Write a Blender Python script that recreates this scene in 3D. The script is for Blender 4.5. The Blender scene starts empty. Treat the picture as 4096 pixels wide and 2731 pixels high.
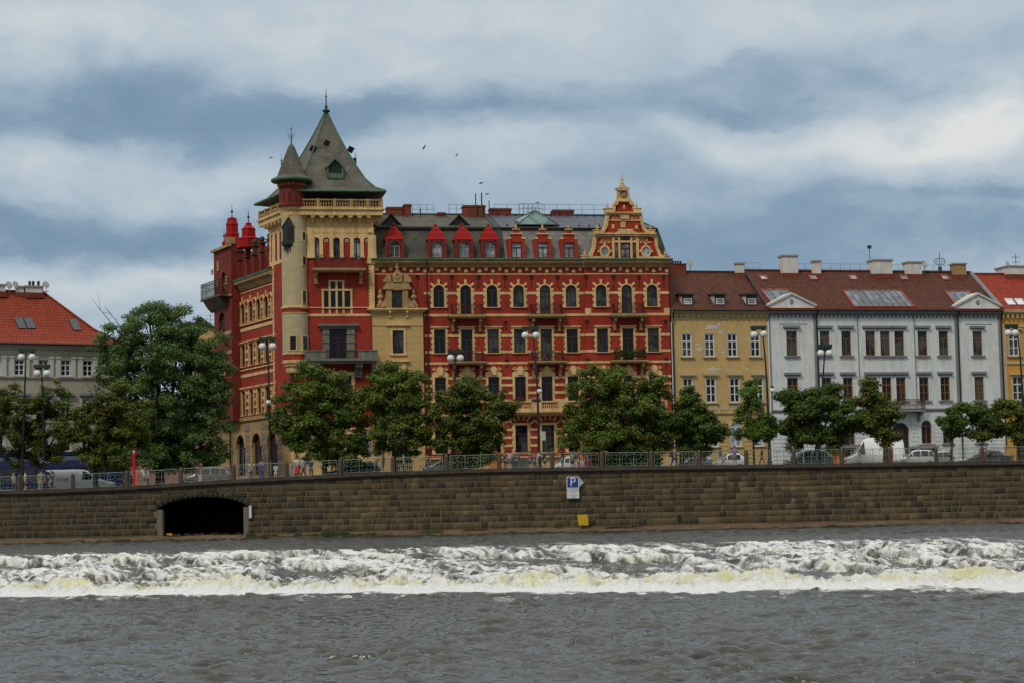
import bpy, bmesh, math, random
import numpy as np
from mathutils import Vector, Matrix, Quaternion

# ------------------------------------------------------------ camera, sky, sun, exposure
SC = bpy.context.scene
COL = SC.collection
FPX = 7770.0                      # focal length in source pixels (4096 wide)
EYE = 2.51                        # eye above the upper river level (z = 0)
PITCH = math.atan(634.5 / FPX)
ROLL = math.atan(0.0209)
cp, sp_ = math.cos(PITCH), math.sin(PITCH)
F_ = np.array([0, cp, sp_]); R0 = np.array([1.0, 0, 0]); U0 = np.array([0, -sp_, cp])
R_ = R0 * math.cos(ROLL) - U0 * math.sin(ROLL)
U_ = U0 * math.cos(ROLL) + R0 * math.sin(ROLL)
CAM = np.array([0, 0, EYE])
cam_d = bpy.data.cameras.new('camera'); cam = bpy.data.objects.new('camera', cam_d); COL.objects.link(cam)
M = Matrix(((R_[0], U_[0], -F_[0], 0), (R_[1], U_[1], -F_[1], 0), (R_[2], U_[2], -F_[2], EYE), (0, 0, 0, 1)))
cam.matrix_world = M
cam_d.sensor_width = 36; cam_d.lens = FPX / 4096 * 36
cam_d.clip_start = 0.5; cam_d.clip_end = 12000
SC.camera = cam
SC.view_settings.view_transform = 'Standard'; SC.view_settings.look = 'None'
SC.view_settings.exposure = 0.0; SC.view_settings.gamma = 1.0; SC.view_settings.use_curve_mapping = False

SUN_EL, SUN_AZ = math.radians(48), math.radians(210)   # azimuth clockwise from +Y
sun_d = bpy.data.lights.new('sun', 'SUN'); sun_d.energy = 1.5; sun_d.angle = math.radians(10); sun_d.color = (1.0, 0.91, 0.77)
sun = bpy.data.objects.new('sun', sun_d); COL.objects.link(sun)
sdir = Vector((math.sin(SUN_AZ) * math.cos(SUN_EL), math.cos(SUN_AZ) * math.cos(SUN_EL), math.sin(SUN_EL)))
sun.rotation_euler = sdir.to_track_quat('Z', 'Y').to_euler()

W = bpy.data.worlds.new('World'); SC.world = W; W.use_nodes = True


class NT:
    """small helper for node trees"""
    def __init__(s, tree):
        s.t = tree; s.n = tree.nodes; s.l = tree.links
    def node(s, typ, ins=None, **kw):
        n = s.n.new(typ)
        for k, v in kw.items(): setattr(n, k, v)
        if ins:
            for k, v in ins.items():
                if isinstance(v, bpy.types.NodeSocket): s.l.new(v, n.inputs[k])
                else: n.inputs[k].default_value = v
        return n
    def math(s, op, a, b=0.0, c=None, clamp=False):
        d = {0: a, 1: b}
        if c is not None: d[2] = c
        return s.node('ShaderNodeMath', d, operation=op, use_clamp=clamp).outputs[0]
    def vmath(s, op, a, b=None, out=0):
        d = {0: a}
        if b is not None: d[1] = b
        return s.node('ShaderNodeVectorMath', d, operation=op).outputs[out]
    def noise(s, vec, scale, detail=4, rough=0.55, dist=0.0, dim='3D'):
        return s.node('ShaderNodeTexNoise', {'Vector': vec, 'Scale': scale, 'Detail': detail, 'Roughness': rough, 'Distortion': dist}, noise_dimensions=dim).outputs[0]
    def ramp(s, fac, pts, interp='LINEAR'):
        n = s.n.new('ShaderNodeValToRGB'); n.color_ramp.interpolation = interp
        e = n.color_ramp.elements
        while len(e) < len(pts): e.new(0.5)
        for el, (p, c) in zip(e, pts):
            el.position = p
            el.color = (c, c, c, 1) if isinstance(c, (int, float)) else (*c[:3], 1)
        s.l.new(fac, n.inputs[0])
        return n.outputs[0]
    def mix(s, fac, a, b, blend='MIX'):
        n = s.n.new('ShaderNodeMix'); n.data_type = 'RGBA'; n.blend_type = blend
        for idx, v in ((0, fac), (6, a), (7, b)):
            if isinstance(v, bpy.types.NodeSocket): s.l.new(v, n.inputs[idx])
            elif idx == 0: n.inputs[0].default_value = v
            else: n.inputs[idx].default_value = (*v[:3], 1)
        return n.outputs[2]


def build_sky():
    w = NT(W.node_tree); w.n.clear()
    out = w.n.new('ShaderNodeOutputWorld'); bg = w.n.new('ShaderNodeBackground'); bg.inputs[1].default_value = 0.1
    sky = w.node('ShaderNodeTexSky', sky_type='NISHITA', sun_disc=False)
    sky.sun_elevation = SUN_EL; sky.sun_rotation = SUN_AZ; sky.air_density = 1.0; sky.dust_density = 2.0
    tc = w.n.new('ShaderNodeTexCoord'); g = tc.outputs['Generated']
    sep = w.node('ShaderNodeSeparateXYZ', {0: g})
    az = w.math('ARCTAN2', sep.outputs[0], sep.outputs[1]); el = w.math('ARCSINE', sep.outputs[2])
    vec = w.node('ShaderNodeCombineXYZ', {0: az, 1: el, 2: 0.0}).outputs[0]
    # warp so that the cloud banks get ragged edges
    wn = w.node('ShaderNodeTexNoise', {'Vector': w.vmath('MULTIPLY', vec, (1, 1.9, 1)), 'Scale': 11.0, 'Detail': 6, 'Roughness': 0.58})
    off = w.vmath('MULTIPLY', w.vmath('SUBTRACT', wn.outputs[1], (0.5, 0.5, 0.5)), (0.11, 0.055, 0))
    v2 = w.vmath('ADD', vec, off)
    S = 4462.0
    blobs = [  # px, py in a 2352-wide frame, rx, ry, angle deg, strength (dark < 0 < bright)
        (150, 275, 520, 90, 2, -.44), (480, 300, 330, 75, 0, -.26), (950, 262, 300, 40, -4, -.30),
        (1500, 240, 460, 60, 3, -.24), (1820, 265, 200, 36, -6, -.22), (60, 545, 380, 48, 3, -.50), (380, 560, 260, 60, 8, -.35),
        (1500, 410, 520, 55, 0, -.16), (1950, 560, 620, 90, 0, -.42), (2250, 445, 260, 22, 0, -.28), (1300, 540, 500, 90, 0, -.24),
        (2230, 285, 230, 55, 12, .62), (2060, 350, 200, 50, 0, .25), (1680, 335, 190, 42, -10, .34), (1080, 335, 260, 50, -5, .26),
        (220, 400, 330, 36, -3, .20), (520, 430, 200, 36, 0, .16), (230, 640, 420, 40, -4, .42), (600, 60, 900, 80, 0, .30), (1900, 60, 700, 60, 0, .15),
        (900, 180, 500, 30, 3, .20), (2000, 190, 400, 22, -8, -.10), (1450, 470, 260, 30, 0, .10), (80, 120, 200, 40, 0, .2), (2200, 130, 300, 50, 0, -.12)]
    V = None
    for (bx, by, rx, ry, ang, st) in blobs:
        a_ = (bx - 1176) / S; e_ = (1148 - by) / S - .0209 * a_
        m = w.node('ShaderNodeMapping', {'Vector': v2, 'Location': (a_, e_, 0), 'Rotation': (0, 0, math.radians(ang)), 'Scale': (rx / S, ry / S, 1)}, vector_type='TEXTURE')
        d = w.vmath('DOT_PRODUCT', m.outputs[0], m.outputs[0], out=1)
        ex = w.math('EXPONENT', w.math('MULTIPLY', d, -0.8))
        V = w.math('MULTIPLY_ADD', ex, st, V if V is not None else 0.56)
    n1 = w.noise(w.vmath('MULTIPLY', vec, (1, 2.6, 1)), 7.0, 7, 0.56, 0.5)
    n2 = w.noise(w.vmath('MULTIPLY', v2, (1, 1.7, 1)), 26.0, 6, 0.6, 0.3)
    V = w.math('ADD', V, w.math('MULTIPLY', w.math('SUBTRACT', n1, 0.5), 0.75))
    V = w.math('ADD', V, w.math('MULTIPLY', w.math('SUBTRACT', n2, 0.5), 0.50))
    # higher up the deck is whiter and more even
    up = w.math('MULTIPLY', w.math('SUBTRACT', el, 0.27, clamp=True), 1.1)
    V = w.math('ADD', V, up)
    V = w.math('MULTIPLY_ADD', w.math('SUBTRACT', V, 0.56), 0.68, 0.57)
    colr = w.ramp(V, [(0.0, (.145, .24, .355)), (.30, (.225, .33, .445)), (.55, (.41, .505, .59)), (.78, (.57, .63, .67)), (1.0, (.75, .755, .75))])
    # overcast: brighter overhead than near the horizon, duller behind the camera
    gain = w.math('ADD', 1.0, w.math('MULTIPLY', w.math('SUBTRACT', el, 0.30, clamp=True), 0.8))
    back = w.ramp(w.math('MULTIPLY_ADD', sep.outputs[1], .5, .5), [(0.15, 0.62), (0.62, 1.0)])
    cc = w.vmath('SCALE', colr); w.l.new(w.math('MULTIPLY', w.math('MULTIPLY', gain, back), 10.0), cc.node.inputs['Scale'])
    warm = w.math('MULTIPLY', w.ramp(el, [(0.0, 1.0), (0.12, 0.0)]), 0.3)
    cc2 = w.mix(warm, cc, (1.0, .90, .86), 'MULTIPLY')
    final = w.mix(0.94, sky.outputs[0], cc2)
    below = w.ramp(w.math('ADD', el, 0.5), [(0.49, 0.0), (0.5, 1.0)])
    final = w.mix(below, (0.5, 0.5, 0.45), final)
    w.l.new(final, bg.inputs[0]); w.l.new(bg.outputs[0], out.inputs[0])
build_sky()


# ------------------------------------------------------------ pixel <-> world helpers
def ray(px, py):
    return F_ + R_ * ((px - 2048) / FPX) + U_ * ((1365.5 - py) / FPX)

def at(px, py, Y):
    """world point seen at source pixel (px,py) lying at depth Y"""
    r = ray(px, py); return CAM + r * (Y / r[1])

def at_z(px, py, z):
    r = ray(px, py); return CAM + r * ((z - EYE) / r[2])


class Frame:
    """vertical reference plane: local X runs along it to the right, local Y into the building, Z up"""
    def __init__(s, ox, oy, oz, rz):
        s.o = np.array([ox, oy, oz], float); s.rz = rz
        s.X = np.array([math.cos(rz), math.sin(rz), 0]); s.Y = np.array([-math.sin(rz), math.cos(rz), 0])
    def P(s, px, py, y=0.0):
        r = ray(px, py); o = s.o + s.Y * y
        t = np.dot(o - CAM, s.Y) / np.dot(r, s.Y)
        p = CAM + r * t - s.o
        return float(np.dot(p, s.X)), float(p[2])
    def x(s, px, py, y=0.0): return s.P(px, py, y)[0]
    def z(s, py, px, y=0.0): return s.P(px, py, y)[1]
    def world(s, x, y, z): return s.o + s.X * x + s.Y * y + np.array([0, 0, z])

# ------------------------------------------------------------ object helpers
def tag(o, label=None, cat=None, group=None, kind=None):
    if label: o['label'] = label
    if cat: o['category'] = cat
    if group: o['group'] = group
    if kind: o['kind'] = kind
    return o

def empty(name, loc=(0, 0, 0), rz=0.0, label=None, cat=None, group=None, parent=None):
    o = bpy.data.objects.new(name, None); COL.objects.link(o); o.location = loc; o.rotation_euler = (0, 0, rz)
    o.empty_display_size = 0.3
    if parent: o.parent = parent
    return tag(o, label, cat, group)

class MB:
    def __init__(s): s.v = []; s.f = []; s.m = []
    def add(s, vs, fs, m=0):
        b = len(s.v); s.v.extend([tuple(map(float, v)) for v in vs])
        for f in fs: s.f.append([b + i for i in f]); s.m.append(m)
    def box(s, x0, x1, y0, y1, z0, z1, m=0):
        s.add([(x0, y0, z0), (x1, y0, z0), (x1, y1, z0), (x0, y1, z0), (x0, y0, z1), (x1, y0, z1), (x1, y1, z1), (x0, y1, z1)],
              [(0, 3, 2, 1), (4, 5, 6, 7), (0, 1, 5, 4), (1, 2, 6, 5), (2, 3, 7, 6), (3, 0, 4, 7)], m)
    def poly(s, pts, m=0): s.add(pts, [list(range(len(pts)))], m)
    def prism(s, out, y0, y1, m=0):
        """outline [(x,z)] counter-clockwise seen from -Y, extruded from y0 (front) to y1"""
        n = len(out)
        s.add([(x, y0, z) for x, z in out] + [(x, y1, z) for x, z in out],
              [list(range(n)), list(range(2 * n - 1, n - 1, -1))] + [(i, n + i, n + (i + 1) % n, (i + 1) % n) for i in range(n)], m)
    def prism_x(s, out, x0, x1, m=0):
        """outline [(y,z)] extruded along x"""
        n = len(out)
        s.add([(x0, y, z) for y, z in out] + [(x1, y, z) for y, z in out],
              [list(range(n - 1, -1, -1)), list(range(n, 2 * n))] + [(i, (i + 1) % n, n + (i + 1) % n, n + i) for i in range(n)], m)
    def tube(s, pts, rad, n=6, m=0, caps=True):
        pts = [Vector(p) for p in pts]
        if isinstance(rad, (int, float)): rad = [rad] * len(pts)
        rings = []; up = None
        for i, p in enumerate(pts):
            d = (pts[min(i + 1, len(pts) - 1)] - pts[max(i - 1, 0)]).normalized()
            if up is None:
                up = Vector((0, 0, 1)) if abs(d.z) < .9 else Vector((1, 0, 0))
            a = d.cross(up).normalized(); b = a.cross(d).normalized(); up = b
            rings.append([p + (a * math.cos(2 * math.pi * k / n) + b * math.sin(2 * math.pi * k / n)) * rad[i] for k in range(n)])
        vs = [v for r in rings for v in r]; fs = []
        for i in range(len(pts) - 1):
            for k in range(n):
                fs.append((i * n + k, i * n + (k + 1) % n, (i + 1) * n + (k + 1) % n, (i + 1) * n + k))
        if caps: fs += [list(range(n - 1, -1, -1)), list(range((len(pts) - 1) * n, len(pts) * n))]
        s.add(vs, fs, m)
    def lathe(s, prof, c=(0, 0, 0), n=16, m=0, a0=0.0, sx=1.0, sy=1.0):
        """prof [(r,z)] bottom to top around the vertical through c"""
        vs = []; fs = []
        for r, z in prof:
            for k in range(n):
                a = a0 + 2 * math.pi * k / n
                vs.append((c[0] + r * math.cos(a) * sx, c[1] + r * math.sin(a) * sy, c[2] + z))
        for i in range(len(prof) - 1):
            for k in range(n):
                fs.append((i * n + k, i * n + (k + 1) % n, (i + 1) * n + (k + 1) % n, (i + 1) * n + k))
        fs += [list(range(n - 1, -1, -1)), list(range((len(prof) - 1) * n, len(prof) * n))]
        s.add(vs, fs, m)
    def ball(s, c, r, n=12, m=0, sz=1.0):
        k = max(4, n // 2)
        s.lathe([(max(r * math.sin(math.pi * i / k), 1e-3), -r * sz * math.cos(math.pi * i / k)) for i in range(k + 1)], c, n, m)
    def mesh(s, name, mats, smooth=False):
        me = bpy.data.meshes.new(name); me.from_pydata(s.v, [], s.f)
        for mt in mats: me.materials.append(mt)
        if len(mats) > 1: me.polygons.foreach_set('material_index', s.m)
        if smooth: me.polygons.foreach_set('use_smooth', [True] * len(s.f))
        me.update(); return me
    def build(s, name, mats, parent=None, smooth=False, loc=None):
        if not isinstance(mats, (list, tuple)): mats = [mats]
        o = bpy.data.objects.new(name, s.mesh(name, mats, smooth)); COL.objects.link(o)
        if parent: o.parent = parent
        if loc is not None: o.location = loc
        return o

def inst(name, me, parent=None, loc=(0, 0, 0), rz=0.0, scale=None):
    o = bpy.data.objects.new(name, me); COL.objects.link(o)
    if parent: o.parent = parent
    o.location = loc; o.rotation_euler = (0, 0, rz)
    if scale: o.scale = scale
    return o

def copy_tree(o, parent=None):
    c = o.copy(); COL.objects.link(c); c.parent = parent
    for ch in list(o.children): copy_tree(ch, c)
    return c

def np_mesh(name, V, Q, mat, smooth=True, attrs=None):
    me = bpy.data.meshes.new(name)
    V = np.ascontiguousarray(V, np.float32); Q = np.ascontiguousarray(Q, np.int32)
    k = Q.shape[1]
    me.vertices.add(len(V)); me.vertices.foreach_set('co', V.ravel())
    me.loops.add(Q.size); me.loops.foreach_set('vertex_index', Q.ravel())
    me.polygons.add(len(Q)); me.polygons.foreach_set('loop_start', np.arange(0, Q.size, k, dtype=np.int32))
    me.polygons.foreach_set('loop_total', np.full(len(Q), k, np.int32))
    if smooth: me.polygons.foreach_set('use_smooth', np.ones(len(Q), bool))
    me.materials.append(mat)
    for nm, (dom, arr) in (attrs or {}).items():
        a = me.attributes.new(nm, 'FLOAT', dom); a.data.foreach_set('value', np.ascontiguousarray(arr, np.float32).ravel())
    me.update(); me.validate()
    return me

def grid_faces(nr, nc):
    i = np.arange(nr - 1)[:, None] * nc + np.arange(nc - 1)[None, :]
    return np.stack([i, i + 1, i + nc + 1, i + nc], -1).reshape(-1, 4)

# ------------------------------------------------------------ materials
MATS = {}
def new_mat(name):
    m = bpy.data.materials.new(name); m.use_nodes = True
    t = NT(m.node_tree); t.n.clear()
    out = t.n.new('ShaderNodeOutputMaterial'); b = t.n.new('ShaderNodeBsdfPrincipled')
    t.l.new(b.outputs[0], out.inputs[0]); MATS[name] = m
    return m, t, b, out

def paint(name, col, rough=0.75, var=0.25, scale=0.6, dirt=0.35, dirtcol=None, metal=0.0, bump=0.25, fine=14.0, spec=0.3, streak=0.0):
    """weathered render / paint: blotches, fine grain, rain streaks that run down"""
    m, t, b, out = new_mat(name)
    tc = t.n.new('ShaderNodeTexCoord').outputs['Object']
    n1 = t.noise(tc, scale, 6, .6, .4); n2 = t.noise(tc, fine, 5, .65)
    dk = tuple(c * (1 - var) for c in col); lt = tuple(min(1, c * (1 + var * .6)) for c in col)
    c = t.mix(t.ramp(n1, [(.3, 0.0), (.7, 1.0)]), dk, lt)
    c = t.mix(t.math('MULTIPLY', n2, .35), c, tuple(x * .6 for x in col))
    if dirt:
        n3 = t.noise(t.vmath('MULTIPLY', tc, (1, 1, .15 if streak else .8)), 2.1 if streak else 1.6, 8, .70, .3)
        dm = t.math('MULTIPLY', t.ramp(n3, [(.46, 0.0), (.70, 1.0)]), dirt)
        c = t.mix(dm, c, dirtcol or tuple(x * .45 + .015 for x in col))
    t.l.new(c, b.inputs['Base Color'])
    b.inputs['Roughness'].default_value = rough; b.inputs['Metallic'].default_value = metal
    b.inputs['Specular IOR Level'].default_value = spec
    if bump:
        bp = t.node('ShaderNodeBump', {'Height': t.math('ADD', n2, n1), 'Strength': bump, 'Distance': 0.02}); t.l.new(bp.outputs[0], b.inputs['Normal'])
    return m

def plain(name, col, rough=0.5, metal=0.0, spec=0.5, var=0.12, coat=0.0):
    m, t, b, out = new_mat(name)
    tc = t.n.new('ShaderNodeTexCoord').outputs['Object']
    n = t.noise(tc, 5.0, 4, .6)
    c = t.mix(n, tuple(x * (1 - var) for x in col), tuple(min(1, x * (1 + var)) for x in col))
    t.l.new(c, b.inputs['Base Color'])
    b.inputs['Roughness'].default_value = rough; b.inputs['Metallic'].default_value = metal
    b.inputs['Specular IOR Level'].default_value = spec; b.inputs['Coat Weight'].default_value = coat
    return m

def tiled(name, col, row=0.3, wid=0.24, var=0.35, rough=0.8, mort=0.5, bump=0.5, moss=None, blotch=.3, axes='xz', bw=.02):
    """roof tiles or slates / ashlar joints: brick texture in the object's own axes"""
    m, t, b, out = new_mat(name)
    tc = t.n.new('ShaderNodeTexCoord').outputs['Object']
    s = t.node('ShaderNodeSeparateXYZ', {0: tc})
    v = t.node('ShaderNodeCombineXYZ', {0: s.outputs[0], 1: s.outputs[2], 2: 0.0}).outputs[0]
    br = t.node('ShaderNodeTexBrick', {'Vector': v, 'Color1': (*[c * (1 - var) for c in col], 1), 'Color2': (*[min(1, c * (1 + var)) for c in col], 1),
                'Mortar': (*[c * mort for c in col], 1), 'Scale': 1.0, 'Mortar Size': bw, 'Bias': 0.0, 'Brick Width': wid, 'Row Height': row})
    n1 = t.noise(tc, .45, 7, .65, .5); n2 = t.noise(tc, 9, 4, .6)
    c = t.mix(t.math('MULTIPLY', t.ramp(n1, [(.35, 0.0), (.68, 1.0)]), blotch), br.outputs[0], moss or tuple(x * .4 for x in col))
    c = t.mix(t.math('MULTIPLY', n2, .3), c, tuple(x * .5 for x in col))
    t.l.new(c, b.inputs['Base Color']); b.inputs['Roughness'].default_value = rough; b.inputs['Specular IOR Level'].default_value = .3
    h = t.math('ADD', t.math('MULTIPLY', br.outputs[1], -1.0), t.math('MULTIPLY', n2, .6))
    bp = t.node('ShaderNodeBump', {'Height': h, 'Strength': bump, 'Distance': 0.03}); t.l.new(bp.outputs[0], b.inputs['Normal'])
    return m

def glass_mat(name, col=(.004, .005, .006), curtain=None, rough=.06):
    m, t, b, out = new_mat(name)
    tc = t.n.new('ShaderNodeTexCoord').outputs['Object']
    oi = t.n.new('ShaderNodeObjectInfo')
    n = t.noise(t.vmath('ADD', tc, oi.outputs['Location']), 1.3, 3, .5)
    c = t.mix(t.ramp(n, [(.45, 0.0), (.6, 1.0)]), col, tuple(x * 2.2 for x in col))
    if curtain:
        c = t.mix(t.ramp(t.noise(t.vmath('ADD', tc, oi.outputs['Location']), .9, 2), [(.48, 0.0), (.52, .8)]), c, curtain)
    t.l.new(c, b.inputs['Base Color']); b.inputs['Roughness'].default_value = rough; b.inputs['Specular IOR Level'].default_value = .35
    bp = t.node('ShaderNodeBump', {'Height': t.noise(tc, .9, 2), 'Strength': .25, 'Distance': .05}); t.l.new(bp.outputs[0], b.inputs['Normal'])
    return m

RED = paint('red_render', (.36, .037, .018), .8, .38, .45, .75, (.16, .022, .014), streak=1)
RED_D = paint('red_brick', (.20, .028, .018), .85, .4, 1.2, .5, streak=1)
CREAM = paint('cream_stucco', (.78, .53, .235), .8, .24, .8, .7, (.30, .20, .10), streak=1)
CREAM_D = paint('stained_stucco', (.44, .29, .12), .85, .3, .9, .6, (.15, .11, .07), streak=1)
STONE_G = paint('grey_stone', (.20, .20, .165), .85, .3, 1.0, .6, (.06, .06, .05), streak=1)
TURRET = tiled('turret_ashlar', (.53, .44, .26), .42, .8, .07, .85, .82, .2, moss=(.34, .28, .17), blotch=.5, bw=.012)
ASHLAR = tiled('yellow_ashlar', (.60, .40, .15), .55, 1.3, .06, .85, .66, .25, moss=(.33, .27, .18), blotch=.35, bw=.016)
COPPER = paint('copper_patina', (.10, .19, .12), .7, .4, 2.0, .5, (.04, .07, .05), streak=1)
COPPER_D = paint('dark_copper', (.028, .045, .036), .6, .3, 2.0, .3)
SLATE = tiled('slate_roof', (.085, .080, .066), .34, .42, .40, .75, .6, .5, moss=(.165, .155, .12), blotch=.75)
SLATE_D = tiled('dark_slate_roof', (.055, .055, .048), .32, .4, .3, .75, .6, .4, moss=(.135, .125, .07), blotch=.75)
SLATE_B = tiled('new_slate_roof', (.085, .092, .12), .30, .5, .2, .55, .6, .3, moss=(.06, .065, .08), blotch=.4)
SLATE_M = tiled('diamond_slate', (.20, .20, .185), .45, .6, .28, .7, .7, .4, moss=(.12, .11, .10), blotch=.5)
TILE_O = tiled('orange_roof_tile', (.31, .044, .012), .28, .30, .25, .8, .45, .7, moss=(.22, .03, .012), blotch=.4, bw=.045)
TILE_O2 = tiled('bright_roof_tile', (.31, .036, .010), .30, .30, .22, .8, .5, .6, moss=(.22, .03, .012), blotch=.35, bw=.035)
TILE_B = tiled('brown_roof_tile', (.110, .036, .018), .30, .30, .35, .85, .5, .6, moss=(.085, .028, .016), blotch=.65, bw=.035)
RED_METAL = plain('red_metal_roof', (.30, .006, .005), .65, 0, .2, .25)
BRICKCH = paint('chimney_brick', (.22, .055, .03), .9, .35, 2.0, .5)
WHITECH = paint('white_chimney_render', (.70, .68, .62), .85, .15, 1.5, .45, (.28, .26, .22), streak=1)
IRON = plain('black_iron', (.02, .018, .016), .5, .3)
IRON_R = plain('dark_red_iron', (.06, .015, .013), .5, .2)
WOOD_D = plain('dark_window_wood', (.055, .028, .018), .5)
WOOD_O = plain('orange_window_wood', (.20, .082, .02), .5)
WHITE = plain('white_window_paint', (.70, .70, .68), .5)
GLASS = glass_mat('window_glass')
GLASS_C = glass_mat('curtained_glass', (.012, .016, .018), (.075, .09, .085))
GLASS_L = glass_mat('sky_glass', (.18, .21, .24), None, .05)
GLASS_G = glass_mat('green_glass', (.05, .10, .085), None, .05)
YEL = paint('ochre_render', (.62, .42, .17), .8, .16, .7, .5, (.42, .30, .14), streak=1)
YEL2 = paint('orange_yellow_render', (.66, .33, .06), .8, .12, .8, .3, streak=1)
YTRIM = paint('pale_trim', (.56, .45, .27), .8, .15, 1.0, .4, streak=1)
GREYW = paint('pale_grey_render', (.74, .76, .74), .8, .12, .7, .5, (.33, .35, .36), streak=1)
GREYT = paint('grey_trim', (.24, .26, .27), .8, .15, 1.0, .35)
BEIGE = paint('beige_render', (.47, .43, .33), .8, .12, .7, .4, (.22, .19, .14), streak=1)
WTRIM = paint('white_trim', (.60, .59, .55), .8, .1, 1.0, .35, (.34, .32, .28), streak=1)
PINK = paint('pink_render', (.34, .20, .17), .8, .15, .8, .35, streak=1)
LILAC = paint('lilac_panel', (.24, .20, .23), .8, .15, .8, .35)
DARKDOOR = plain('dark_door', (.035, .012, .010), .6)
GLOBE = plain('white_glass_globe', (.72, .72, .70), .25)
LAMPG = plain('green_lamp_metal', (.018, .045, .035), .45, .3)
LAMPP = plain('dark_lamp_post', (.015, .020, .024), .45, .3)
RAILM = paint('pale_green_railing', (.24, .32, .25), .6, .2, 3.0, .4, (.15, .16, .12), bump=0)
GRANITE = paint('granite_post', (.10, .076, .052), .9, .3, 3.0, .4)
ORANGE = plain('orange_board', (.55, .17, .01), .6)
SKIN = plain('skin', (.42, .24, .16), .6)
SKIN_D = plain('tanned_skin', (.22, .11, .07), .6)
HAIR_D = plain('dark_hair', (.02, .013, .01), .6)
HAIR_B = plain('blond_hair', (.35, .22, .09), .6)
TYRE = plain('tyre_rubber', (.02, .02, .02), .8)
RIMM = plain('alloy_rim', (.45, .46, .47), .3, .8)
CARGL = plain('car_glass', (.012, .015, .017), .05, 0, .7)
REDL = plain('red_tail_lamp', (.35, .01, .01), .2)
HEADL = plain('headlamp_glass', (.6, .62, .62), .1)
LEAFMATS = {}
# ------------------------------------------------------------ street height, river wall, water
COPX = [-120, -38, -35.0, -29.5, -20.9, -10.5, -0.9, 8.8, 18.4, 39.5, 120]
COPZ = [3.9, 4.08, 4.11, 4.24, 4.60, 4.90, 5.00, 4.93, 4.87, 4.74, 4.6]
def cop(x): return float(np.interp(x, COPX, COPZ))
WALLY = 150.0
def pave(x): return cop(x) - 0.2
def road(x): return cop(x) - 0.35

rng = np.random.default_rng(5)
_perm = np.random.default_rng(11).random((512, 512)).astype(np.float32)
def vnoise(x, y):
    xi = np.floor(x).astype(np.int64); yi = np.floor(y).astype(np.int64)
    fx = x - xi; fy = y - yi
    fx = fx * fx * (3 - 2 * fx); fy = fy * fy * (3 - 2 * fy)
    g = lambda a, b: _perm[a % 512, b % 512]
    return (g(xi, yi) * (1 - fx) + g(xi + 1, yi) * fx) * (1 - fy) + (g(xi, yi + 1) * (1 - fx) + g(xi + 1, yi + 1) * fx) * fy
def fbm(x, y, o=4, lac=2.03, g=.5):
    a = 1.0; s = 0; t = 0
    for k in range(o):
        s = s + a * vnoise(x * lac ** k + 17.3 * k, y * lac ** k + 9.1 * k); t += a; a *= g
    return s / t
def ridged(x, y, o=4):
    a = 1.0; s = 0; t = 0
    for k in range(o):
        n = 1 - np.abs(2 * vnoise(x * 2.07 ** k + 31 * k, y * 2.07 ** k + 7 * k) - 1); s = s + a * n * n; t += a; a *= .55
    return s / t
def smooth(a, b, x):
    t = np.clip((x - a) / (b - a), 0, 1); return t * t * (3 - 2 * t)

def water_mat():
    m, t, b, out = new_mat('river_water')
    tc = t.n.new('ShaderNodeTexCoord').outputs['Object']
    at_ = t.node('ShaderNodeAttribute', attribute_name='foam'); foam = at_.outputs['Fac']
    cal = t.node('ShaderNodeAttribute', attribute_name='silt').outputs['Fac']
    n1 = t.noise(t.vmath('MULTIPLY', tc, (.55, 1.3, 1)), 3.0, 4, .60, 1.2)
    n2 = t.noise(tc, 11, 3, .6, .3)
    n3 = t.noise(tc, 7, 8, .74)
    hgt = t.math('ADD', t.math('MULTIPLY', t.math('POWER', n1, 1.6), .060), t.math('ADD', t.math('MULTIPLY', n2, .004), t.math('MULTIPLY', foam, t.math('MULTIPLY', n3, .10))))
    bp = t.node('ShaderNodeBump', {'Height': hgt, 'Strength': .8, 'Distance': 1.0})
    fm = t.ramp(t.math('ADD', foam, t.math('MULTIPLY', t.math('SUBTRACT', n3, .5), .85)), [(.24, 0.0), (.50, .42), (.80, 1.0)])
    fleck = t.ramp(t.noise(t.vmath('MULTIPLY', tc, (.55, 1.3, 1)), 7.5, 4, .72, .6), [(.665, 0.0), (.74, .55)])
    fm = t.math('MAXIMUM', fm, fleck)
    fc = t.mix(cal, (.80, .81, .80), (.70, .68, .46))
    fc = t.mix(t.ramp(n3, [(.35, .5), (.6, 0.0)]), fc, t.mix(cal, (.35, .37, .35), (.40, .39, .16)))
    wc = t.mix(cal, (.018, .018, .012), (.10, .10, .035))
    t.l.new(t.mix(fm, wc, fc), b.inputs['Base Color'])
    sy = t.node('ShaderNodeSeparateXYZ', {0: tc}).outputs[1]
    rg_ = t.ramp(t.math('MULTIPLY', sy, .005), [(.40, .05), (.56, .12), (.62, .42), (.75, .42)])   # unresolved ripples on the far pool
    t.l.new(t.math('MULTIPLY_ADD', fm, .5, rg_), b.inputs['Roughness'])
    b.inputs['IOR'].default_value = 1.40; b.inputs['Specular IOR Level'].default_value = .85
    b.inputs['Specular Tint'].default_value = (1.0, .97, .90, 1)
    t.l.new(bp.outputs[0], b.inputs['Normal'])
    return m
WATER = water_mat()

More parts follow.
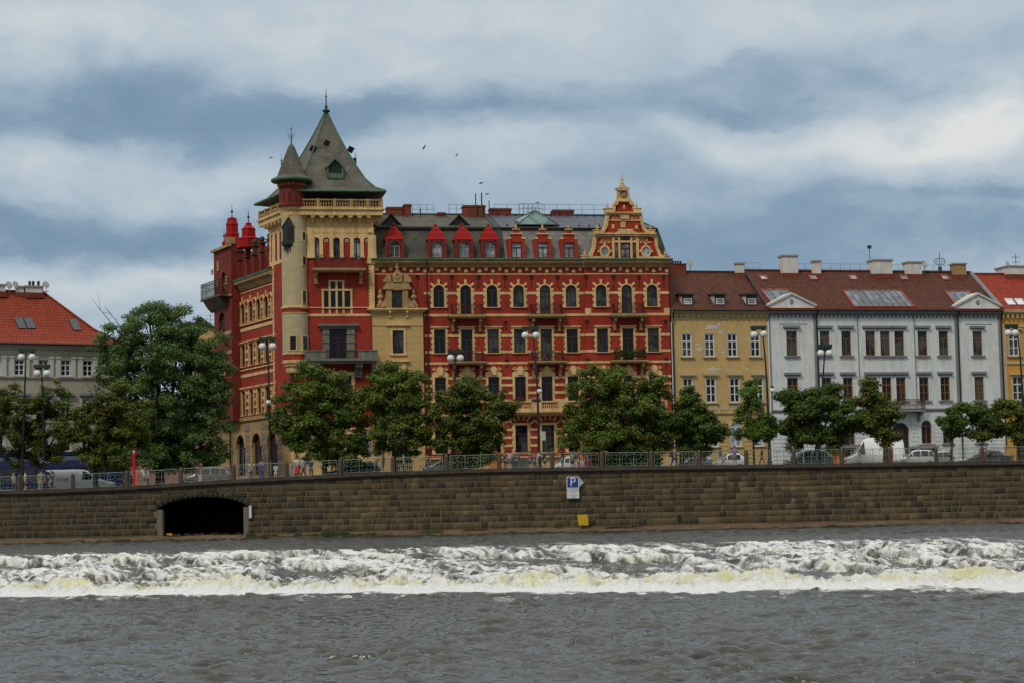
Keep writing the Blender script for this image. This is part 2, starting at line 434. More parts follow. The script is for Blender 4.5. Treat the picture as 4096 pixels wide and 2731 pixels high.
def build_water():
    fine = np.arange(-.305, .3051, .00062)
    lo = np.array([-6, -3, -1.5, -.9, -.6, -.45, -.38, -.34, -.32]); cols = np.concatenate([lo, fine, -lo[::-1]])
    # rows: distance from the camera, finer where a pixel covers less ground
    rows = [-60, -20, 5, 15, 24, 30, 34]
    d = 36.0
    while d < 78: rows.append(d); d += .085 + .0011 * (d - 36)
    while d < 127: rows.append(d); d += .085
    while d < 150.4: rows.append(d); d += .22
    rows = np.array(rows)
    D, T = np.meshgrid(rows, cols, indexing='ij')
    X = T * np.maximum(D, 34); Y = D.copy()
    crest = 122.5 - .11 * X.clip(-60, 60); foot = 90.5 - .30 * X.clip(-45, 45)
    crest += (vnoise(X * .25, Y * 0) - .5) * 1.2
    foot += (fbm(X * .35 + 5, Y * 0, 3) - .5) * 3.0
    s = (crest - Y) / (crest - foot)                      # 0 at the crest, 1 at the end of the foam
    wv = np.zeros_like(X); r = np.random.default_rng(3)
    wx = X + .5 * (fbm(X * .5, Y * .5, 2) - .5) * 2; wy = Y + .5 * (fbm(X * .5 + 40, Y * .5, 2) - .5) * 2
    for k in range(64):
        lam = .26 * (8.0) ** (k / 63.0); th = r.normal(0, .28 if k % 4 else .8); kx, ky = math.sin(th), math.cos(th)
        ph = r.random() * 6.28; amp = (.0074 + .0062 * math.exp(-((lam - .9) / .5) ** 2)) * lam ** .85
        q = 2 * math.pi / lam * (wx * kx + wy * ky) + ph
        wv += amp * (2.6 * (1 - np.abs(np.sin(q * .5))) ** 1.6 - .8 if k % 2 else 1.0 * np.sin(q))
    gust = .72 + .62 * smooth(.3, .7, fbm(X * .16 + 3, Y * .09, 3))
    wv *= gust
    ramp = smooth(0, .86, s)
    base = -1.8 * np.where(s < 0, 0, np.where(s > .86, 1, ramp * .55 + .45 * np.clip(s / .86, 0, 1)))
    # turbulence on the slope: humps of white water with glassy hollows, trailing down the flow
    yy = Y - crest; sk = X + yy * .9; wp = (fbm(X * .6, yy * .6, 3) - .5) * 1.6
    big = fbm(sk * .50 + 11 + wp, yy * .30 + wp * .4, 3); lum = ridged(sk * 1.1 + 3, yy * .9, 5); fin = fbm(X * 4.5, Y * 3.2, 4)
    inz = smooth(.14, .34, s) * (1 - smooth(.80, .88, s))
    hump = smooth(.45, .66, big); turb = smooth(.36, .58, big * .72 + lum * .26 + fin * .10)
    lump = inz * (hump * (.34 + .22 * lum) + .10 * (lum - .5) + (fin - .5) * .07)
    # hydraulic jump: the standing, silty roller at the foot
    roll = smooth(.76, .835, s) * (1 - smooth(.86, .95, s)); rn = ridged(X * 1.3 + 9, Y * .30 + 2, 5)
    jump = roll * (.04 + .62 * rn * (.6 + .8 * fbm(X * .3, Y * .1 + 3, 2)))
    apron = smooth(.84, .90, s) * (1 - smooth(.90 , 1.03, s + (fbm(X * .9, Y * .9, 4) - .5) * .16 + (fbm(X * .22, Y * .3, 2) - .5) * .14))
    calm = np.where(s > 1.0, 1.0, 0) + np.where(s < 0.0, 1.2, 0) + np.where((s >= 0) & (s <= 1), .35, 0)
    edge = smooth(36, 30, Y) * .7
    far = np.abs(T) > .33
    glide = smooth(-.02, .05, s) * (1 - smooth(.18, .3, s)) * (fbm(sk * .9, yy * .16, 3) - .5) * .34
    Z = base + wv * calm * np.where(far, .3, 1) + lump + jump + glide + apron * .05 * fin
    wisp = ridged(sk * 2.6 + 5, (Y - crest) * 1.5, 5)
    foam = inz * (turb * (.06 + .78 * wisp) + hump * .18 + .60 * (wisp - .40) + .45 * (fin - .5)) + smooth(.765, .80, s) * (1 - smooth(.9, .95, s)) * (.50 + 1.0 * (rn - .35) + .5 * (fin - .5)) + apron * 1.0
    foam += .62 * smooth(.54, .72, fbm(X * 1.1, Y * .8, 5)) * (s > .93) * (1 - smooth(.98, 1.35, s))
    foam += .5 * smooth(0, .2, s) * smooth(.48, .72, fbm(sk * 2.2, (Y - crest) * .22, 3)) * (1 - smooth(.25, .35, s))
    silt = smooth(.74, .79, s) * (1 - smooth(.85, .90, s)) * (.25 + .9 * smooth(.35, .7, fbm(X * 1.5, Y * .5 + 4, 4))) + inz * .25 * smooth(.45, .7, fbm(X * .5, Y * .5, 2))
    V = np.stack([X, Y, Z], -1).reshape(-1, 3)
    me = np_mesh('river_water', V, grid_faces(*X.shape), WATER, True, {'foam': ('POINT', np.clip(foam, 0, 1.2)), 'silt': ('POINT', np.clip(silt, 0, 1))})
    o = inst('river_water', me); tag(o, kind='structure')
    # spray: droplets and clots thrown up by the white water
    rr = np.random.default_rng(8); fl = (foam * (s > .15) * (s < .9) * (np.abs(T) < .29)).ravel()
    idx = np.where(fl > .55)[0]; w = fl[idx] * (.4 + 1.2 * ((s.ravel()[idx] > .75))); idx = rr.choice(idx, 12000, p=w / w.sum())
    P = V[idx] + np.stack([rr.normal(0, .06, len(idx)), rr.normal(0, .06, len(idx)), np.abs(rr.normal(0, .13, len(idx))) + .0], -1)
    sz = rr.uniform(.005, .018, len(idx))[:, None, None]
    tet = np.array([[1, 1, 1], [1, -1, -1], [-1, 1, -1], [-1, -1, 1]], float)[None] * sz * rr.uniform(.5, 1.3, (len(idx), 1, 3))
    VV = (P[:, None] + tet).reshape(-1, 3); b4 = np.arange(len(idx))[:, None] * 4
    FF = np.concatenate([b4 + np.array([[0, 1, 2]]), b4 + np.array([[0, 3, 1]]), b4 + np.array([[0, 2, 3]]), b4 + np.array([[1, 3, 2]])])
    sm = plain('spray_white', (.78, .78, .70), .7)
    o = inst('spray', np_mesh('spray', VV, FF, sm, False)); tag(o, 'white spray thrown up along the weir', 'spray', kind='stuff')
build_water()

# ground sheet behind the wall, reaching the horizon, following the slope of the street
def build_ground():
    m, t, b, out = new_mat('asphalt')
    tc = t.n.new('ShaderNodeTexCoord').outputs['Object']
    t.l.new(t.ramp(t.noise(tc, 2.0, 6, .7), [(.3, (.035, .035, .036)), (.7, (.065, .063, .06))]), b.inputs['Base Color']); b.inputs['Roughness'].default_value = .9
    xs = np.array([-4000, -400] + list(np.linspace(-120, 120, 60)) + [400, 4000]); ys = np.array([151.0, 155.5, 156, 170, 200, 400, 1000, 6000])
    X, Y = np.meshgrid(xs, ys); Z = np.vectorize(road)(X)
    V = np.stack([X, Y, Z], -1).reshape(-1, 3)
    tag(inst('street_ground', np_mesh('street_ground', V, grid_faces(*X.shape), m, False)), kind='structure')
    # pavement slab with kerb beside the railing
    mb = MB(); st = paint('pavement_stone', (.20, .18, .16), .9, .25, 2)
    xs = np.linspace(-110, 110, 45)
    for a, c in zip(xs[:-1], xs[1:]):
        za, zc = pave(a), pave(c)
        for (y0, y1) in ((150.6, 154.6), (169.5, 171.5)):
            if y0 > 160 and (a < -5): continue
            mb.add([(a, y0, za - .5), (c, y0, zc - .5), (c, y1, zc - .5), (a, y1, za - .5), (a, y0, za), (c, y0, zc), (c, y1, zc), (a, y1, za)],
                   [(4, 5, 6, 7), (0, 1, 5, 4), (2, 3, 7, 6)])
    tag(mb.build('pavement', st), kind='structure')
    # river bed far below keeps the water sheet grounded to the horizon
    bed = MB(); bed.box(-4000, 4000, -3000, 150.3, -6, -4); tag(bed.build('river_bed', paint('mud', (.06, .05, .03))), kind='structure')
build_ground()

# ------------------------------------------------------------ quay wall: every ashlar a block of its own tone
def build_wall():
    m, t, b, out = new_mat('quay_ashlar')
    tc = t.n.new('ShaderNodeTexCoord').outputs['Object']
    tone = t.node('ShaderNodeAttribute', attribute_name='tone').outputs['Fac']
    c = t.ramp(tone, [(0.0, (.038, .036, .030)), (.18, (.070, .058, .040)), (.5, (.140, .100, .052)), (.8, (.185, .134, .072)), (1.0, (.235, .170, .095))])
    n1 = t.noise(tc, .35, 6, .62, .5); n2 = t.noise(tc, 7, 6, .7); n3 = t.noise(t.vmath('MULTIPLY', tc, (1.4, 1, .12)), 1.0, 6, .65)
    c = t.mix(t.math('MULTIPLY', t.ramp(n1, [(.38, 0.0), (.62, 1.0)]), .55), c, (.045, .042, .030))
    c = t.mix(t.math('MULTIPLY', t.ramp(n3, [(.5, 0.0), (.72, 1.0)]), .6), c, (.030, .027, .020))
    s = t.node('ShaderNodeSeparateXYZ', {0: tc})
    lf = t.ramp(t.math('MULTIPLY_ADD', t.math('ADD', s.outputs[0], t.math('MULTIPLY', n1, 22)), .015, .5), [(.20, 1.0), (.47, 0.0)])
    c = t.mix(t.math('MULTIPLY', lf, .55), c, (.040, .040, .030))
    c = t.mix(t.math('MULTIPLY', n2, .45), c, (.035, .03, .022))
    t.l.new(c, b.inputs['Base Color']); b.inputs['Roughness'].default_value = .92; b.inputs['Specular IOR Level'].default_value = .2
    bp = t.node('ShaderNodeBump', {'Height': n2, 'Strength': .35, 'Distance': .02}); t.l.new(bp.outputs[0], b.inputs['Normal'])
    mort = paint('lime_mortar', (.20, .142, .078), .95, .5, .35, .85, (.07, .055, .035))
    root = empty('quay_wall', (0, WALLY, 0), 0, 'long brown ashlar river wall carrying the street above the weir', 'wall')
    A0 = at(628, 2100, WALLY)[0]; A1 = at(993, 2100, WALLY)[0]
    za0 = at(628, 2040, WALLY)[2]; za1 = at(993, 2028, WALLY)[2]; zat = at(815, 1986, WALLY)[2]; zsill = at(815, 2142, WALLY)[2]
    def arch_z(x):
        u = (x - A0) / (A1 - A0); base = za0 + (za1 - za0) * u
        return base + (zat - (za0 + za1) / 2) * (1 - (2 * u - 1) ** 2) ** .62 if 0 < u < 1 else -9
    R = np.random.default_rng(21)
    V = []; Q = []; tn = []
    def block(x0, x1, z0, z1, z0b, z1b, dep):
        g = .020; x0 += g * R.uniform(.5, 1.7); x1 -= g * R.uniform(.5, 1.7); z0 += g; z0b += g; z1 -= g * R.uniform(.5, 1.6); z1b -= g
        b_ = len(V); e = .012
        V.extend([(x0, 0, z0), (x1, 0, z0b), (x1, 0, z1b), (x0, 0, z1), (x0 + e, -dep, z0 + e), (x1 - e, -dep, z0b + e), (x1 - e, -dep, z1b - e), (x0 + e, -dep, z1 - e)])
        Q.extend([(b_ + 4, b_ + 5, b_ + 6, b_ + 7), (b_, b_ + 1, b_ + 5, b_ + 4), (b_ + 1, b_ + 2, b_ + 6, b_ + 5), (b_ + 2, b_ + 3, b_ + 7, b_ + 6), (b_ + 3, b_, b_ + 4, b_ + 7)])
        u = R.random(); tone = .08 + .12 * R.random() if u < .20 else (.30 + .45 * R.random() if u < .88 else .8 + .2 * R.random())
        tn.extend([tone] * 5)
    z = -.3 ; rows = [(-.3, .42)]; hh = [.50, .44, .46, .43, .47, .44, .42, .46, .44, .45, .45]
    z = .42
    for h in hh: rows.append((z, z + h)); z += h
    for ri, (z0, z1) in enumerate(rows):
        x = -75.0 - R.random()
        while x < 75:
            w = R.choice([.34, .5, .66, .8, .95, 1.25], p=[.16, .24, .24, .18, .12, .06]) * R.uniform(.9, 1.1)
            if ri == 0: w = 1.4 * R.uniform(.8, 1.3)
            xm = x + w / 2; top = cop(xm) - .42
            zz1 = min(z1, top)
            if zz1 - z0 > .08:
                hole = (A0 - .05 < x + w and x < A1 + .05 and z1 > zsill and z0 < max(arch_z(max(min(x, A1 - .02), A0 + .02)), arch_z(max(min(x + w, A1 - .02), A0 + .02)), arch_z(min(max(xm, A0 + .02), A1 - .02))))
                if not hole: block(x, x + w, z0, zz1, z0, zz1, R.uniform(.008, .020))
                else:
                    if x < A0 - .25 and z0 < za0: block(x, A0 - .02, z0, zz1, z0, zz1, .04)
                    if x + w > A1 + .25 and z0 < za1: block(A1 + .02, x + w, z0, zz1, z0, zz1, .04)
            x += w
    # voussoirs round the tunnel mouth
    n = 19
    us = [A0 + (A1 - A0) * k / n for k in range(n + 1)]
    for a, c in zip(us[:-1], us[1:]):
        za = arch_z(max(a, A0 + .02)); zc = arch_z(min(c, A1 - .02)); cx = (A0 + A1) / 2
        fa = (a - cx) * .10; fc = (c - cx) * .10; hgt = .50 * R.uniform(.8, 1.25)
        b_ = len(V)
        V.extend([(a + .015, 0, za), (c - .015, 0, zc), (c + fc - .02, 0, zc + hgt), (a + fa + .02, 0, za + hgt), (a + .03, -.012, za), (c - .03, -.012, zc), (c + fc - .03, -.012, zc + hgt), (a + fa + .03, -.012, za + hgt)])
        Q.extend([(b_ + 4, b_ + 5, b_ + 6, b_ + 7), (b_, b_ + 1, b_ + 5, b_ + 4), (b_ + 1, b_ + 2, b_ + 6, b_ + 5), (b_ + 2, b_ + 3, b_ + 7, b_ + 6), (b_ + 3, b_, b_ + 4, b_ + 7)])
        tn.extend([R.uniform(.20, .32)] * 5)
    me = np_mesh('ashlar_blocks', np.array(V), np.array(Q), m, False, {'tone': ('FACE', np.array(tn))})
    inst('ashlar_blocks', me, root)
    # mortar backing with the tunnel mouth cut out
    mb = MB(); N = 40
    xs = list(np.linspace(-76, A0, 30)) + list(np.linspace(A0, A1, N))[1:-1] + list(np.linspace(A1, 76, 40))
    for a, c in zip(xs[:-1], xs[1:]):
        ins = a >= A0 - 1e-6 and c <= A1 + 1e-6
        ta, tc_ = cop(a) - .2, cop(c) - .2
        if ins:
            la, lc = arch_z(max(a, A0 + .001)), arch_z(min(c, A1 - .001))
            mb.poly([(a, 0, la), (c, 0, lc), (c, 0, tc_), (a, 0, ta)])
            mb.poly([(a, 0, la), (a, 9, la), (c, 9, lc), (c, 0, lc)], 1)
            mb.poly([(a, 0, -.4), (c, 0, -.4), (c, 0, zsill - .1), (a, 0, zsill - .1)])
        else: mb.poly([(a, 0, -2.6), (c, 0, -2.6), (c, 0, tc_), (a, 0, ta)])
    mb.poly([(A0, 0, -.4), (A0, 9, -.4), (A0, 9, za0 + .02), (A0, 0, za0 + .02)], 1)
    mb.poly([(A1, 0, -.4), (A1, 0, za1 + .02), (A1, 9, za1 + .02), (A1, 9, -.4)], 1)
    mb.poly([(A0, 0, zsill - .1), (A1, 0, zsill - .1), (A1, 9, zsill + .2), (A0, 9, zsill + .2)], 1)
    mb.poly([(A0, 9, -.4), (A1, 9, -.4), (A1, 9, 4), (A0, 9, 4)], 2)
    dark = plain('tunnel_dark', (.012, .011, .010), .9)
    tun = paint('tunnel_plaster', (.20, .17, .13), .9, .3, 1.5, .5)
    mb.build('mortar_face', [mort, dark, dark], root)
    mb = MB(); mb.box(A0 + .01, A0 + .42, .02, .9, zsill - .1, za0 + .05); mb.box(A1 - .36, A1 - .01, .02, .9, zsill - .1, za1 + .05)
    mb.build('tunnel_jamb', tun, root)
    # coping course and a thin string course below it
    mb = MB(); xs = np.arange(-76, 76, 1.35)
    for a in xs:
        c = a + 1.335; za, zc = cop(a), cop(c)
        for (f, bk, lo, hi) in ((-.24, .45, -.27, 0.0), (-.12, .3, -.40, -.272)):
            mb.add([(a, f, za + lo), (c, f, zc + lo), (c, bk, zc + lo), (a, bk, za + lo), (a, f, za + hi), (c, f, zc + hi), (c, bk, zc + hi), (a, bk, za + hi)],
                   [(0, 3, 2, 1), (4, 5, 6, 7), (0, 1, 5, 4), (1, 2, 6, 5), (2, 3, 7, 6), (3, 0, 4, 7)])
    mb.build('coping', paint('coping_stone', (.080, .064, .050), .9, .35, 1.2, .6, (.035, .03, .025)), root)
    # footing ledge with silt at the water line
    mb = MB(); led = paint('wet_ledge', (.17, .115, .066), .9, .4, .8, .6, (.045, .035, .022))
    xs = np.linspace(-76, 76, 120)
    for a, c in zip(xs[:-1], xs[1:]):
        f = lambda x: -.75 - .35 * float(fbm(np.array([x * .3]), np.array([2.0]), 3)[0]); g = lambda x: .20 + .16 * float(fbm(np.array([x * .5]), np.array([7.0]), 3)[0])
        mb.add([(a, f(a), -.4), (c, f(c), -.4), (c, f(c) + .25, g(c) - .06), (a, f(a) + .25, g(a) - .06), (a, 0, g(a) + .05), (c, 0, g(c) + .05)], [(0, 1, 2, 3), (3, 2, 5, 4)])
    mb.build('footing_ledge', led, root)
    # weep holes
    mb = MB()
    for (px, py) in ((677, 1974), (738, 1972), (802, 1966), (868, 1968), (930, 1972), (1077, 2031), (993, 1993), (574, 2018), (620, 2005)):
        p = at(px, py, WALLY - .07); mb.lathe([(.07, 0), (.07, .02)], (0, 0, 0), 8); k = len(mb.v) - 16
        for i in range(k, len(mb.v)):
            vx, vy, vz = mb.v[i]; mb.v[i] = (p[0] + vx, -.072 - vz, p[2] + vy)
    mb.build('weep_hole', dark, root)
    return A0, A1, zsill, za0
A0, A1, ZSILL, ZA0 = build_wall()
# ------------------------------------------------------------ facade kit
def arc_pts(cx, w, zt, n=10, seg=None):
    """points of the arch from left springing to right springing; top at zt. seg: rise (segmental) or None (half circle)"""
    r = w / 2; rise = r if seg is None else seg
    return [(cx - r * math.cos(math.pi * k / n), zt - rise + rise * math.sin(math.pi * k / n)) for k in range(n + 1)]

def wall_sheet(mb, x0, x1, z0, z1, ops, y=0.0, dep=.3, m=0, mr=None):
    """front sheet of a wall with recessed openings. ops: (cx, w, zb, zt, arch) arch: 0 square, 1 half circle, else rise"""
    mr = m if mr is None else mr
    ops = [o for o in ops if o[0] - o[1] / 2 > x0 + .01 and o[0] + o[1] / 2 < x1 - .01 and o[3] < z1 - .005 and o[3] > z0]
    xs = sorted({round(v, 4) for v in [x0, x1] + [o[0] - o[1] / 2 for o in ops] + [o[0] + o[1] / 2 for o in ops]})
    zs = sorted({round(v, 4) for v in [z0, z1] + [max(o[2], z0) for o in ops] + [o[3] for o in ops]})
    for a, b in zip(xs[:-1], xs[1:]):
        for c, d in zip(zs[:-1], zs[1:]):
            mx, mz = (a + b) / 2, (c + d) / 2
            if any(abs(mx - o[0]) < o[1] / 2 and o[2] < mz < o[3] for o in ops): continue
            mb.poly([(a, y, c), (b, y, c), (b, y, d), (a, y, d)], m)
    for cx, w, zb, zt, ar in ops:
        l, r = cx - w / 2, cx + w / 2; zb = max(zb, z0); zs_ = zt
        if ar:
            pts = arc_pts(cx, w, zt, 10, None if ar == 1 else ar); zs_ = pts[0][1]
            mb.poly([(l, y, zt)] + [(px, y, pz) for px, pz in pts[:6]], m)
            mb.poly([(px, y, pz) for px, pz in pts[5:]] + [(r, y, zt)], m)
            for p, q in zip(pts[:-1], pts[1:]): mb.poly([(p[0], y, p[1]), (p[0], y + dep, p[1]), (q[0], y + dep, q[1]), (q[0], y, q[1])], mr)
        else: mb.poly([(l, y, zt), (l, y + dep, zt), (r, y + dep, zt), (r, y, zt)], mr)
        mb.poly([(l, y, zb), (l, y + dep, zb), (l, y + dep, zs_), (l, y, zs_)], mr)
        mb.poly([(r, y, zb), (r, y, zs_), (r, y + dep, zs_), (r, y + dep, zb)], mr)
        mb.poly([(l, y, zb), (r, y, zb), (r, y + dep, zb), (l, y + dep, zb)], mr)

WCACHE = {}
def window(parent, cx, w, zb, zt, arch=0, y=0.0, wood=None, glass=None, style='T', surround=None, rec=.17, open_=False):
    """window part (frame) at the bottom centre of its opening, with child pane(s) and optional surround"""
    wood = wood or WOOD_D; glass = glass or GLASS
    if glass is GLASS and math.sin(cx * 91.7 + zb * 37.1) > .62: glass = GLASS_C
    h = zt - zb; key = (round(w, 2), round(h, 2), arch, wood.name, style)
    if key not in WCACHE:
        mb = MB(); pn = MB(); f = min(.075, w * .075); l, r = -w / 2, w / 2
        if style == 'W': f *= 1.35
        zs = h
        if arch:
            pts = arc_pts(0, w, h, 10, None if arch == 1 else arch); zs = pts[0][1]
            inn = [(px * (1 - 2 * f / w), zs + (pz - zs) * (1 - f / max(.05, (h - zs)))) for px, pz in pts]
            for i in range(10):
                mb.prism([inn[i], inn[i + 1], pts[i + 1], pts[i]], -.02, .06)
            pn.poly([(l, .035, 0), (r, .035, 0)] + [(px, .035, pz) for px, pz in reversed(pts)])
        else:
            mb.box(l, r, -.02, .06, h - f, h); pn.poly([(l, .035, 0), (r, .035, 0), (r, .035, h), (l, .035, h)])
        mb.box(l, l + f, -.02, .06, 0, zs if arch else h - f); mb.box(r - f, r, -.02, .06, 0, zs if arch else h - f); mb.box(l + f, r - f, -.02, .06, 0, f)
        tr = zs if arch else h * .68
        if style in 'TW': mb.box(l + f, r - f, -.03, .055, tr - f * .55, tr + f * .55)
        if style in 'TWV': mb.box(-f * .5, f * .5, -.025, .05, f, (tr - f * .55) if (style != 'V' or arch) else h - f)
        if style == 'W' and not arch:
            mb.box(-f * .4, f * .4, -.022, .05, tr + f * .55, h - f)
            q = tr * .5; mb.box(l + f, -f * .5, -.018, .045, q - f * .3, q + f * .3); mb.box(f * .5, r - f, -.018, .045, q - f * .3, q + f * .3)
        if style == 'W' and arch: mb.box(-f * .4, f * .4, -.02, .05, zs + f, h - f)
        WCACHE[key] = (mb.mesh('window', [wood]), pn)
    me, pn = WCACHE[key]
    k2 = key + (glass.name,)
    if k2 not in WCACHE: WCACHE[k2] = pn.mesh('pane', [glass])
    o = inst('window', me, parent, (cx, y + rec, zb)); inst('pane', WCACHE[k2], o)
    if surround is not None: inst('window_surround', surround, o, (0, -rec, 0))
    return o

def toothed(w, h, zs, arch, fw=.22, tooth=.09, n=6, keys=True, pr=.06, sill=True, lintel=0):
    """stucco surround with toothed outer edge; drawn about the bottom centre of the opening"""
    mb = MB(); l, r = -w / 2, w / 2
    top = zs if arch else h
    for sgn in (-1, 1):
        e = sgn * w / 2
        for k in range(n):
            a, b = top * k / n, top * (k + 1) / n
            ww = fw + (tooth if k % 2 == 0 else 0)
            x0, x1 = sorted((e, e + sgn * ww)); mb.box(x0, x1, -pr - (.012 if k % 2 == 0 else 0), .02, a + .001, b - .001)
    if arch:
        pts = arc_pts(0, w, h, 10); R = w / 2 + fw * .62; outer = [(-R * math.cos(math.pi * k / 10), zs + R * math.sin(math.pi * k / 10)) for k in range(11)]
        for i in range(10): mb.prism([pts[i], pts[i + 1], outer[i + 1], outer[i]], -pr, .02)
        mb.box(l - fw - tooth, l, -pr - .02, .02, zs - .02, zs + .20); mb.box(r, r + fw + tooth, -pr - .02, .02, zs - .02, zs + .20)
        if keys:
            for a in (42, 90, 138):
                c, s = math.cos(math.radians(a)), math.sin(math.radians(a)); q = .085
                p = lambda rad, off: (rad * c - off * s, zs + rad * s + off * c)
                mb.prism([p(w / 2, -q), p(w / 2 + .52, -q * 1.35), p(w / 2 + .52, q * 1.35), p(w / 2, q)], -pr - .03, .02)
    else:
        mb.box(l - fw, r + fw, -pr, .02, h, h + fw)
        if lintel: mb.box(l - fw - .12, r + fw + .12, -pr - .14, .02, h + fw, h + fw + lintel)
    if sill: mb.box(l - fw - .02, r + fw + .02, -pr - .08, .02, -.055, 0)
    return mb

def baluster_row(mb, x0, x1, y0, y1, z0, z1, n, m=0, along='x'):
    """stone balustrade: rails and turned balusters"""
    hb = (z1 - z0) * .16; ym = (y0 + y1) / 2
    mb.box(x0, x1, y0, y1, z0, z0 + hb, m); mb.box(x0, x1, y0 - .04, y1 + .04, z1 - hb, z1, m)
    H = z1 - z0 - 2 * hb
    if along == 'x':
        for k in range(n):
            cx = x0 + (x1 - x0) * (k + .5) / n; r = min(.09, (x1 - x0) / n * .33)
            mb.lathe([(r * .7, 0), (r * .7, H * .08), (r * .45, H * .16), (r, H * .38), (r * .5, H * .75), (r * .7, H * .92), (r * .7, H)], (cx, ym, z0 + hb), 6, m)
    else:
        for k in range(n):
            cy = y0 + (y1 - y0) * (k + .5) / n; r = min(.09, (y1 - y0) / n * .33)
            mb.lathe([(r * .7, 0), (r * .45, H * .16), (r, H * .38), (r * .5, H * .75), (r * .7, H)], ((x0 + x1) / 2, cy, z0 + hb), 6, m)

def iron_rail(mb, x0, x1, y0, z0, z1, dep, step=.11, m=0, scroll=True):
    """three-sided iron balcony railing; front at y0, returns to y0+dep"""
    t = .024
    for z in (z0 + .04, z0 + (z1 - z0) * .82, z1):
        mb.box(x0, x1, y0 - t, y0 + t, z - t, z + t, m)
        for x in (x0, x1): mb.box(x - t, x + t, y0 + t, y0 + dep, z - t, z + t, m)
    n = max(3, int((x1 - x0) / step))
    for k in range(n + 1):
        x = x0 + (x1 - x0) * k / n; mb.box(x - .013, x + .013, y0 - .013, y0 + .013, z0 + .05, z1 - .02, m)
    for x in (x0, x1):
        for k in range(1, max(2, int(dep / step))):
            y = y0 + dep * k / max(2, int(dep / step)); mb.box(x - .009, x + .009, y - .009, y + .009, z0 + .05, z1 - .02, m)
    if scroll:
        for k in range(int((x1 - x0) / .45)):
            cx = x0 + .25 + k * .45; zz = z0 + (z1 - z0) * .45
            mb.tube([(cx + .13 * math.cos(a), y0 - .012, zz + .15 * math.sin(a)) for a in np.linspace(0, 6.28, 9)], .012, 4, m)

def console(mb, cx, y, z0, z1, dep, w=.22, m=0):
    """scrolled bracket under a balcony"""
    H = z1 - z0
    mb.prism_x([(y, z0), (y - dep * .22, z0 + H * .04), (y - dep * .30, z0 + H * .28), (y - dep * .26, z0 + H * .45), (y - dep * .55, z0 + H * .62), (y - dep, z0 + H * .72), (y - dep, z1), (y, z1)], cx - w / 2, cx + w / 2, m)
    mb.box(cx - w / 2 - .03, cx + w / 2 + .03, y - dep * .34, y, z0 - .08, z0 + .02, m)

def urn(mb, c, h, m=0, n=8):
    r = h * .22
    mb.lathe([(r * .8, 0), (r * .8, h * .06), (r * .4, h * .14), (r, h * .34), (r * .8, h * .46), (r * .35, h * .56), (r * .5, h * .64), (r * .55, h * .72), (r * .15, h * .88), (.004, h)], c, n, m)
def leafmat(name, dark, light, old=None):
    if name in MATS: return MATS[name]
    m, t, b, out = new_mat(name)
    tn = t.node('ShaderNodeAttribute', attribute_name='tint').outputs['Fac']
    g = t.n.new('ShaderNodeNewGeometry'); tc = t.n.new('ShaderNodeTexCoord').outputs['Object']
    f = t.math('ADD', t.math('MULTIPLY', tn, .7), t.math('MULTIPLY', t.noise(tc, .8, 3), .5))
    pts = [(.15, dark), (.85, light)]
    c = t.ramp(f, pts)
    if old: c = t.mix(t.ramp(t.noise(tc, .55, 4, .6), [(.52, 0.0), (.66, .8)]), c, old)
    t.l.new(c, b.inputs['Base Color']); b.inputs['Roughness'].default_value = .6; b.inputs['Specular IOR Level'].default_value = .2
    tr = t.node('ShaderNodeBsdfTranslucent'); t.l.new(t.mix(.5, c, (.10, .16, .02)), tr.inputs[0])
    mx = t.node('ShaderNodeMixShader', {0: .15}); t.l.new(b.outputs[0], mx.inputs[1]); t.l.new(tr.outputs[0], mx.inputs[2]); t.l.new(mx.outputs[0], out.inputs[0])
    return m
paintw = plain('grey_white_wood', (.30, .27, .22), .6)
REDBR = paint('orange_red_brick', (.40, .040, .016), .85, .25, 1.2, .35, streak=1)
# ------------------------------------------------------------ the red corner building
TH = math.atan(.183)
p0 = at(2100, 1700, 175.0)
o_ = at(1185, 1500, 175.0)
# corner on the main plane below pixel column 1185
_fr = Frame(p0[0], 175.0, 0, TH); cx_, _ = _fr.P(1185, 1500); co = _fr.world(cx_, 0, 0)
G0 = 4.55
MF = Frame(co[0], co[1], G0, TH)
SF = Frame(co[0], co[1], G0, -math.atan(2.0))
RED_B = empty('corner_building', (co[0], co[1], G0), TH, 'tall red and cream corner building with a steep grey tower roof and stepped gable', 'building')
RS = empty('side_wing', (0, 0, 0), 0, parent=None)
bpy.data.objects.remove(RS)
REL = -math.atan(2.0) - TH          # side frame relative to the main frame

def side_obj(o):
    """children built in side-facade coordinates"""
    o.rotation_euler = (0, 0, REL); return o

def Z(py, px=2050, y=0.0): return MF.z(py, px, y)
def X(px, py=1300, y=0.0): return MF.x(px, py, y)

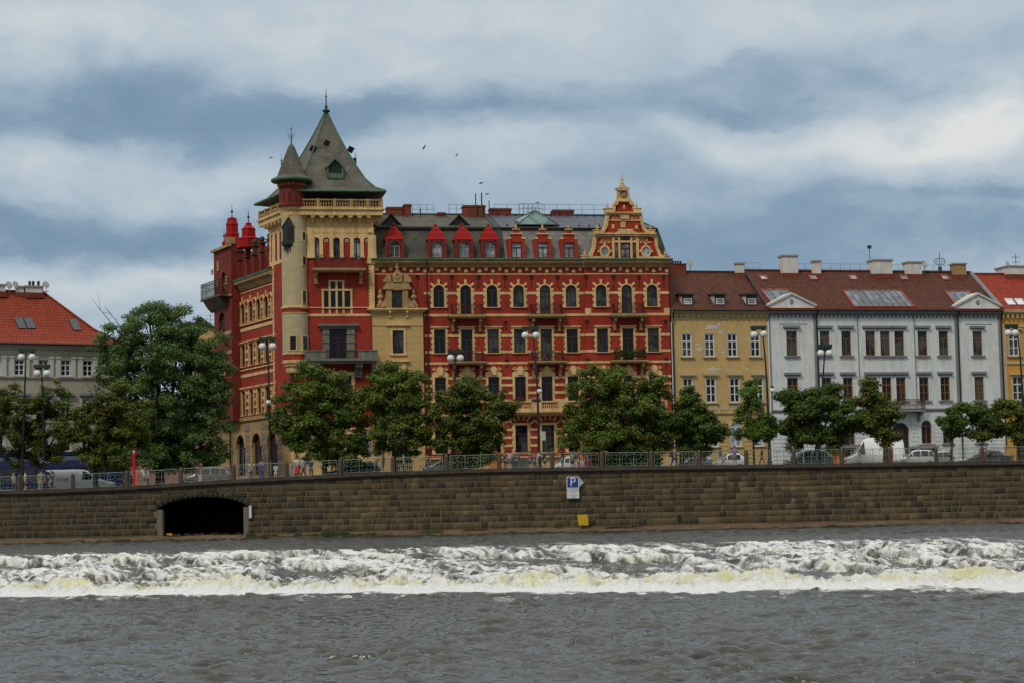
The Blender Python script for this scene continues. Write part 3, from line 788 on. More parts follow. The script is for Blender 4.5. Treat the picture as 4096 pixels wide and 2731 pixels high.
def build_main():
    B = RED_B
    xL, xR = X(1490, 1300), X(2676, 1300)
    xRis = X(2337, 1200)
    zTop = Z(1070)
    cols1 = [1755, 1862.5, 1968, 2074, 2180, 2284, 2402, 2504, 2605]
    C = [X(p, 1186) for p in cols1]
    R1 = (Z(1230), Z(1142)); R2 = (Z(1411), Z(1318)); R3 = (Z(1605), Z(1500)); R4 = (Z(1809), Z(1700))
    D1 = Z(1258); D2 = Z(1446)
    w1 = .98; ops = []
    for i, c in enumerate(C):
        yo = -.25 if i >= 6 else 0
        d = i in (1, 4, 7)
        ops += [(c, w1, D1 if d else R1[0], R1[1], 1), (c + .02, 1.04, D2 if d else R2[0], R2[1], 0), (c, 1.0, R3[0], R3[1], 0), (c, 1.12, R4[0], R4[1], 0)]
    wl = MB()
    wall_sheet(wl, xL, xRis, -.5, zTop, ops, 0.0, .34)
    wall_sheet(wl, xRis, xR, -.5, zTop, ops, -.25, .34)
    wl.poly([(xRis, -.25, -.5), (xRis, 0, -.5), (xRis, 0, zTop), (xRis, -.25, zTop)])
    wl.poly([(xR, -.25, -.5), (xR, 12, -.5), (xR, 12, zTop + .5), (xR, -.25, zTop + .5)])
    wl.poly([(xR, 12, -.5), (xL, 12, -.5), (xL, 12, zTop + .5), (xR, 12, zTop + .5)])
    wl.build('wall', RED, B)
    # stepped bands of pale stucco between the windows
    tb = MB(); hw = .5 + .22
    def band(pyt, pyb, rows, wid=hw, sections=None):
        z1, z0 = Z(pyt), Z(pyb)
        for (a, b, yo) in ((xL + .02, xRis, 0), (xRis, xR, -.25)):
            cuts = sorted((c - wid, c + wid) for c in C if a < c < b) if rows else []
            xs = [a] + [v for c in cuts for v in c] + [b]
            for k in range(0, len(xs), 2):
                if xs[k + 1] - xs[k] > .05: tb.box(xs[k], xs[k + 1], yo - .045, yo, z0, z1)
    xbay = X(1697, 1300)
    xL_save = xL; xL = xbay
    band(1169, 1179, True, .60); band(1256, 1266, False); band(1337, 1348, True, .62); band(1401, 1411, True, .62); band(1446, 1455, False)
    for t_, b_ in ((1505, 1515), (1534, 1544), (1565, 1575), (1596, 1606)): band(t_, b_, True, .60)
    for t_, b_ in ((1712, 1722), (1744, 1754), (1776, 1786)): band(t_, b_, True, .74)
    xL = xL_save
    band(1096, 1100, False)
    tb.build('stucco_trim', CREAM, B)
    # dentil squares in two staggered rows under the cornice
    dn = MB(); n = 44; span = xR - xL
    for k in range(n):
        x = xL + .3 + span * k / n; yo = -.25 if x > xRis else 0
        z = Z(1078 if k % 2 == 0 else 1085); s_ = .15
        if abs(x - xRis) < .2: continue
        dn.prism([(x, z - s_), (x + 2 * s_, z - s_), (x + 2 * s_, z + s_), (x, z + s_)], yo - .10, yo)
    dn.build('dentil_trim', CREAM, B)
    co_ = MB()
    for (a, b, yo) in ((xL - .1, xRis - .1, 0), (xRis - .1, xR + .25, -.25)):
        zt = Z(1046)
        co_.prism_x([(yo, Z(1072)), (yo - .18, Z(1070)), (yo - .22, Z(1064)), (yo - .42, Z(1060)), (yo - .60, Z(1054)), (yo - .62, zt), (yo, zt)], a, b)
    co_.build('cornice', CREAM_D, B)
    gu = MB()
    for (a, b, yo) in ((xL - .1, xRis - .1, 0), (xRis - .1, xR + .3, -.25)):
        gu.prism_x([(yo + .3, Z(1046) + .002), (yo - .70, Z(1046) + .002), (yo - .76, Z(1040)), (yo - .66, Z(1038)), (yo + .3, Z(1036))], a, b)
    gu.build('gutter', COPPER, B)
    # windows with surrounds
    zs1 = R1[1] - R1[0] - w1 / 2; S1 = toothed(w1, R1[1] - R1[0], zs1, True).mesh('window_surround', [CREAM])
    zsd = R1[1] - D1 - w1 / 2; S1d = toothed(w1, R1[1] - D1, zsd, True, n=8, sill=False).mesh('window_surround', [CREAM])
    S2 = toothed(1.04, R2[1] - R2[0], 0, False, n=9, lintel=.10, fw=.17).mesh('window_surround', [CREAM])
    S2d = toothed(1.04, R2[1] - D2, 0, False, n=13, lintel=.10, fw=.17, sill=False).mesh('window_surround', [CREAM])
    def ped(w, h):
        mb = MB(); l, r = -w / 2, w / 2; fw = .2
        for s_ in (-1, 1):
            x0, x1 = sorted((s_ * w / 2, s_ * (w / 2 + fw))); mb.box(x0, x1, -.07, .02, 0, h)
        mb.prism([(l - .24, h - .12), (r + .24, h - .12), (r + .26, h + .16), (r + .12, h + .34), (l - .12, h + .34), (l - .26, h + .16)], -.075, .02)
        mb.box(l - .22, r + .22, -.16, .02, h + .50, h + .58)
        mb.prism([(l - .05, h + .34), (r + .05, h + .34), (r - .1, h + .50), (l + .1, h + .50)], -.09, .02)
        mb.prism([(-.22, h + .05), (.22, h + .05), (.28, h + .62), (.15, h + .82), (-.15, h + .82), (-.28, h + .62)], -.20, .02)
        mb.box(l - fw - .05, r + fw + .05, -.16, .02, -.08, 0)
        mb.tube([(l - .15, -.09, h + .58), (l - .02, -.09, h + .72), (l + .14, -.09, h + .62)], .05, 5); mb.tube([(r + .15, -.09, h + .58), (r + .02, -.09, h + .72), (r - .14, -.09, h + .62)], .05, 5)
        return mb.mesh('window_surround', [CREAM])
    S3 = ped(1.0, R3[1] - R3[0])
    def gs(w, h):
        mb = toothed(w, h, 0, False, n=7, fw=.2)
        for a in (35, 57, 78, 102, 123, 145):
            c, s = math.cos(math.radians(a)), math.sin(math.radians(a)); q = .055; r0, r1 = .95, 1.62
            p = lambda rad, off: (rad * c - off * s, h - .45 + rad * s + off * c)
            mb.prism([p(r0, -q), p(r1, -q * 1.7), p(r1, q * 1.7), p(r0, q)], -.06, .02)
        return mb.mesh('window_surround', [CREAM])
    S4 = gs(1.12, R4[1] - R4[0])
    gl = [GLASS, GLASS_L, GLASS, GLASS_C, GLASS_C, GLASS_C, GLASS_C, GLASS_C, GLASS_C]
    for i, c in enumerate(C):
        yo = -.25 if i >= 6 else 0; d = i in (1, 4, 7)
        window(B, c, w1, D1 if d else R1[0], R1[1], 1, yo, glass=gl[i] if i != 1 else GLASS, surround=S1d if d else S1)
        window(B, c + .02, 1.04, D2 if d else R2[0], R2[1], 0, yo, surround=S2d if d else S2, glass=GLASS_C if i in (2, 6, 8) else GLASS)
        window(B, c, 1.0, R3[0], R3[1], 0, yo, surround=S3)
        window(B, c, 1.12, R4[0], R4[1], 0, yo, surround=S4, glass=GLASS_C if i in (3, 4) else GLASS)
    # balconies
    for row, (za, zb, pyt, pyr) in enumerate(((1262, 1276, 1222, 1322), (1446, 1457, 1405, 1502))):
        for i in (1, 4, 7):
            yo = -.25 if i == 7 else 0; c = C[i]; z1 = Z(za); z0 = Z(zb)
            sl = MB(); sl.box(c - 1.72, c + 1.72, yo - 1.0, yo, z0 + .12, z1); sl.box(c - 1.6, c + 1.6, yo - .88, yo, z0, z0 + .12)
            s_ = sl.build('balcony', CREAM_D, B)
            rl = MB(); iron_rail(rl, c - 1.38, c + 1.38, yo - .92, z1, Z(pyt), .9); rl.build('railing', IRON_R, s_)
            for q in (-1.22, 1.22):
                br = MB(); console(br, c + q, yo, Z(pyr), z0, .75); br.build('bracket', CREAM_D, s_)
            if row == 1 and i == 7:
                pl = MB(); R = random.Random(4)
                for k in range(900):
                    a = c + R.uniform(-1.45, 1.45); hh = .35 + .45 * abs((a - c) / 1.4) ** 2 + (.3 if R.random() < .1 else 0)
                    q = Vector((a, yo - .98 + R.uniform(-.12, .2), z1 + .25 + R.uniform(0, hh + .15))); s = .09
                    pl.poly([q + Vector([R.uniform(-s, s) for _ in range(3)]) for _ in range(4)])
                pl.build('balcony_plants', leafmat('balcony_leaf', (.03, .075, .015), (.06, .13, .03)), s_)
            if row == 1 and i == 4:
                ch = MB()
                for q in (-.35, .45):
                    for e in (-.3, .3): ch.tube([(c + q - .25 * (1 if e > 0 else -1), yo - .8, z1 + .02), (c + q + .25 * (1 if e > 0 else -1), yo - .8, z1 + .85)], .02, 4)
                ch.build('folding_chair', WHITE, s_)
    # long stone balustrade on the first floor
    b0, b1 = X(2036, 1620), X(2640, 1620); z0, z1 = Z(1641), Z(1606)
    bb = MB(); bb.box(b0, b1, -1.15, 0, z0 - .22, z0); bb.box(b0 + .1, b1 - .1, -.95, 0, z0 - .36, z0 - .22)
    k = b0
    for i in range(3, 9):
        c = C[i]; bb.box(c - .95, c - .75, -1.12, -.9, z0, z1); bb.box(c + .75, c + .95, -1.12, -.9, z0, z1)
        baluster_row(bb, c - .75, c + .75, -1.08, -.94, z0, z1, 8)
        if i < 8: bb.box(c + .95, C[i + 1] - .95, -1.1, -.92, z0, z1)
    st = bb.build('balustrade', CREAM, B)
    for q in (C[3] - 1, C[4] + 1.2, C[6], C[7], C[8]):
        br = MB(); console(br, q, 0, z0 - 1.0, z0 - .36, .8); br.build('bracket', CREAM_D, st)
    for (i, off, colr) in ((3, -.35, (.42, .012, .012)), (3, 1.2, (.6, .56, .5))):
        fl = MB(); R = random.Random(i + int(off * 10)); cc = C[i] + off
        fl.box(cc - .42, cc + .42, -1.2, -1.0, z1 + .0, z1 + .16, 0)
        for k in range(160):
            q = Vector((cc + R.uniform(-.45, .45), -1.1 + R.uniform(-.14, .14), z1 + .16 + R.uniform(-.05, .2))); s = .05
            fl.poly([q + Vector([R.uniform(-s, s) for _ in range(3)]) for _ in range(4)], 1 if R.random() < .5 else 2)
        fl.build('flower_box', [plain('box_dark', (.03, .03, .02)), plain('petals', colr), plain('box_leaf', (.02, .06, .015))], st)
    # iron wall anchors
    for (pys, cl) in ((1125, range(-1, 9)), (1300, (2.5, 5.5, 8.5)), (1450, (2.5, 5.5, 8.5))):
        for i in cl:
            if isinstance(i, float): a = int(i); x = (C[a] + (C[a + 1] if a < 8 else C[a] + 2.4)) / 2; h = .35
            else: x = (C[i] + C[i + 1]) / 2 if 0 <= i < 8 else (C[0] - 1.9 if i < 0 else C[8] + 1.15); h = .55
            an = MB(); yo = (-.25 if x > xRis else 0) - .03; z = Z(pys)
            an.box(x - .03, x + .03, yo, yo + .03, z - h, z + h * .8)
            an.tube([(x + .17 * math.cos(t), yo, z + h * .55 + .17 * math.sin(t)) for t in np.linspace(0, 6.28, 11)], .03, 4)
            an.tube([(x - .12, yo, z + h * .9), (x, yo, z + h * .4), (x + .12, yo, z + h * .9)], .03, 4)
            an.ball((x, yo, z - h), .07, 6); an.build('wall_anchor', IRON, B)
    # corner quoins of the risalit, plinth, drain pipe
    qn = MB()
    for k in range(8):
        z = Z(1264) + .0; 
    qn.box(xRis, xRis + .55, -.31, -.25, Z(1264), Z(1236)); qn.box(xR - .5, xR + .02, -.31, -.25, Z(1264), Z(1236))
    qn.box(xL, xRis, -.12, 0, -.5, Z(1830)); qn.box(xRis, xR + .05, -.37, -.25, -.5, Z(1830))
    qn.box(xL, xR + .08, -.42, 0, Z(1830), Z(1824)); qn.box(X(1697), xR + .05, -.40, 0, Z(1664), Z(1655))
    qn.build('plinth', CREAM, B)
    dp = MB(); xp = X(1713, 1500); dp.tube([(xp, -.15, 0), (xp, -.15, Z(1262)), (xp - .03, -.62, Z(1062)), (xp - .03, -.66, Z(1050))], .065, 8)
    xp = xR + .1; dp.tube([(xp, -.1, 0), (xp, -.1, Z(1250)), (xp, -.1, Z(1080))], .06, 8); dp.build('drain_pipe', IRON, B)
    # orange door board at street level and plaque
    db = MB(); db.box(X(1954, 1840), X(1985, 1840), -.36, -.3, .3, Z(1800)); db.build('orange_door_board', ORANGE, B)
    return xL, xR, xRis, C

def build_roof(xL, xR, xRis, C):
    B = RED_B
    zg = Z(1040); ym = 1.7; yr = 8.0
    xs = X(2006, 1000)        # seam between the old and the new roof
    zm = MF.z(915, 2000, ym); zr = MF.z(861, 2000, yr)
    yoff = .1
    def slope(mb, a, b, m1, m2, zr_=zr):
        mb.poly([(a, yoff, zg), (b, yoff, zg), (b, ym, zm), (a, ym, zm)], m1)
        mb.poly([(a, ym - .12, zm), (b, ym - .12, zm), (b, yr, zr_), (a, yr, zr_)], m2)
        mb.poly([(a, yr, zr_), (b, yr, zr_), (b, 12, zm - 1), (a, 12, zm - 1)], m2)
    rf = MB(); a0 = X(1478, 980, .1)
    slope(rf, a0, xs, 0, 1); xe = xR - 1.9
    slope(rf, xs, xe, 2, 3)
    # hipped right end
    rf.poly([(xe, yoff, zg), (xR + .1, yoff, zg), (xR - .45, ym, zm), (xe, ym, zm)], 0)
    rf.poly([(xR + .1, yoff, zg), (xR + .1, 12, zg), (xR - .45, 10, zm), (xR - .45, ym, zm)], 0)
    rf.poly([(xe, ym - .12, zm), (xR - .45, ym - .12, zm), (xR - 1.7, yr, zr), (xe, yr, zr)], 3)
    rf.poly([(xR - .45, ym - .12, zm), (xR - .45, 11, zm), (xR - 1.7, yr, zr)], 3)
    roof = rf.build('roof', [SLATE_D, SLATE_D, SLATE_M, SLATE_B], B)
    fl = MB()
    fl.tube([(xR + .1, yoff - .05, zg), (xR - .45, ym - .05, zm), (xR - 1.7, yr, zr + .03)], .10, 6)
    fl.box(a0, xs, ym - .3, ym - .1, zm - .08, zm + .10); fl.box(xs, xR - .45, ym - .3, ym - .13, zm - .02, zm + .08)
    for sx in (-.28, .28):
        fl.tube([(xs + sx, yoff - .05, zg), (xs + sx, ym - .12, zm + .02), (xs + sx, yr, zr + .05)], .06, 5)
    fl.add([(xs - .3, yoff - .04, zg), (xs + .3, yoff - .04, zg), (xs + .3, ym - .16, zm + .03), (xs - .3, ym - .16, zm + .03), (xs - .3, yr, zr + .05), (xs + .3, yr, zr + .05)], [(0, 1, 2, 3), (3, 2, 5, 4)])
    fl.box(a0, xR - 1.7, yr - .12, yr + .12, zr - .03, zr + .10)
    fl.build('copper_flashing', COPPER_D, roof)
    # dark recess strip between mansard and upper roof on the new part
    st = MB(); st.box(xs + .3, xe + 1.2, ym - .10, ym + .02, zm - .45, zm - .02); st.build('eaves_board', plain('maroon_board', (.06, .015, .012)), roof)
    # snow hooks
    sh = MB()
    for r_, (fr, n) in enumerate(((.18, 14), (.93, 16))):
        for k in range(n):
            x = xs + 1.0 + (xe - xs) * k / n; y = ym + (yr - ym) * fr; z = zm + (zr - zm) * fr; sh.box(x, x + .16, y - .1, y, z, z + .13)
    sh.build('snow_guard', IRON, roof)
    # ---- red-hooded arched dormers
    zb = zg - .02; wD = 1.62
    for px in (1579, 1748, 1856, 1961):
        c = X(px, 1000, -.1); d = empty('dormer', (0, 0, 0), 0, parent=roof)
        zt = Z(957, y=-.1); zp = Z(916, y=-.1)
        mb = MB(); wall_sheet(mb, c - wD / 2, c + wD / 2, zb, zt, [(c, .92, zb + .22, Z(967), 1)], -.1, .3)
        mb.poly([(c - wD / 2, -.1, zb), (c - wD / 2, -.1, zt), (c - wD / 2, 1.8, zt), (c - wD / 2, 1.8, zb)]); mb.poly([(c + wD / 2, -.1, zb), (c + wD / 2, 1.8, zb), (c + wD / 2, 1.8, zt), (c + wD / 2, -.1, zt)])
        mb.box(c - wD / 2 - .03, c - wD / 2 + .22, -.18, -.1, zb, zt - .05); mb.box(c + wD / 2 - .22, c + wD / 2 + .03, -.18, -.1, zb, zt - .05)
        for i in range(10):
            a = arc_pts(c, .92, Z(967)); b_ = arc_pts(c, 1.22, Z(967) + .15); mb.prism([a[i], a[i + 1], b_[i + 1], b_[i]], -.17, -.1)
        bo = mb.build('dormer', RED_D, roof); bpy.data.objects.remove(d)
        window(bo, c, .92, zb + .22, Z(967), 1, -.1, wood=paintw, glass=GLASS_L if px != 1579 else GLASS_C, rec=.2)
        # pyramid hood with bell-cast eave, stepped cap and knob
        hd = MB(); q = wD / 2; yc = .72
        prof = [(1.14, zt - .12), (1.16, zt - .02), (.98, zt + .12), (.80, zt + (zp - zt) * .55), (.52, zp - .05), (.55, zp), (.42, zp + .04), (.22, zp + .22), (.16, zp + .26), (.12, zp + .30), (.17, zp + .38), (.13, zp + .50), (.01, zp + .56)]
        hd.lathe([(r * q * 1.35, z) for r, z in prof], (c, yc, 0), 4, 0, math.pi / 4)
        hd.build('dormer_hood', RED_METAL, bo)
    # ---- brick-red square dormers with stepped tops
    for px in (2066, 2172, 2277):
        c = X(px, 1000, -.1); z1 = Z(957, y=-.1); z2 = Z(938, y=-.1)
        mb = MB(); w_ = 1.56
        wall_sheet(mb, c - w_ / 2, c + w_ / 2, zb, z1, [(c, .98, zb + .18, Z(971), 0)], -.1, .25)
        mb.box(c - .52, c + .52, -.1, .15, z1, z2); mb.box(c - .26, c + .26, -.12, .1, z2 + .08, z2 + .42)
        for s_ in (-1, 1):
            x0, x1 = sorted((c + s_ * .5, c + s_ * .78)); mb.box(x0, x1, -.16, -.1, zb, z1)
            mb.poly([(c + s_ * w_ / 2, -.1, zb), (c + s_ * w_ / 2, 2.2, zb), (c + s_ * w_ / 2, 2.2, z1), (c + s_ * w_ / 2, -.1, z1)])
        mb.poly([(c - w_ / 2, -.1, z1), (c + w_ / 2, -.1, z1), (c + w_ / 2, 2.6, z1 + .1), (c - w_ / 2, 2.6, z1 + .1)])
        bo = mb.build('dormer', REDBR, roof)
        tr = MB(); tr.box(c - .82, c - .48, -.2, -.05, z1, z1 + .14); tr.box(c + .48, c + .82, -.2, -.05, z1, z1 + .14); tr.box(c - .58, c + .58, -.2, .1, z2, z2 + .10)
        tr.box(c - .34, c + .34, -.2, .1, z2 + .42, z2 + .50); urn(tr, (c, -.02, z2 + .5), .55)
        tr.build('dormer_trim', CREAM, bo)
        window(bo, c, .98, zb + .18, Z(971), 0, -.1, wood=plain('red_window_wood', (.10, .015, .012)), glass=GLASS_L, rec=.12)
    # ---- attic triangular dormers on the old roof, glazed pyramid on the new one
    def tri_dormer(px, pyb, pyt, wpx, mat, glass_):
        yb = ym + 1.2; c, z0 = MF.P(px, pyb, yb); z1 = MF.z(pyt, px, yb); w = wpx / 44.0
        mb = MB(); mb.prism([(c - w / 2, z0), (c + w / 2, z0), (c, z1)], yb + .2, yb + .3, 1)
        for s_ in (-1, 1):
            mb.add([(c, yb - .2, z1 + .12), (c + s_ * (w / 2 + .25), yb - .2, z0), (c + s_ * (w / 2 + .25), yb + 1.6, z0), (c, yb + 5.5, z1 + .12), (c + s_ * (w / 2), yb + 1.4, z0 - .1), (c + s_ * (w / 2), yb + .2, z0 - .1), (c, yb + .2, z1)],
                   [(0, 1, 2, 3), (0, 6, 5, 1)])
        mb.build('roof_vent', [mat, glass_], roof)
    tri_dormer(1564, 904, 862, 70, SLATE_D, WOOD_D)
    tri_dormer(1836, 904, 866, 70, SLATE_D, WOOD_D)
    yb = ym + .6; c, z0 = MF.P(2152, 900, yb); z1 = MF.z(842, 2145, yb + 1.5); w = 1.95
    mb = MB(); mb.add([(c - w, yb, z0), (c + w, yb, z0), (c + .1, yb + 1.6, z1), (c - w, yb + 4.5, z0 + .9), (c + w, yb + 4.5, z0 + .9)], [(0, 1, 2), (1, 4, 2), (3, 0, 2), (4, 3, 2)])
    sk = mb.build('glass_pyramid', GLASS_G, roof)
    fr = MB()
    for a, b_ in ((0, 1), (0, 2), (1, 2), (3, 2)): fr.tube([mb.v[a], mb.v[b_]], .05, 5)
    fr.build('glazing_frame', COPPER_D, sk)
    # ---- chimneys, vents, ladders
    def chim(px0, px1, pyt, yy, mat, base=-1.3, cap=.12):
        a, zt = MF.P(px0, pyt, yy); b_ = MF.x(px1, pyt, yy)
        mb = MB(); mb.box(a, b_, yy, yy + 1.0, zr + base, zt - .2); mb.box(a - .06, b_ + .06, yy - .06, yy + 1.06, zt - .2, zt - .08); mb.box(a - .02, b_ + .02, yy - .02, yy + 1.02, zt - .08, zt)
        return mb.build('chimney', mat, roof)
    chim(1547, 1611, 828, yr - .6, BRICKCH); chim(1616, 1645, 817, yr - .9, BRICKCH); chim(1853, 1941, 821, yr - 1.2, BRICKCH); chim(1960, 2045, 833, yr - .2, BRICKCH)
    chim(2211, 2295, 840, yr - .2, BRICKCH); chim(1750, 1782, 850, yr - 1.0, BRICKCH, -1)
    FLM = plain('flue_metal', (.10, .07, .06), .5, .5)
    for px, pyt, r in ((1902, 776, .06), (1926, 772, .07), (1956, 803, .05), (1682, 835, .05)):
        a, zt = MF.P(px, pyt, yr - 1.4); pp = MB(); pp.tube([(a, yr - 1.4, zr - .8), (a, yr - 1.4, zt)], r, 6); pp.build('flue_pipe', FLM, roof)
    # roof walkway railing
    rl = MB()
    def rrun(px0, px1, pyt, n, yy):
        a, zt = MF.P(px0, pyt, yy); b_ = MF.x(px1, pyt, yy)
        for z in (zt, zt - .45): rl.tube([(a, yy, z), (b_, yy, z)], .018, 4)
        for k in range(n + 1): x = a + (b_ - a) * k / n; rl.tube([(x, yy, zr - .3), (x, yy, zt)], .018, 4)
    rrun(1978, 2425, 818, 9, yr - .5); rrun(2075, 2170, 815, 5, yr - 2.2); rrun(2092, 2158, 829, 4, yr - 1.2); rrun(1650, 1735, 820, 3, yr - .5); rrun(1795, 1855, 818, 2, yr)
    rl.build('roof_railing', plain('grey_rail', (.12, .14, .15), .5, .5), roof)
    return zg, zm, zr, ym, yr

def gpt(zx, zy):    # coordinates read off an enlargement of the gable
    return 1500 + zx / 1.8816, 700 + zy / 1.8816

def build_gable():
    B = RED_B; yf = -.40
    def q(zx, zy):
        a, b_ = gpt(zx, zy); p = MF.P(a, b_, yf); return p
    base = 648
    # the outline rises in three tiers with volutes
    L = [(1600, base), (1625, 600), (1648, 545), (1655, 470), (1700, 455), (1712, 425), (1738, 385), (1742, 345), (1752, 300), (1790, 285), (1797, 235), (1812, 205), (1828, 190)]
    cxz = 1867
    Rr = [(2 * cxz + 8 - x + (26 if y > 440 else 10 if y > 280 else 0), y) for x, y in reversed(L)]
    out = [q(x, y) for x, y in L] + [q(x, y) for x, y in Rr]
    red = MB(); red.prism(list(reversed(out)), yf, yf + .45)
    g = red.build('stepped_gable', REDBR, B)
    cr = MB()
    # cream coping that follows the outline
    for seq in (L, Rr):
        pts = [q(x, y) for x, y in seq]
        sgn = 1 if seq is L else -1
        for a, b_ in zip(pts[:-1], pts[1:]):
            dx, dz = b_[0] - a[0], b_[1] - a[1]; ln = math.hypot(dx, dz); nx, nz = -dz / ln * .17, dx / ln * .17
            cr.prism([(a[0] - nx, a[1] - nz), (b_[0] - nx, b_[1] - nz), (b_[0] + nx * .6, b_[1] + nz * .6), (a[0] + nx * .6, a[1] + nz * .6)], yf - .12, yf + .5)
    def rect(x0, y0, x1, y1, pr=.1, mb=None, m=0):
        a, zt = q(x0, y0); b_, zb = q(x1, y1); (mb or cr).box(a, b_, yf - pr, yf + .02, zb, zt, m)
    rect(1645, 440, 2112, 452, .38); rect(1652, 452, 2104, 466, .25); rect(1690, 505, 1790, 515, .07); rect(1982, 505, 2080, 515, .07)
    rect(1730, 282, 2008, 292, .30); rect(1738, 292, 2000, 302, .2); rect(1740, 338, 2000, 348, .08)
    rect(1782, 470, 1802, 645, .14); rect(1828, 470, 1846, 645, .16); rect(1918, 470, 1938, 645, .16); rect(1962, 470, 1986, 645, .14); rect(1802, 497, 1962, 512, .14); rect(1802, 470, 1828, 480, .1); rect(1938, 470, 1962, 480, .1)
    rect(1590, 616, 1800, 640, .1); rect(1975, 616, 2178, 640, .1)
    rect(1866 - 18, 355, 1866 + 18, 398, .10); rect(1780, 375, 1802, 405, .08); rect(1955, 380, 1978, 408, .08); rect(1868, 228, 1880, 258, .08)
    rect(1845, 285, 1912, 335, .16); rect(1828, 410, 1940, 422, .2)
    # arched hood over the centre
    a, z_ = q(1884, 428); cr.prism([(a - 1.25 + 0, z_ - .42)] + [(a - 1.15 * math.cos(math.pi * k / 10), z_ - .42 + .55 * math.sin(math.pi * k / 10)) for k in range(11)], yf - .3, yf)
    # top shaft with pediment and spike
    rect(1828, 190, 1905, 205, .22); rect(1832, 118, 1903, 190, .12); rect(1820, 108, 1912, 120, .25)
    p1, p2, p3 = q(1808, 106), q(1918, 106), q(1862, 76); cr.prism([p1, p2, p3], yf - .25, yf + .6); a, b_ = q(1862, 80)
    cr.lathe([(.16, 0), (.2, .25), (.1, .4), (.14, .55), (.05, .8), (.03, 1.1), (.01, 1.2)], (a, yf + .1, b_), 8)
    a0, z0 = q(1832, 190); a1, z1 = q(1903, 108); cr.box(a0, a1, yf + .0, yf + .6, z0, z1)
    for s_ in (-1, 1):
        a, z_ = q(1867 + s_ * 36, 168); cr.tube([(a, yf, z_ - .35), (a + s_ * .18, yf, z_ - .1), (a + s_ * .10, yf, z_ + .2), (a, yf, z_ + .45)], .09, 6)
    # urns on their pedestals
    for (zx, zt, zb_) in ((1582, 560, 645), (2190, 560, 645), (1677, 372, 445), (2078, 372, 445), (1757, 204, 288), (1974, 204, 288)):
        a, b_ = q(zx, zb_); t = q(zx, zt)[1]; H = t - b_; cr.box(a - .34, a + .34, yf - .1, yf + .5, b_, b_ + H * .38); cr.box(a - .42, a + .42, yf - .16, yf + .56, b_ + H * .38, b_ + H * .44)
        urn(cr, (a, yf + .2, b_ + H * .44), H * .58)
    # volutes
    for (zx, zy) in ((1622, 618), (2160, 622), (1708, 432), (2044, 432), (1812, 215), (1926, 215)):
        a, b_ = q(zx, zy); cr.lathe([(.2, 0), (.2, .1)], (0, 0, 0), 10); k = len(cr.v) - 20
        for i in range(k, len(cr.v)): vx, vy, vz = cr.v[i]; cr.v[i] = (a + vx, yf - .15 - vz, b_ + vy)
    cr.build('gable_trim', CREAM, g)
    # brick checkerwork
    ck = MB(); s_ = .17
    for (zx, zy, nc, nr) in ((1706, 470, 7, 3), (1952, 470, 7, 3), (1788, 303, 4, 3), (1930, 303, 4, 3)):
        a, b_ = q(zx, zy)
        ck.box(a - .05, a + nc * s_ + .05, yf - .035, yf + .01, b_ - nr * s_ - .05, b_ + .05, 0)
        for i in range(nc):
            for j in range(nr):
                if (i + j) % 2 == 0: ck.box(a + i * s_, a + (i + 1) * s_, yf - .07, yf - .03, b_ - (j + 1) * s_, b_ - j * s_, 1)
    ck.build('checker_brick', [CREAM, REDBR], g)
    # triple window and two round windows
    for (a_, b_, top) in ((1803, 1828, 515), (1847, 1917, 515), (1939, 1961, 515)):
        l = q(a_, 640)[0]; r = q(b_, 640)[0]; window(g, (l + r) / 2, r - l, q(a_, 640)[1], q(a_, top)[1], 0, yf, wood=plain('maroon_wood', (.07, .015, .012)), glass=GLASS_L, rec=-.035, style='T' if a_ == 1847 else 'H')
    l = q(1847, 497)[0]; r = q(1917, 497)[0]; window(g, (l + r) / 2, r - l, q(1847, 496)[1], q(1847, 470)[1], 0, yf, glass=GLASS_L, rec=-.035, style='H')
    for zx in (1728, 2038):
        a, b_ = q(zx, 577); rw = MB(); n = 18
        for k in range(n):
            t0, t1 = 2 * math.pi * k / n, 2 * math.pi * (k + 1) / n
            rw.prism([(a + .34 * math.cos(t0), b_ + .40 * math.sin(t0)), (a + .50 * math.cos(t0), b_ + .58 * math.sin(t0)), (a + .50 * math.cos(t1), b_ + .58 * math.sin(t1)), (a + .34 * math.cos(t1), b_ + .40 * math.sin(t1))], yf - .12, yf)
        for s1, s2 in ((1, 0), (-1, 0), (0, 1), (0, -1)): rw.box(a + s1 * .55 - .1, a + s1 * .55 + .1, yf - .14, yf, b_ + s2 * .63 - .1, b_ + s2 * .63 + .1)
        ro = rw.build('round_window', CREAM, g)
        pn = MB(); pn.prism([(a + .35 * math.cos(2 * math.pi * k / n), b_ + .41 * math.sin(2 * math.pi * k / n)) for k in range(n)], yf - .03, yf - .002); pn.build('pane', GLASS_L, ro)
    an = MB()
    for (zx, zy) in ((1683, 590), (2085, 590), (1748, 395), (1998, 400), (1818, 245), (1912, 245)):
        a, b_ = q(zx, zy); an.box(a - .025, a + .025, yf - .04, yf - .01, b_ - .35, b_ + .35); an.box(a - .12, a + .12, yf - .04, yf - .01, b_ + .15, b_ + .2)
    a, b_ = q(1868, 150); an.tube([(a + .28 * math.cos(t), yf - .14, b_ + .28 * math.sin(t)) for t in np.linspace(0, 6.28, 13)], .05, 5)
    an.tube([(a - .1, yf - .14, b_ + .12), (a + .1, yf - .14, b_), (a - .05, yf - .14, b_ - .15)], .04, 4)
    an.build('gable_ironwork', IRON, g)
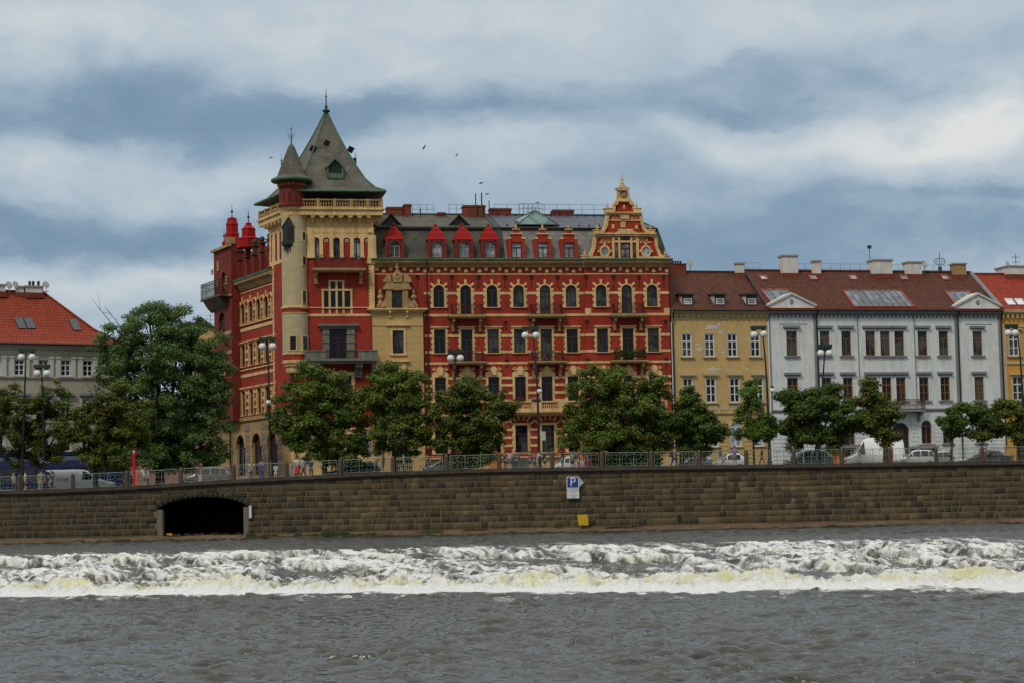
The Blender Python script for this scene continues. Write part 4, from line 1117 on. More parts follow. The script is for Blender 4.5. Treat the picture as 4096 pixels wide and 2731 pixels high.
def build_tower():
    B = RED_B; yf = -.35
    P = lambda px, py, y=yf: MF.P(px, py, y)
    x0 = P(1190, 1200)[0]; x1 = P(1497, 1200)[0]
    # body
    ztop = P(1350, 880)[1]
    gz = lambda py, px=1370: P(px, py)[1]
    arcw = [(P(px, 1000)[0], .62, gz(1040), gz(955), 1) for px in (1264, 1346, 1427.5)]
    big = (P(1353, 1370)[0], 1.5, gz(1434), gz(1314), 0)
    low = (P(1368, 1560)[0], 1.7, gz(1640), gz(1500), 0)
    gf = [(P(1300, 1780)[0], 1.6, gz(1818), gz(1735), 0), (P(1420, 1780)[0], 1.5, gz(1818), gz(1735), 0)]
    ops = arcw + [big, low]
    zgf = gz(1715)
    mb = MB(); wall_sheet(mb, x0, x1, zgf, gz(915), ops, yf, .3)
    mb.poly([(x1, yf, zgf), (x1, 7, zgf), (x1, 7, ztop), (x1, yf, ztop)])
    tw = mb.build('tower', RED, B)
    mb = MB(); wall_sheet(mb, x0 + .5, x1, -.5, zgf, gf, yf - .02, .3); mb.box(x0 + .6, x1 + .02, yf - .12, yf - .02, -.5, gz(1832)); mb.box(x0 + .6, x1, yf - .1, yf - .02, zgf - .1, zgf + .1)
    mb.build('ground_floor', CREAM, tw)
    # canted corner pier that closes the angle under the turret
    cpn = MB()
    def pier(y0z, y1z, o1, m):
        a = (x0 + .9, yf - o1); c = (-.9 * math.cos(REL) + (.20 + o1) * math.sin(REL), -.9 * math.sin(REL) - (.20 + o1) * math.cos(REL)); d = (.5, 1.5)
        pts = [c, a, (a[0], 1.0), (c[0] + .5, c[1] + 1.0)]
        cpn.add([(x, y, y0z) for x, y in pts] + [(x, y, y1z) for x, y in pts], [(0, 1, 5, 4), (1, 2, 6, 5), (2, 3, 7, 6), (3, 0, 4, 7), (4, 5, 6, 7)], m)
    pier(-.5, zgf + .25, .06, 1); pier(zgf + .25, gz(1425), .0, 0); pier(gz(1700), gz(1690), .14, 1)
    cpn.build('corner_pier', [RED, CREAM], B)
    for o in gf: window(tw, *o[:4], 0, yf, style='V', rec=.2)
    for o in (arcw): window(tw, *o[:4], 1, yf, rec=.2, glass=GLASS_L if o is not arcw[1] else GLASS_C)
    window(tw, *big[:4], 0, yf, rec=.25, style='T'); window(tw, *low[:4], 0, yf, rec=.25)
    # lilac ground floor panels, sign boards
    pn = MB()
    for (a, b_, t, u) in ((1222, 1270, 1802, 1822), (1222, 1268, 1760, 1792), (1448, 1485, 1795, 1820), (1448, 1485, 1755, 1790), (1448, 1485, 1715, 1748)):
        xa, za = P(a, t); xb, zb = P(b_, u); pn.box(xa, xb, yf - .05, yf - .02, zb, za)
    pn.build('lilac_panel', LILAC, tw)
    sg = MB(); xa, za = P(1228, 1771); xb, zb = P(1250, 1786); sg.box(xa, xb, yf - .11, yf - .06, zb, za); s_ = sg.build('street_name_plate', plain('plate_red', (.38, .015, .02), .4), tw)
    # yellow frieze: pilasters between the three arched windows + blind arches
    fr = MB(); zA, zB = gz(918), gz(942)
    fr.box(x0 + .5, x1 + .02, yf - .10, yf, zB, zA)
    px_c = [1264, 1305, 1346, 1387, 1427.5, 1468]
    for k, px in enumerate([1243, 1284.5, 1325.5, 1366.5, 1407.5, 1448, 1489]):
        c = P(px, 990)[0]; w_ = .16 if k not in (0, 6) else .34
        fr.box(c - w_, c + w_, yf - .12, yf - .001, gz(1028), zB); fr.box(c - w_ - .04, c + w_ + .04, yf - .16, yf - .002, gz(1034), gz(1024))
    for px in px_c:
        c = P(px, 990)[0]; pts = arc_pts(c, .66, gz(952)); ro = 1.02
        outer = [(c + (x - c) * 1.0, zB) for x, z in pts]
        for i in range(10): fr.prism([pts[i], pts[i + 1], (pts[i + 1][0], zB + .01), (pts[i][0], zB + .01)], yf - .11, yf - .001)
        for q in (-.24, 0, .24): fr.box(c + q - .05, c + q + .05, yf - .16, yf - .11, gz(934), gz(926))
    f_ = fr.build('arcade_frieze', CREAM, tw)
    ni = MB()
    for px in (1305, 1387, 1468):
        c = P(px, 990)[0]; ni.box(c - .13, c + .13, yf - .06, yf, gz(970), gz(959), 0); ni.box(c - .05, c + .05, yf - .075, yf - .06, gz(967), gz(962), 1)
    ni.build('niche_tile', [CREAM, IRON], tw)
    # right-hand quoin strip
    qn = MB()
    for k in range(30):
        z0 = gz(1235) + (gz(1050) - gz(1235)) * k / 30; z1 = gz(1235) + (gz(1050) - gz(1235)) * (k + 1) / 30
        qn.box(x1 - .42 - (.08 if k % 2 else 0), x1 + .03, yf - .07, yf, z0, z1)
    qn.box(x1 - .6, x1 + .1, yf - .2, yf, gz(1056), gz(1044)); qn.box(x1 - .55, x1 + .1, yf - .15, yf, gz(1044), gz(1028)); qn.box(x1 - .5, x1 + .06, yf - .1, yf, gz(1028), gz(930))
    for (t, u, pr) in ((1256, 1266, .05), (1230, 1233, .08)): qn.box(x0 + .8, x1, yf - pr, yf, gz(u), gz(t))
    qn.build('quoin', CREAM, tw)
    # iron balcony
    sl = MB(); a, b_ = P(1250, 1080)[0], P(1458, 1080)[0]; sl.box(a, b_, yf - 1.1, yf, gz(1087), gz(1078)); sl.box(a + .1, b_ - .1, yf - 1.0, yf, gz(1092), gz(1087))
    s_ = sl.build('balcony', CREAM_D, tw)
    r_ = MB(); iron_rail(r_, a + .15, b_ - .2, yf - 1.02, gz(1078), gz(1036), 1.0, .09); r_.build('railing', IRON_R, s_)
    st = MB(); st.tube([(a + .3, yf - 1.0, gz(1036)), (a + 1.0, yf - .1, gz(1020))], .03, 4); st.tube([(b_ - .4, yf - 1.0, gz(1036)), (b_ - 1.0, yf - .1, gz(1020))], .03, 4); st.build('awning_arm', IRON, s_)
    for px in (1263, 1442): br = MB(); console(br, P(px, 1100)[0], yf, gz(1134), gz(1092), .8, .26); br.build('bracket', CREAM_D, s_)
    # stone cross window
    cw = MB(); gl = MB()
    xs = [P(p, 1180)[0] for p in (1291, 1318, 1346, 1373, 1405)]; zb, zm, zt = gz(1230), gz(1162), gz(1128)
    for k, x in enumerate(xs):
        cw.box(x - .09, x + .09, yf - .09, yf - .001, zb, zt if k in (1, 2, 3) else zm); cw.box(x - .08, x + .08, yf - .06, yf - .001, gz(1256), gz(1236))
    cw.box(xs[0] - .12, xs[4] + .12, yf - .12, yf - .002, zm - .06, zm + .10); cw.box(xs[1] - .12, xs[3] + .12, yf - .12, yf - .002, zt, zt + .12); cw.box(xs[0] - .15, xs[4] + .15, yf - .14, yf - .002, zb - .12, zb)
    w_ = cw.build('cross_window', CREAM, tw)
    gl.box(xs[0], xs[4], yf - .03, yf - .003, zb, zm); gl.box(xs[1], xs[3], yf - .03, yf - .003, zm, zt); gl.build('pane', GLASS, w_)
    # grey stone portal window and balcony
    pw = MB()
    for (l, r_) in ((1290, 1316), (1387, 1418)):
        xa, xb = P(l, 1370)[0], P(r_, 1370)[0]; pw.box(xa, xb, yf - .16, yf, gz(1434), gz(1316))
        for py in (1330, 1362, 1394): pw.box(xa - .03, xb + .03, yf - .22, yf, gz(py + 9), gz(py))
    xa, xb = P(1272, 1310)[0], P(1432, 1310)[0]; pw.box(xa + .15, xb - .15, yf - .2, yf, gz(1317), gz(1306)); pw.box(xa, xb, yf - .42, yf, gz(1306), gz(1298))
    xa, xb = P(1218, 1440)[0], P(1505, 1440)[0]
    pw.box(xa, xb, yf - 1.35, yf, gz(1446), gz(1436)); pw.box(xa + .3, xb - .1, yf - 1.15, yf, gz(1456), gz(1446))
    for (l, r_) in ((1222, 1296), (1428, 1502)): l, r_ = P(l, 1420)[0], P(r_, 1420)[0]; pw.box(l, r_, yf - 1.3, yf - 1.12, gz(1436), gz(1408)); pw.box(l - .06, r_ + .06, yf - 1.36, yf - 1.06, gz(1408), gz(1404))
    for l in (1222, 1500): l = P(l, 1420)[0]; pw.box(l - .1, l + .1, yf - 1.25, yf, gz(1436), gz(1408))
    g_ = pw.build('stone_balcony', STONE_G, tw)
    r_ = MB(); iron_rail(r_, P(1298, 1420)[0], P(1426, 1420)[0], yf - 1.2, gz(1436), gz(1404), .1, .1); r_.build('railing', IRON, g_)
    for px in (1425, 1440, 1490): br = MB(); console(br, P(px, 1480)[0], yf, gz(1505), gz(1456), 1.0, .3); br.build('bracket', STONE_G, g_)
    lo = MB(); l = low; lo.box(l[0] - l[1] / 2 - .3, l[0] - l[1] / 2, yf - .1, yf, l[2], l[3]); lo.box(l[0] + l[1] / 2, l[0] + l[1] / 2 + .3, yf - .1, yf, l[2], l[3]); lo.box(l[0] - l[1] / 2 - .4, l[0] + l[1] / 2 + .4, yf - .16, yf, l[3], l[3] + .3)
    lo.build('window_surround', CREAM, tw)
    # ---------------- gallery on corbels, plan overhangs front, right and the side facade
    cosr, sinr = math.cos(REL), math.sin(REL)
    def side(sx, sy):      # side-frame plan -> main-frame plan
        return (sx * cosr - sy * sinr, sx * sinr + sy * cosr)
    SL = -6.6               # length of the tower along the side facade
    def ring(off):          # outline: front-right, (back right), side-left end, corner ; off = overhang
        a = (x1 + off, yf - off)
        # corner where front plane (y = yf-off) meets the side plane (side y = -off)
        # point on the side line: side(t, -off) with y == yf-off
        t = ((yf - off) - (-off * cosr)) / sinr; c = side(t, -off)
        l = side(SL - off, -off); bl = side(SL - off, 5.5)
        return [c, a, (x1 + off, 6.5), bl, l]
    def slab(mb, off, z0, z1, m=0):
        r_ = ring(off); n = len(r_); mb.add([(x, y, z0) for x, y in r_] + [(x, y, z1) for x, y in r_], [list(range(n - 1, -1, -1)), list(range(n, 2 * n))] + [(i, (i + 1) % n, n + (i + 1) % n, n + i) for i in range(n)], m)
    ga = MB()
    slab(ga, .04, gz(924), gz(916)); slab(ga, .10, gz(918), gz(913)); slab(ga, .0, gz(916), gz(870)); slab(ga, .80, gz(866), gz(845)); slab(ga, .95, gz(845), gz(837))
    r_ = ring(0)
    def corbels(pa, pb, nn):
        dx, dy = pb[0] - pa[0], pb[1] - pa[1]; ln = math.hypot(dx, dy); ux, uy = dx / ln, dy / ln; nx, ny = uy, -ux
        for k in range(nn):
            t = ln * (k + .5) / nn; w_ = .14
            def pt(tt, o, z): return (pa[0] + ux * tt + nx * o, pa[1] + uy * tt + ny * o, z)
            zt, zb_ = gz(866), gz(893); H = zt - zb_
            prof = [(0, zb_), (.2, zb_ + .05), (.3, zb_ + H * .4), (.72, zb_ + H * .62), (.78, zt), (0, zt)]
            ga.add([pt(t - w_, o, z) for o, z in prof] + [pt(t + w_, o, z) for o, z in prof], [list(range(5, -1, -1)), list(range(6, 12))] + [(i, (i + 1) % 6, 6 + (i + 1) % 6, 6 + i) for i in range(6)])
            # little arch between corbels
            if k < nn - 1:
                s0, s1 = t + w_, t + ln / nn - w_; mid = (s0 + s1) / 2; rr = (s1 - s0) / 2
                for i in range(6):
                    a0, a1 = math.pi * i / 6, math.pi * (i + 1) / 6
                    ga.add([pt(mid - rr * math.cos(a0), .76, zt - rr + rr * math.sin(a0)), pt(mid - rr * math.cos(a1), .76, zt - rr + rr * math.sin(a1)), pt(mid - rr * math.cos(a1), .76, zt + .01), pt(mid - rr * math.cos(a0), .76, zt + .01),
                            pt(mid - rr * math.cos(a0), 0, zt - rr + rr * math.sin(a0)), pt(mid - rr * math.cos(a1), 0, zt - rr + rr * math.sin(a1))], [(0, 1, 2, 3), (0, 4, 5, 1)])
    corbels((r_[0][0] + 1.0, r_[0][1]), r_[1], 7); corbels(r_[4], r_[0], 7); corbels(r_[1], (r_[1][0], 3.0), 3)
    gal = ga.build('gallery', CREAM, tw)
    # balustrade along front / side / right
    bl = MB(); R8 = ring(.80)
    def bal(pa, pb, groups):
        dx, dy = pb[0] - pa[0], pb[1] - pa[1]; ln = math.hypot(dx, dy); ang = math.atan2(dy, dx)
        t = MB(); seg = ln / groups
        for g in range(groups):
            baluster_row(t, g * seg + .28, (g + 1) * seg, .02, .20, gz(837), gz(803), 5)
            t.box(g * seg, g * seg + .28, -.02, .24, gz(837), gz(801))
        t.box(ln - .3, ln, -.02, .24, gz(837), gz(801))
        ca, sa = math.cos(ang), math.sin(ang)
        bl.add([(pa[0] + x * ca - y * sa, pa[1] + x * sa + y * ca, z) for x, y, z in t.v], t.f)
    bal((R8[0][0] + .9, R8[0][1]), R8[1], 5); bal(R8[4], R8[0], 5); bal(R8[1], (R8[1][0], 4.0), 3)
    bl.build('balustrade', CREAM_D, gal)
    # lantern storey behind the balustrade
    ls = MB(); slab(ls, -.9, gz(840), P(1400, 765, .5)[1]); lo_ = ls.build('lantern_storey', RED_D, tw)
    wn = MB(); xa, xb = P(1344, 800, .5)[0], P(1446, 800, .5)[0]; zz0, zz1 = P(1400, 830, .5)[1], P(1400, 790, .5)[1]
    wn.box(xa, xb, .48, .62, zz0, zz1, 1)
    for k in range(4): x = xa + (xb - xa) * k / 3; wn.box(x - .08, x + .08, .42, .5, zz0, zz1, 0)
    wn.box(xa - .08, xb + .08, .42, .5, zz1, zz1 + .12, 0); wn.build('window', [WOOD_D, GLASS_L], lo_)
    # ---------------- great hipped roof with bell-cast eaves
    ze = P(1400, 763, yf - 1.0)[1]; apx, apz = MF.P(1305, 445, 3.4); apy = 3.4
    R = ring(1.05)
    R = [R[0], R[1], (R[1][0], 7.2), side(SL - 1.05, 6.0), R[4]]
    cen = (apx, apy)
    rf = MB(); levels = [(1.0, ze), (.86, ze + .42), (.70, ze + 1.15), (.55, ze + 2.2), (.42, ze + 3.6), (.25, ze + 5.9), (.03, apz)]
    # true height profile read off the photo: concave skirt, straight upper part
    H = apz - ze; prof = [(1.0, 0), (.82, .052), (.66, .16), (.50, .33), (.33, .535), (.17, .75), (.035, .955), (.012, 1.0)]
    n = 5; vs = []
    for f, h in prof:
        for x, y in R: vs.append((cen[0] + (x - cen[0]) * f, cen[1] + (y - cen[1]) * f, ze + H * h))
    fs = [(i * n + k, i * n + (k + 1) % n, (i + 1) * n + (k + 1) % n, (i + 1) * n + k) for i in range(len(prof) - 1) for k in range(n)]
    rf.add(vs, fs); roof = rf.build('tower_roof', SLATE, tw)
    ev = MB()
    for k in range(n):
        a, b_ = R[k], R[(k + 1) % n]; ev.tube([(a[0], a[1], ze - .04), (b_[0], b_[1], ze - .04)], .11, 6)
    ev.add([(x, y, ze - .10) for x, y in R], [list(range(n))])
    sof = MB(); inn = ring(-.9); sof.add([(x, y, ze - .12) for x, y in R] + [(x, y, ze - .55) for x, y in inn], [(k, (k + 1) % n, n + (k + 1) % n, n + k) for k in range(n)])
    for k in range(n): ev.tube([Vector(vs[i * n + k]) + Vector((0, 0, .03)) for i in range(len(prof))], .075, 5)
    ev.build('copper_hip', COPPER, roof); sof.build('soffit', plain('soffit_dark', (.03, .035, .032)), roof)
    cpp = MB(); cpp.lathe([(.55, -1.5), (.16, -.1), (.14, 0), (.34, .12), (.36, .25), (.16, .34), (.09, .5), (.16, .6), (.06, .7), (.05, 1.45), (.11, 1.53), (.04, 1.62), (.025, 2.1), (.005, 2.4)], (apx, apy, apz - .2), 10)
    for k in (1, 4): v = vs[3 * n + k]; cpp.lathe([(.06, 0), (.05, .3), (.13, .4), (.04, .5), (.02, 1.1), (.004, 1.2)], (v[0], v[1], v[2]), 6)
    cpp.build('finial', COPPER_D, roof)
    # dark roof hatches and the gabled lucarne; placed on the front slope
    def onroof(px, py):
        # intersect the ray with the front facet (piecewise) by marching in depth
        best = None
        for y in np.linspace(-1.8, 3.4, 260):
            x, z = MF.P(px, py, y)
            fr_ = (apy - y) / (apy - R[0][1]); hh = np.interp(fr_, [q[0] for q in prof][::-1], [q[1] for q in prof][::-1]) * H + ze
            if z <= hh: return x, y, z
        return MF.P(px, py, 0) + (0,)
    hb = MB()
    for (px, py, s_) in ((1252, 597, .5), (1307, 573, .42), (1402, 600, .5), (1418, 640, .28)):
        x, y, z = onroof(px, py); s_ *= .8; tt = 1 / 2.1; hb.add([(x - s_, y - .06 - s_ * .35 * tt, z - s_ * .35), (x + s_ * .2, y - .06 - s_ * tt, z - s_), (x + s_, y - .06 + s_ * .35 * tt, z + s_ * .35), (x - s_ * .2, y - .06 + s_ * tt, z + s_)], [(0, 1, 2, 3)])
    hb.build('roof_hatch', plain('hatch_black', (.008, .008, .008), .9, 0, .05), roof)
    lx, ly, lz = onroof(1340, 706); lt = onroof(1341, 650)[2]
    lu = MB(); yy = ly - .25; w_ = .62
    lu.prism([(lx - w_, lz + .25), (lx + w_, lz + .25), (lx + w_, lz + .9), (lx, lt + .2), (lx - w_, lz + .9)], yy + .1, yy + .25, 1)
    for s_ in (-1, 1): lu.add([(lx, yy - .15, lt + .35), (lx + s_ * .86, yy - .15, lz + .75), (lx + s_ * .86, yy + 1.5, lz + .75), (lx, yy + 2.0, lt + .35), (lx, yy - .15, lt + .1), (lx + s_ * .70, yy - .15, lz + .72)], [(0, 1, 2, 3), (0, 4, 5, 1)], 0)
    for s_ in (-1, 1): a_, b2 = sorted((lx + s_ * .6, lx + s_ * .72)); lu.box(a_, b2, yy - .1, yy + .4, lz - .1, lz + .8, 0)
    lu.box(lx - .7, lx + .7, yy - .05, yy + .4, lz - .25, lz + .22, 0); lu.lathe([(.05, 0), (.08, .1), (.02, .35)], (lx, yy - .1, lt + .3), 6, 0)
    lu.build('lucarne', [COPPER, IRON], roof)
    # ---------------- round corner turret
    tc = MF.P(1187, 1000, 0)[0]; cx, cy = -.02, .05
    r0 = 52.5 / 45.6
    def tz(py): return MF.z(py, 1187, -.9)
    t = MB(); t.lathe([(r0, tz(1415)), (r0, tz(1252))], (cx, cy, 0), 28); t.lathe([(r0 * .99, tz(1232)), (r0 * .99, tz(880)), (r0 * .99, tz(860))], (cx, cy, 0), 28)
    tu = t.build('corner_turret', TURRET, B, smooth=False)
    rb = MB(); rb.lathe([(r0 - .02, tz(1252)), (r0 - .02, tz(1232))], (cx, cy, 0), 28); rb.lathe([(r0 - .02, tz(1438)), (r0 - .02, tz(1415))], (cx, cy, 0), 28); rb.build('red_ring', RED, tu)
    cr = MB(); cr.lathe([(r0 * .72, tz(1488)), (r0 * .78, tz(1480)), (r0 * .80, tz(1464)), (r0 * .92, tz(1462)), (r0 * .95, tz(1456)), (r0 * 1.05, tz(1450)), (r0 * 1.06, tz(1440)), (r0 - .03, tz(1438))], (cx, cy, 0), 28)
    cr.lathe([(r0 + .05, tz(1253)), (r0 + .05, tz(1250))], (cx, cy, 0), 28); cr.lathe([(r0 - .02, tz(1236)), (r0 + .10, tz(1232)), (r0 + .10, tz(1226)), (r0 - .02, tz(1224))], (cx, cy, 0), 28); cr.lathe([(r0 - .02, tz(1418)), (r0 + .06, tz(1415)), (r0 + .06, tz(1411)), (r0 - .02, tz(1410))], (cx, cy, 0), 28)
    cr.lathe([(r0 * 1.0, tz(870)), (r0 * 1.06, tz(850)), (r0 * 1.14, tz(835)), (r0 * 1.14, tz(826)), (r0, tz(824))], (cx, cy, 0), 28)
    for k in range(14):
        a = 2 * math.pi * k / 14; cr.box(cx + r0 * .86 * math.cos(a) - .09, cx + r0 * .86 * math.cos(a) + .09, cy + r0 * .86 * math.sin(a) - .09, cy + r0 * .86 * math.sin(a) + .09, tz(1462), tz(1456))
    cr.build('turret_moulding', CREAM, tu)
    cx0, cy0 = cx, cy; cx, cy = -.22, -.42
    dr = MB(); r1 = r0 * 1.03; dr.lathe([(r1 * 1.03, tz(826)), (r1 * 1.03, tz(818)), (r1 * .97, tz(816)), (r1 * .97, tz(742)), (r1 * 1.08, tz(738)), (r1 * 1.1, tz(728)), (r1, tz(726))], (cx, cy, 0), 12, 0, math.pi / 12)
    drum = dr.build('brick_drum', RED_D, tu)
    sl = MB()
    for k in range(12):
        a = 2 * math.pi * (k + .5) / 12 ; ca, sa = math.cos(a), math.sin(a); rr = r1 * .965
        pts = [(-.09, tz(812)), (.09, tz(812)), (.09, tz(772)), (-.09, tz(772))]
        sl.add([(cx + rr * ca - u * sa, cy + rr * sa + u * ca, z) for u, z in pts], [(0, 1, 2, 3)])
    sl.build('slit_window', GLASS, drum)
    mo = MB()
    for k in range(24):
        a = 2 * math.pi * k / 24; mo.ball((cx + r1 * 1.02 * math.cos(a), cy + r1 * 1.02 * math.sin(a), tz(741)), .11, 6)
    mo.build('frieze_knob', CREAM_D, drum)
    co_ = MB(); q = r0 * 1.55
    co_.lathe([(q, tz(724)), (q * 1.01, tz(717)), (q * .72, tz(702)), (q * .58, tz(672)), (q * .38, tz(628)), (q * .16, tz(585)), (.05, tz(570))], (cx, cy, 0), 12)
    cone = co_.build('turret_cone', SLATE, tu)
    cf = MB(); cf.lathe([(q * 1.0, tz(727)), (q * 1.04, tz(723)), (q * 1.04, tz(717)), (q * .99, tz(715))], (cx, cy, 0), 24)
    cf.lathe([(.30, tz(606)), (.10, tz(586)), (.16, tz(582)), (.07, tz(570)), (.05, tz(545)), (.11, tz(541)), (.04, tz(536)), (.03, tz(515)), (.10, tz(512)), (.02, tz(508)), (.005, tz(490))], (cx, cy, 0), 8)
    for k in range(3): cf.tube([(cx - .35, cy, tz(550 - 8 * k) + .1), (cx, cy, tz(556 - 8 * k)), (cx + .35, cy, tz(550 - 8 * k) + .1)], .02, 4)
    cf.lathe([(.07, 0), (.04, .3), (.1, .4), (.02, .5), (.004, 1.1)], (cx - q * .52, cy - .4, tz(660)), 6)
    cf.build('turret_finial', COPPER, cone)
    cx, cy = cx0, cy0
    # turret windows: small rectangular lights
    tw_ = MB()
    for ang, (za, zb_) in ((-105, (1398, 1346)), (-48, (1398, 1346)), (-50, (1215, 1165)), (-48, (1060, 1028)), (-48, (960, 930))):
        a = math.radians(ang) - 0; ca, sa = math.cos(a), math.sin(a); hw = .26 if za > 1390 else .16
        for (u0, u1, off, mm) in ((-hw - .12, hw + .12, .03, 0), (-hw, hw, .05, 1)):
            e = .12 if mm == 0 else 0
            zz0, zz1 = tz(za) - e, tz(zb_) + e; rr = r0 + off
            pts = [(u0, zz0), (u1, zz0), (u1, zz1), (u0, zz1)]
            tw_.add([(cx + rr * ca - u * sa, cy + rr * sa + u * ca, z) for u, z in pts] + [(cx + (rr - .2) * ca - u * sa, cy + (rr - .2) * sa + u * ca, z) for u, z in pts], [(0, 1, 2, 3), (0, 4, 5, 1), (1, 5, 6, 2), (2, 6, 7, 3), (3, 7, 4, 0)], mm)
    tw_.build('turret_window', [CREAM, GLASS], tu)
    # hanging copper oriel with its own pitched roof
    bx, bz = MF.P(1148, 925, -1.2); orl = MB(); by = -1.15; W_ = .48
    def op(px, py): return MF.P(px, py, by)
    orl.box(op(1132, 900)[0], op(1176, 900)[0], by, by + 1.0, op(1150, 965)[1], op(1150, 905)[1])
    c = op(1154, 900)[0]; zt = op(1150, 868)[1]; zr_ = op(1150, 905)[1]
    for s_ in (-1, 1): orl.add([(c, by - .1, zt), (c + s_ * .62, by - .1, zr_ - .1), (c + s_ * .62, by + 1.0, zr_ - .1), (c, by + 1.0, zt)], [(0, 1, 2, 3)])
    orl.prism([(c - .45, zr_), (c + .45, zr_), (c, zt - .05)], by - .02, by + .05)
    orl.lathe([(.1, op(0, 1010)[1]), (.3, op(0, 990)[1]), (.58, op(0, 975)[1]), (.62, op(0, 962)[1]), (.5, op(0, 960)[1])], (c, by + .45, 0), 6)
    for u in (-.35, -.1, .15, .38): orl.lathe([(.01, -.45), (.08, -.1), (.08, .1)], (c + u, by + .15, op(0, 990)[1]), 5)
    orl.build('copper_oriel', COPPER_D, tu)
    hol = MB(); hol.box(op(1140, 0)[0], op(1162, 0)[0], by - .02, by - .005, op(0, 955)[1], op(0, 905)[1]); hol.build('oriel_opening', IRON, tu)
    return tw

def build_bay():
    """ochre ashlar bay with aedicule between tower and long facade"""
    B = RED_B; yf = -.42
    P = lambda px, py, y=yf: MF.P(px, py, y); gz = lambda py: P(1590, py)[1]
    x0, x1 = P(1491, 1400)[0], P(1694, 1400)[0]; cx = P(1593, 1400)[0]
    w2 = (cx, 1.0, gz(1413), gz(1324), 0); w3 = (cx, 1.05, gz(1610), gz(1500), 0); dr = (P(1618, 1800)[0], 1.5, -.3, gz(1735), .5)
    mb = MB(); wall_sheet(mb, x0, x1, -.5, gz(1240), [w2, w3, dr], yf, .35)
    for x in (x0, x1): mb.poly([(x, yf, -.5), (x, .0, -.5), (x, .0, gz(1240)), (x, yf, gz(1240))])
    by = mb.build('ashlar_bay', ASHLAR, B)
    window(by, *w2[:4], 0, yf); window(by, *w3[:4], 0, yf)
    # door grille
    g = MB()
    for k in range(9):
        x = dr[0] - .72 + 1.44 * k / 8; g.tube([(x, yf + .2, -.3), (x, yf + .2, dr[3] - .1)], .025, 4)
    for z in np.linspace(.3, 3.2, 7): g.box(dr[0] - .75, dr[0] + .75, yf + .17, yf + .2, z, z + .05)
    g.box(dr[0] - .75, dr[0] + .75, yf + .3, yf + .34, -.3, dr[3], 1)
    g.build('door', [plain('cream_grille', (.45, .38, .22)), DARKDOOR], by)
    tr = MB(); tr.box(x0 - .45, x1 + .4, yf - .45, .1, gz(1241), gz(1235)); tr.box(x0 - .3, x1 + .25, yf - .3, .1, gz(1247), gz(1241)); tr.box(x0 - .1, x1 + .1, yf - .12, .0, gz(1252), gz(1247))
    for px in (1558, 1627): console(tr, P(px, 1250)[0], yf, gz(1268), gz(1247), .4, .2)
    c = cx; hw = .72
    tr.box(x0, c - 1.0, yf - .07, yf, gz(1304), gz(1300)); tr.box(c + 1.0, x1, yf - .07, yf, gz(1304), gz(1300))
    tr.prism([(c - 1.05, gz(1304)), (c + 1.05, gz(1304)), (c + 1.05, gz(1301)), (c, gz(1283)), (c - 1.05, gz(1301))], yf - .2, yf)
    for s_ in (-1, 1):
        a, b_ = sorted((c + s_ * .5, c + s_ * .68)); tr.box(a, b_, yf - .08, yf, gz(1418), gz(1320))
    tr.box(c - .68, c + .68, yf - .1, yf, gz(1322), gz(1316)); tr.box(c - .75, c + .75, yf - .16, yf, gz(1420), gz(1413))
    tr.box(c - .95, c + .95, yf - .3, yf, gz(1446), gz(1440)); tr.box(c - .7, c + .7, yf - .1, yf, gz(1500), gz(1446))
    # ground-floor niches with heads
    for px in (1548, 1650): x, z = P(px, 1790); tr.prism([(x - .22, z + .35), (x - .16, z - .1), (x, z - .4), (x + .16, z - .1), (x + .22, z + .35)], yf - .25, yf)
    tr.build('bay_moulding', CREAM, by)
    # aedicule standing on the ledge
    ae = MB(); q = lambda px, py: P(px, py, -.45)
    def R(a, t, b_, u, pr=.3): xa, za = q(a, t); xb, zb = q(b_, u); ae.box(xa, xb, -.45 - pr, .0, zb, za)
    R(1542, 1163, 1566, 1234); R(1608, 1163, 1632, 1234); R(1536, 1144, 1638, 1163, .35); R(1530, 1152, 1572, 1160, .42); R(1604, 1152, 1644, 1160, .42); R(1540, 1130, 1634, 1146, .3)
    xc = q(1588, 1100)[0]; zb = q(1588, 1131)[1]
    for s_ in (-1, 1):
        pts = [(xc + s_ * .18 * 3, zb), (xc + s_ * 1.28, zb), (xc + s_ * 1.22, zb + .3), (xc + s_ * .95, zb + .62), (xc + s_ * .62, zb + .66)]
        ae.prism(pts if s_ > 0 else pts[::-1], -.8, -.2)
        # volutes with obelisk at the foot
        x, z = q(1588 + s_ * 66, 1234); ae.prism(([(x - .5 * s_ * -1, z), (x - .1 * s_ * -1 - s_ * .0, z), (x + s_ * .3, z), (x + s_ * .35, z + .3), (x + s_ * .1, z + .55), (x - s_ * .15, z + .45), (x - s_ * .45, z + .9), (x - s_ * .5, z + .1)])[::s_], -.75, -.1)
        urn(ae, (x + s_ * .02, -.5, z + .5), 1.3)
    ae.prism([(xc - .42, zb), (xc + .42, zb), (xc + .42, zb + .6), (xc + .3, zb + .9), (xc, zb + 1.02), (xc - .3, zb + .9), (xc - .42, zb + .6)], -.85, -.1)
    ae.tube([(xc + .2 * math.cos(t), -.87, zb + .52 + .2 * math.sin(t)) for t in np.linspace(0, 6.28, 12)], .05, 5); urn(ae, (xc, -.5, zb + 1.0), .85)
    a_ = ae.build('aedicule', CREAM_D, by)
    x, z0 = q(1588, 1233); window(a_, x, 1.0, z0, q(1588, 1157)[1], .25, -.45, rec=-.05)

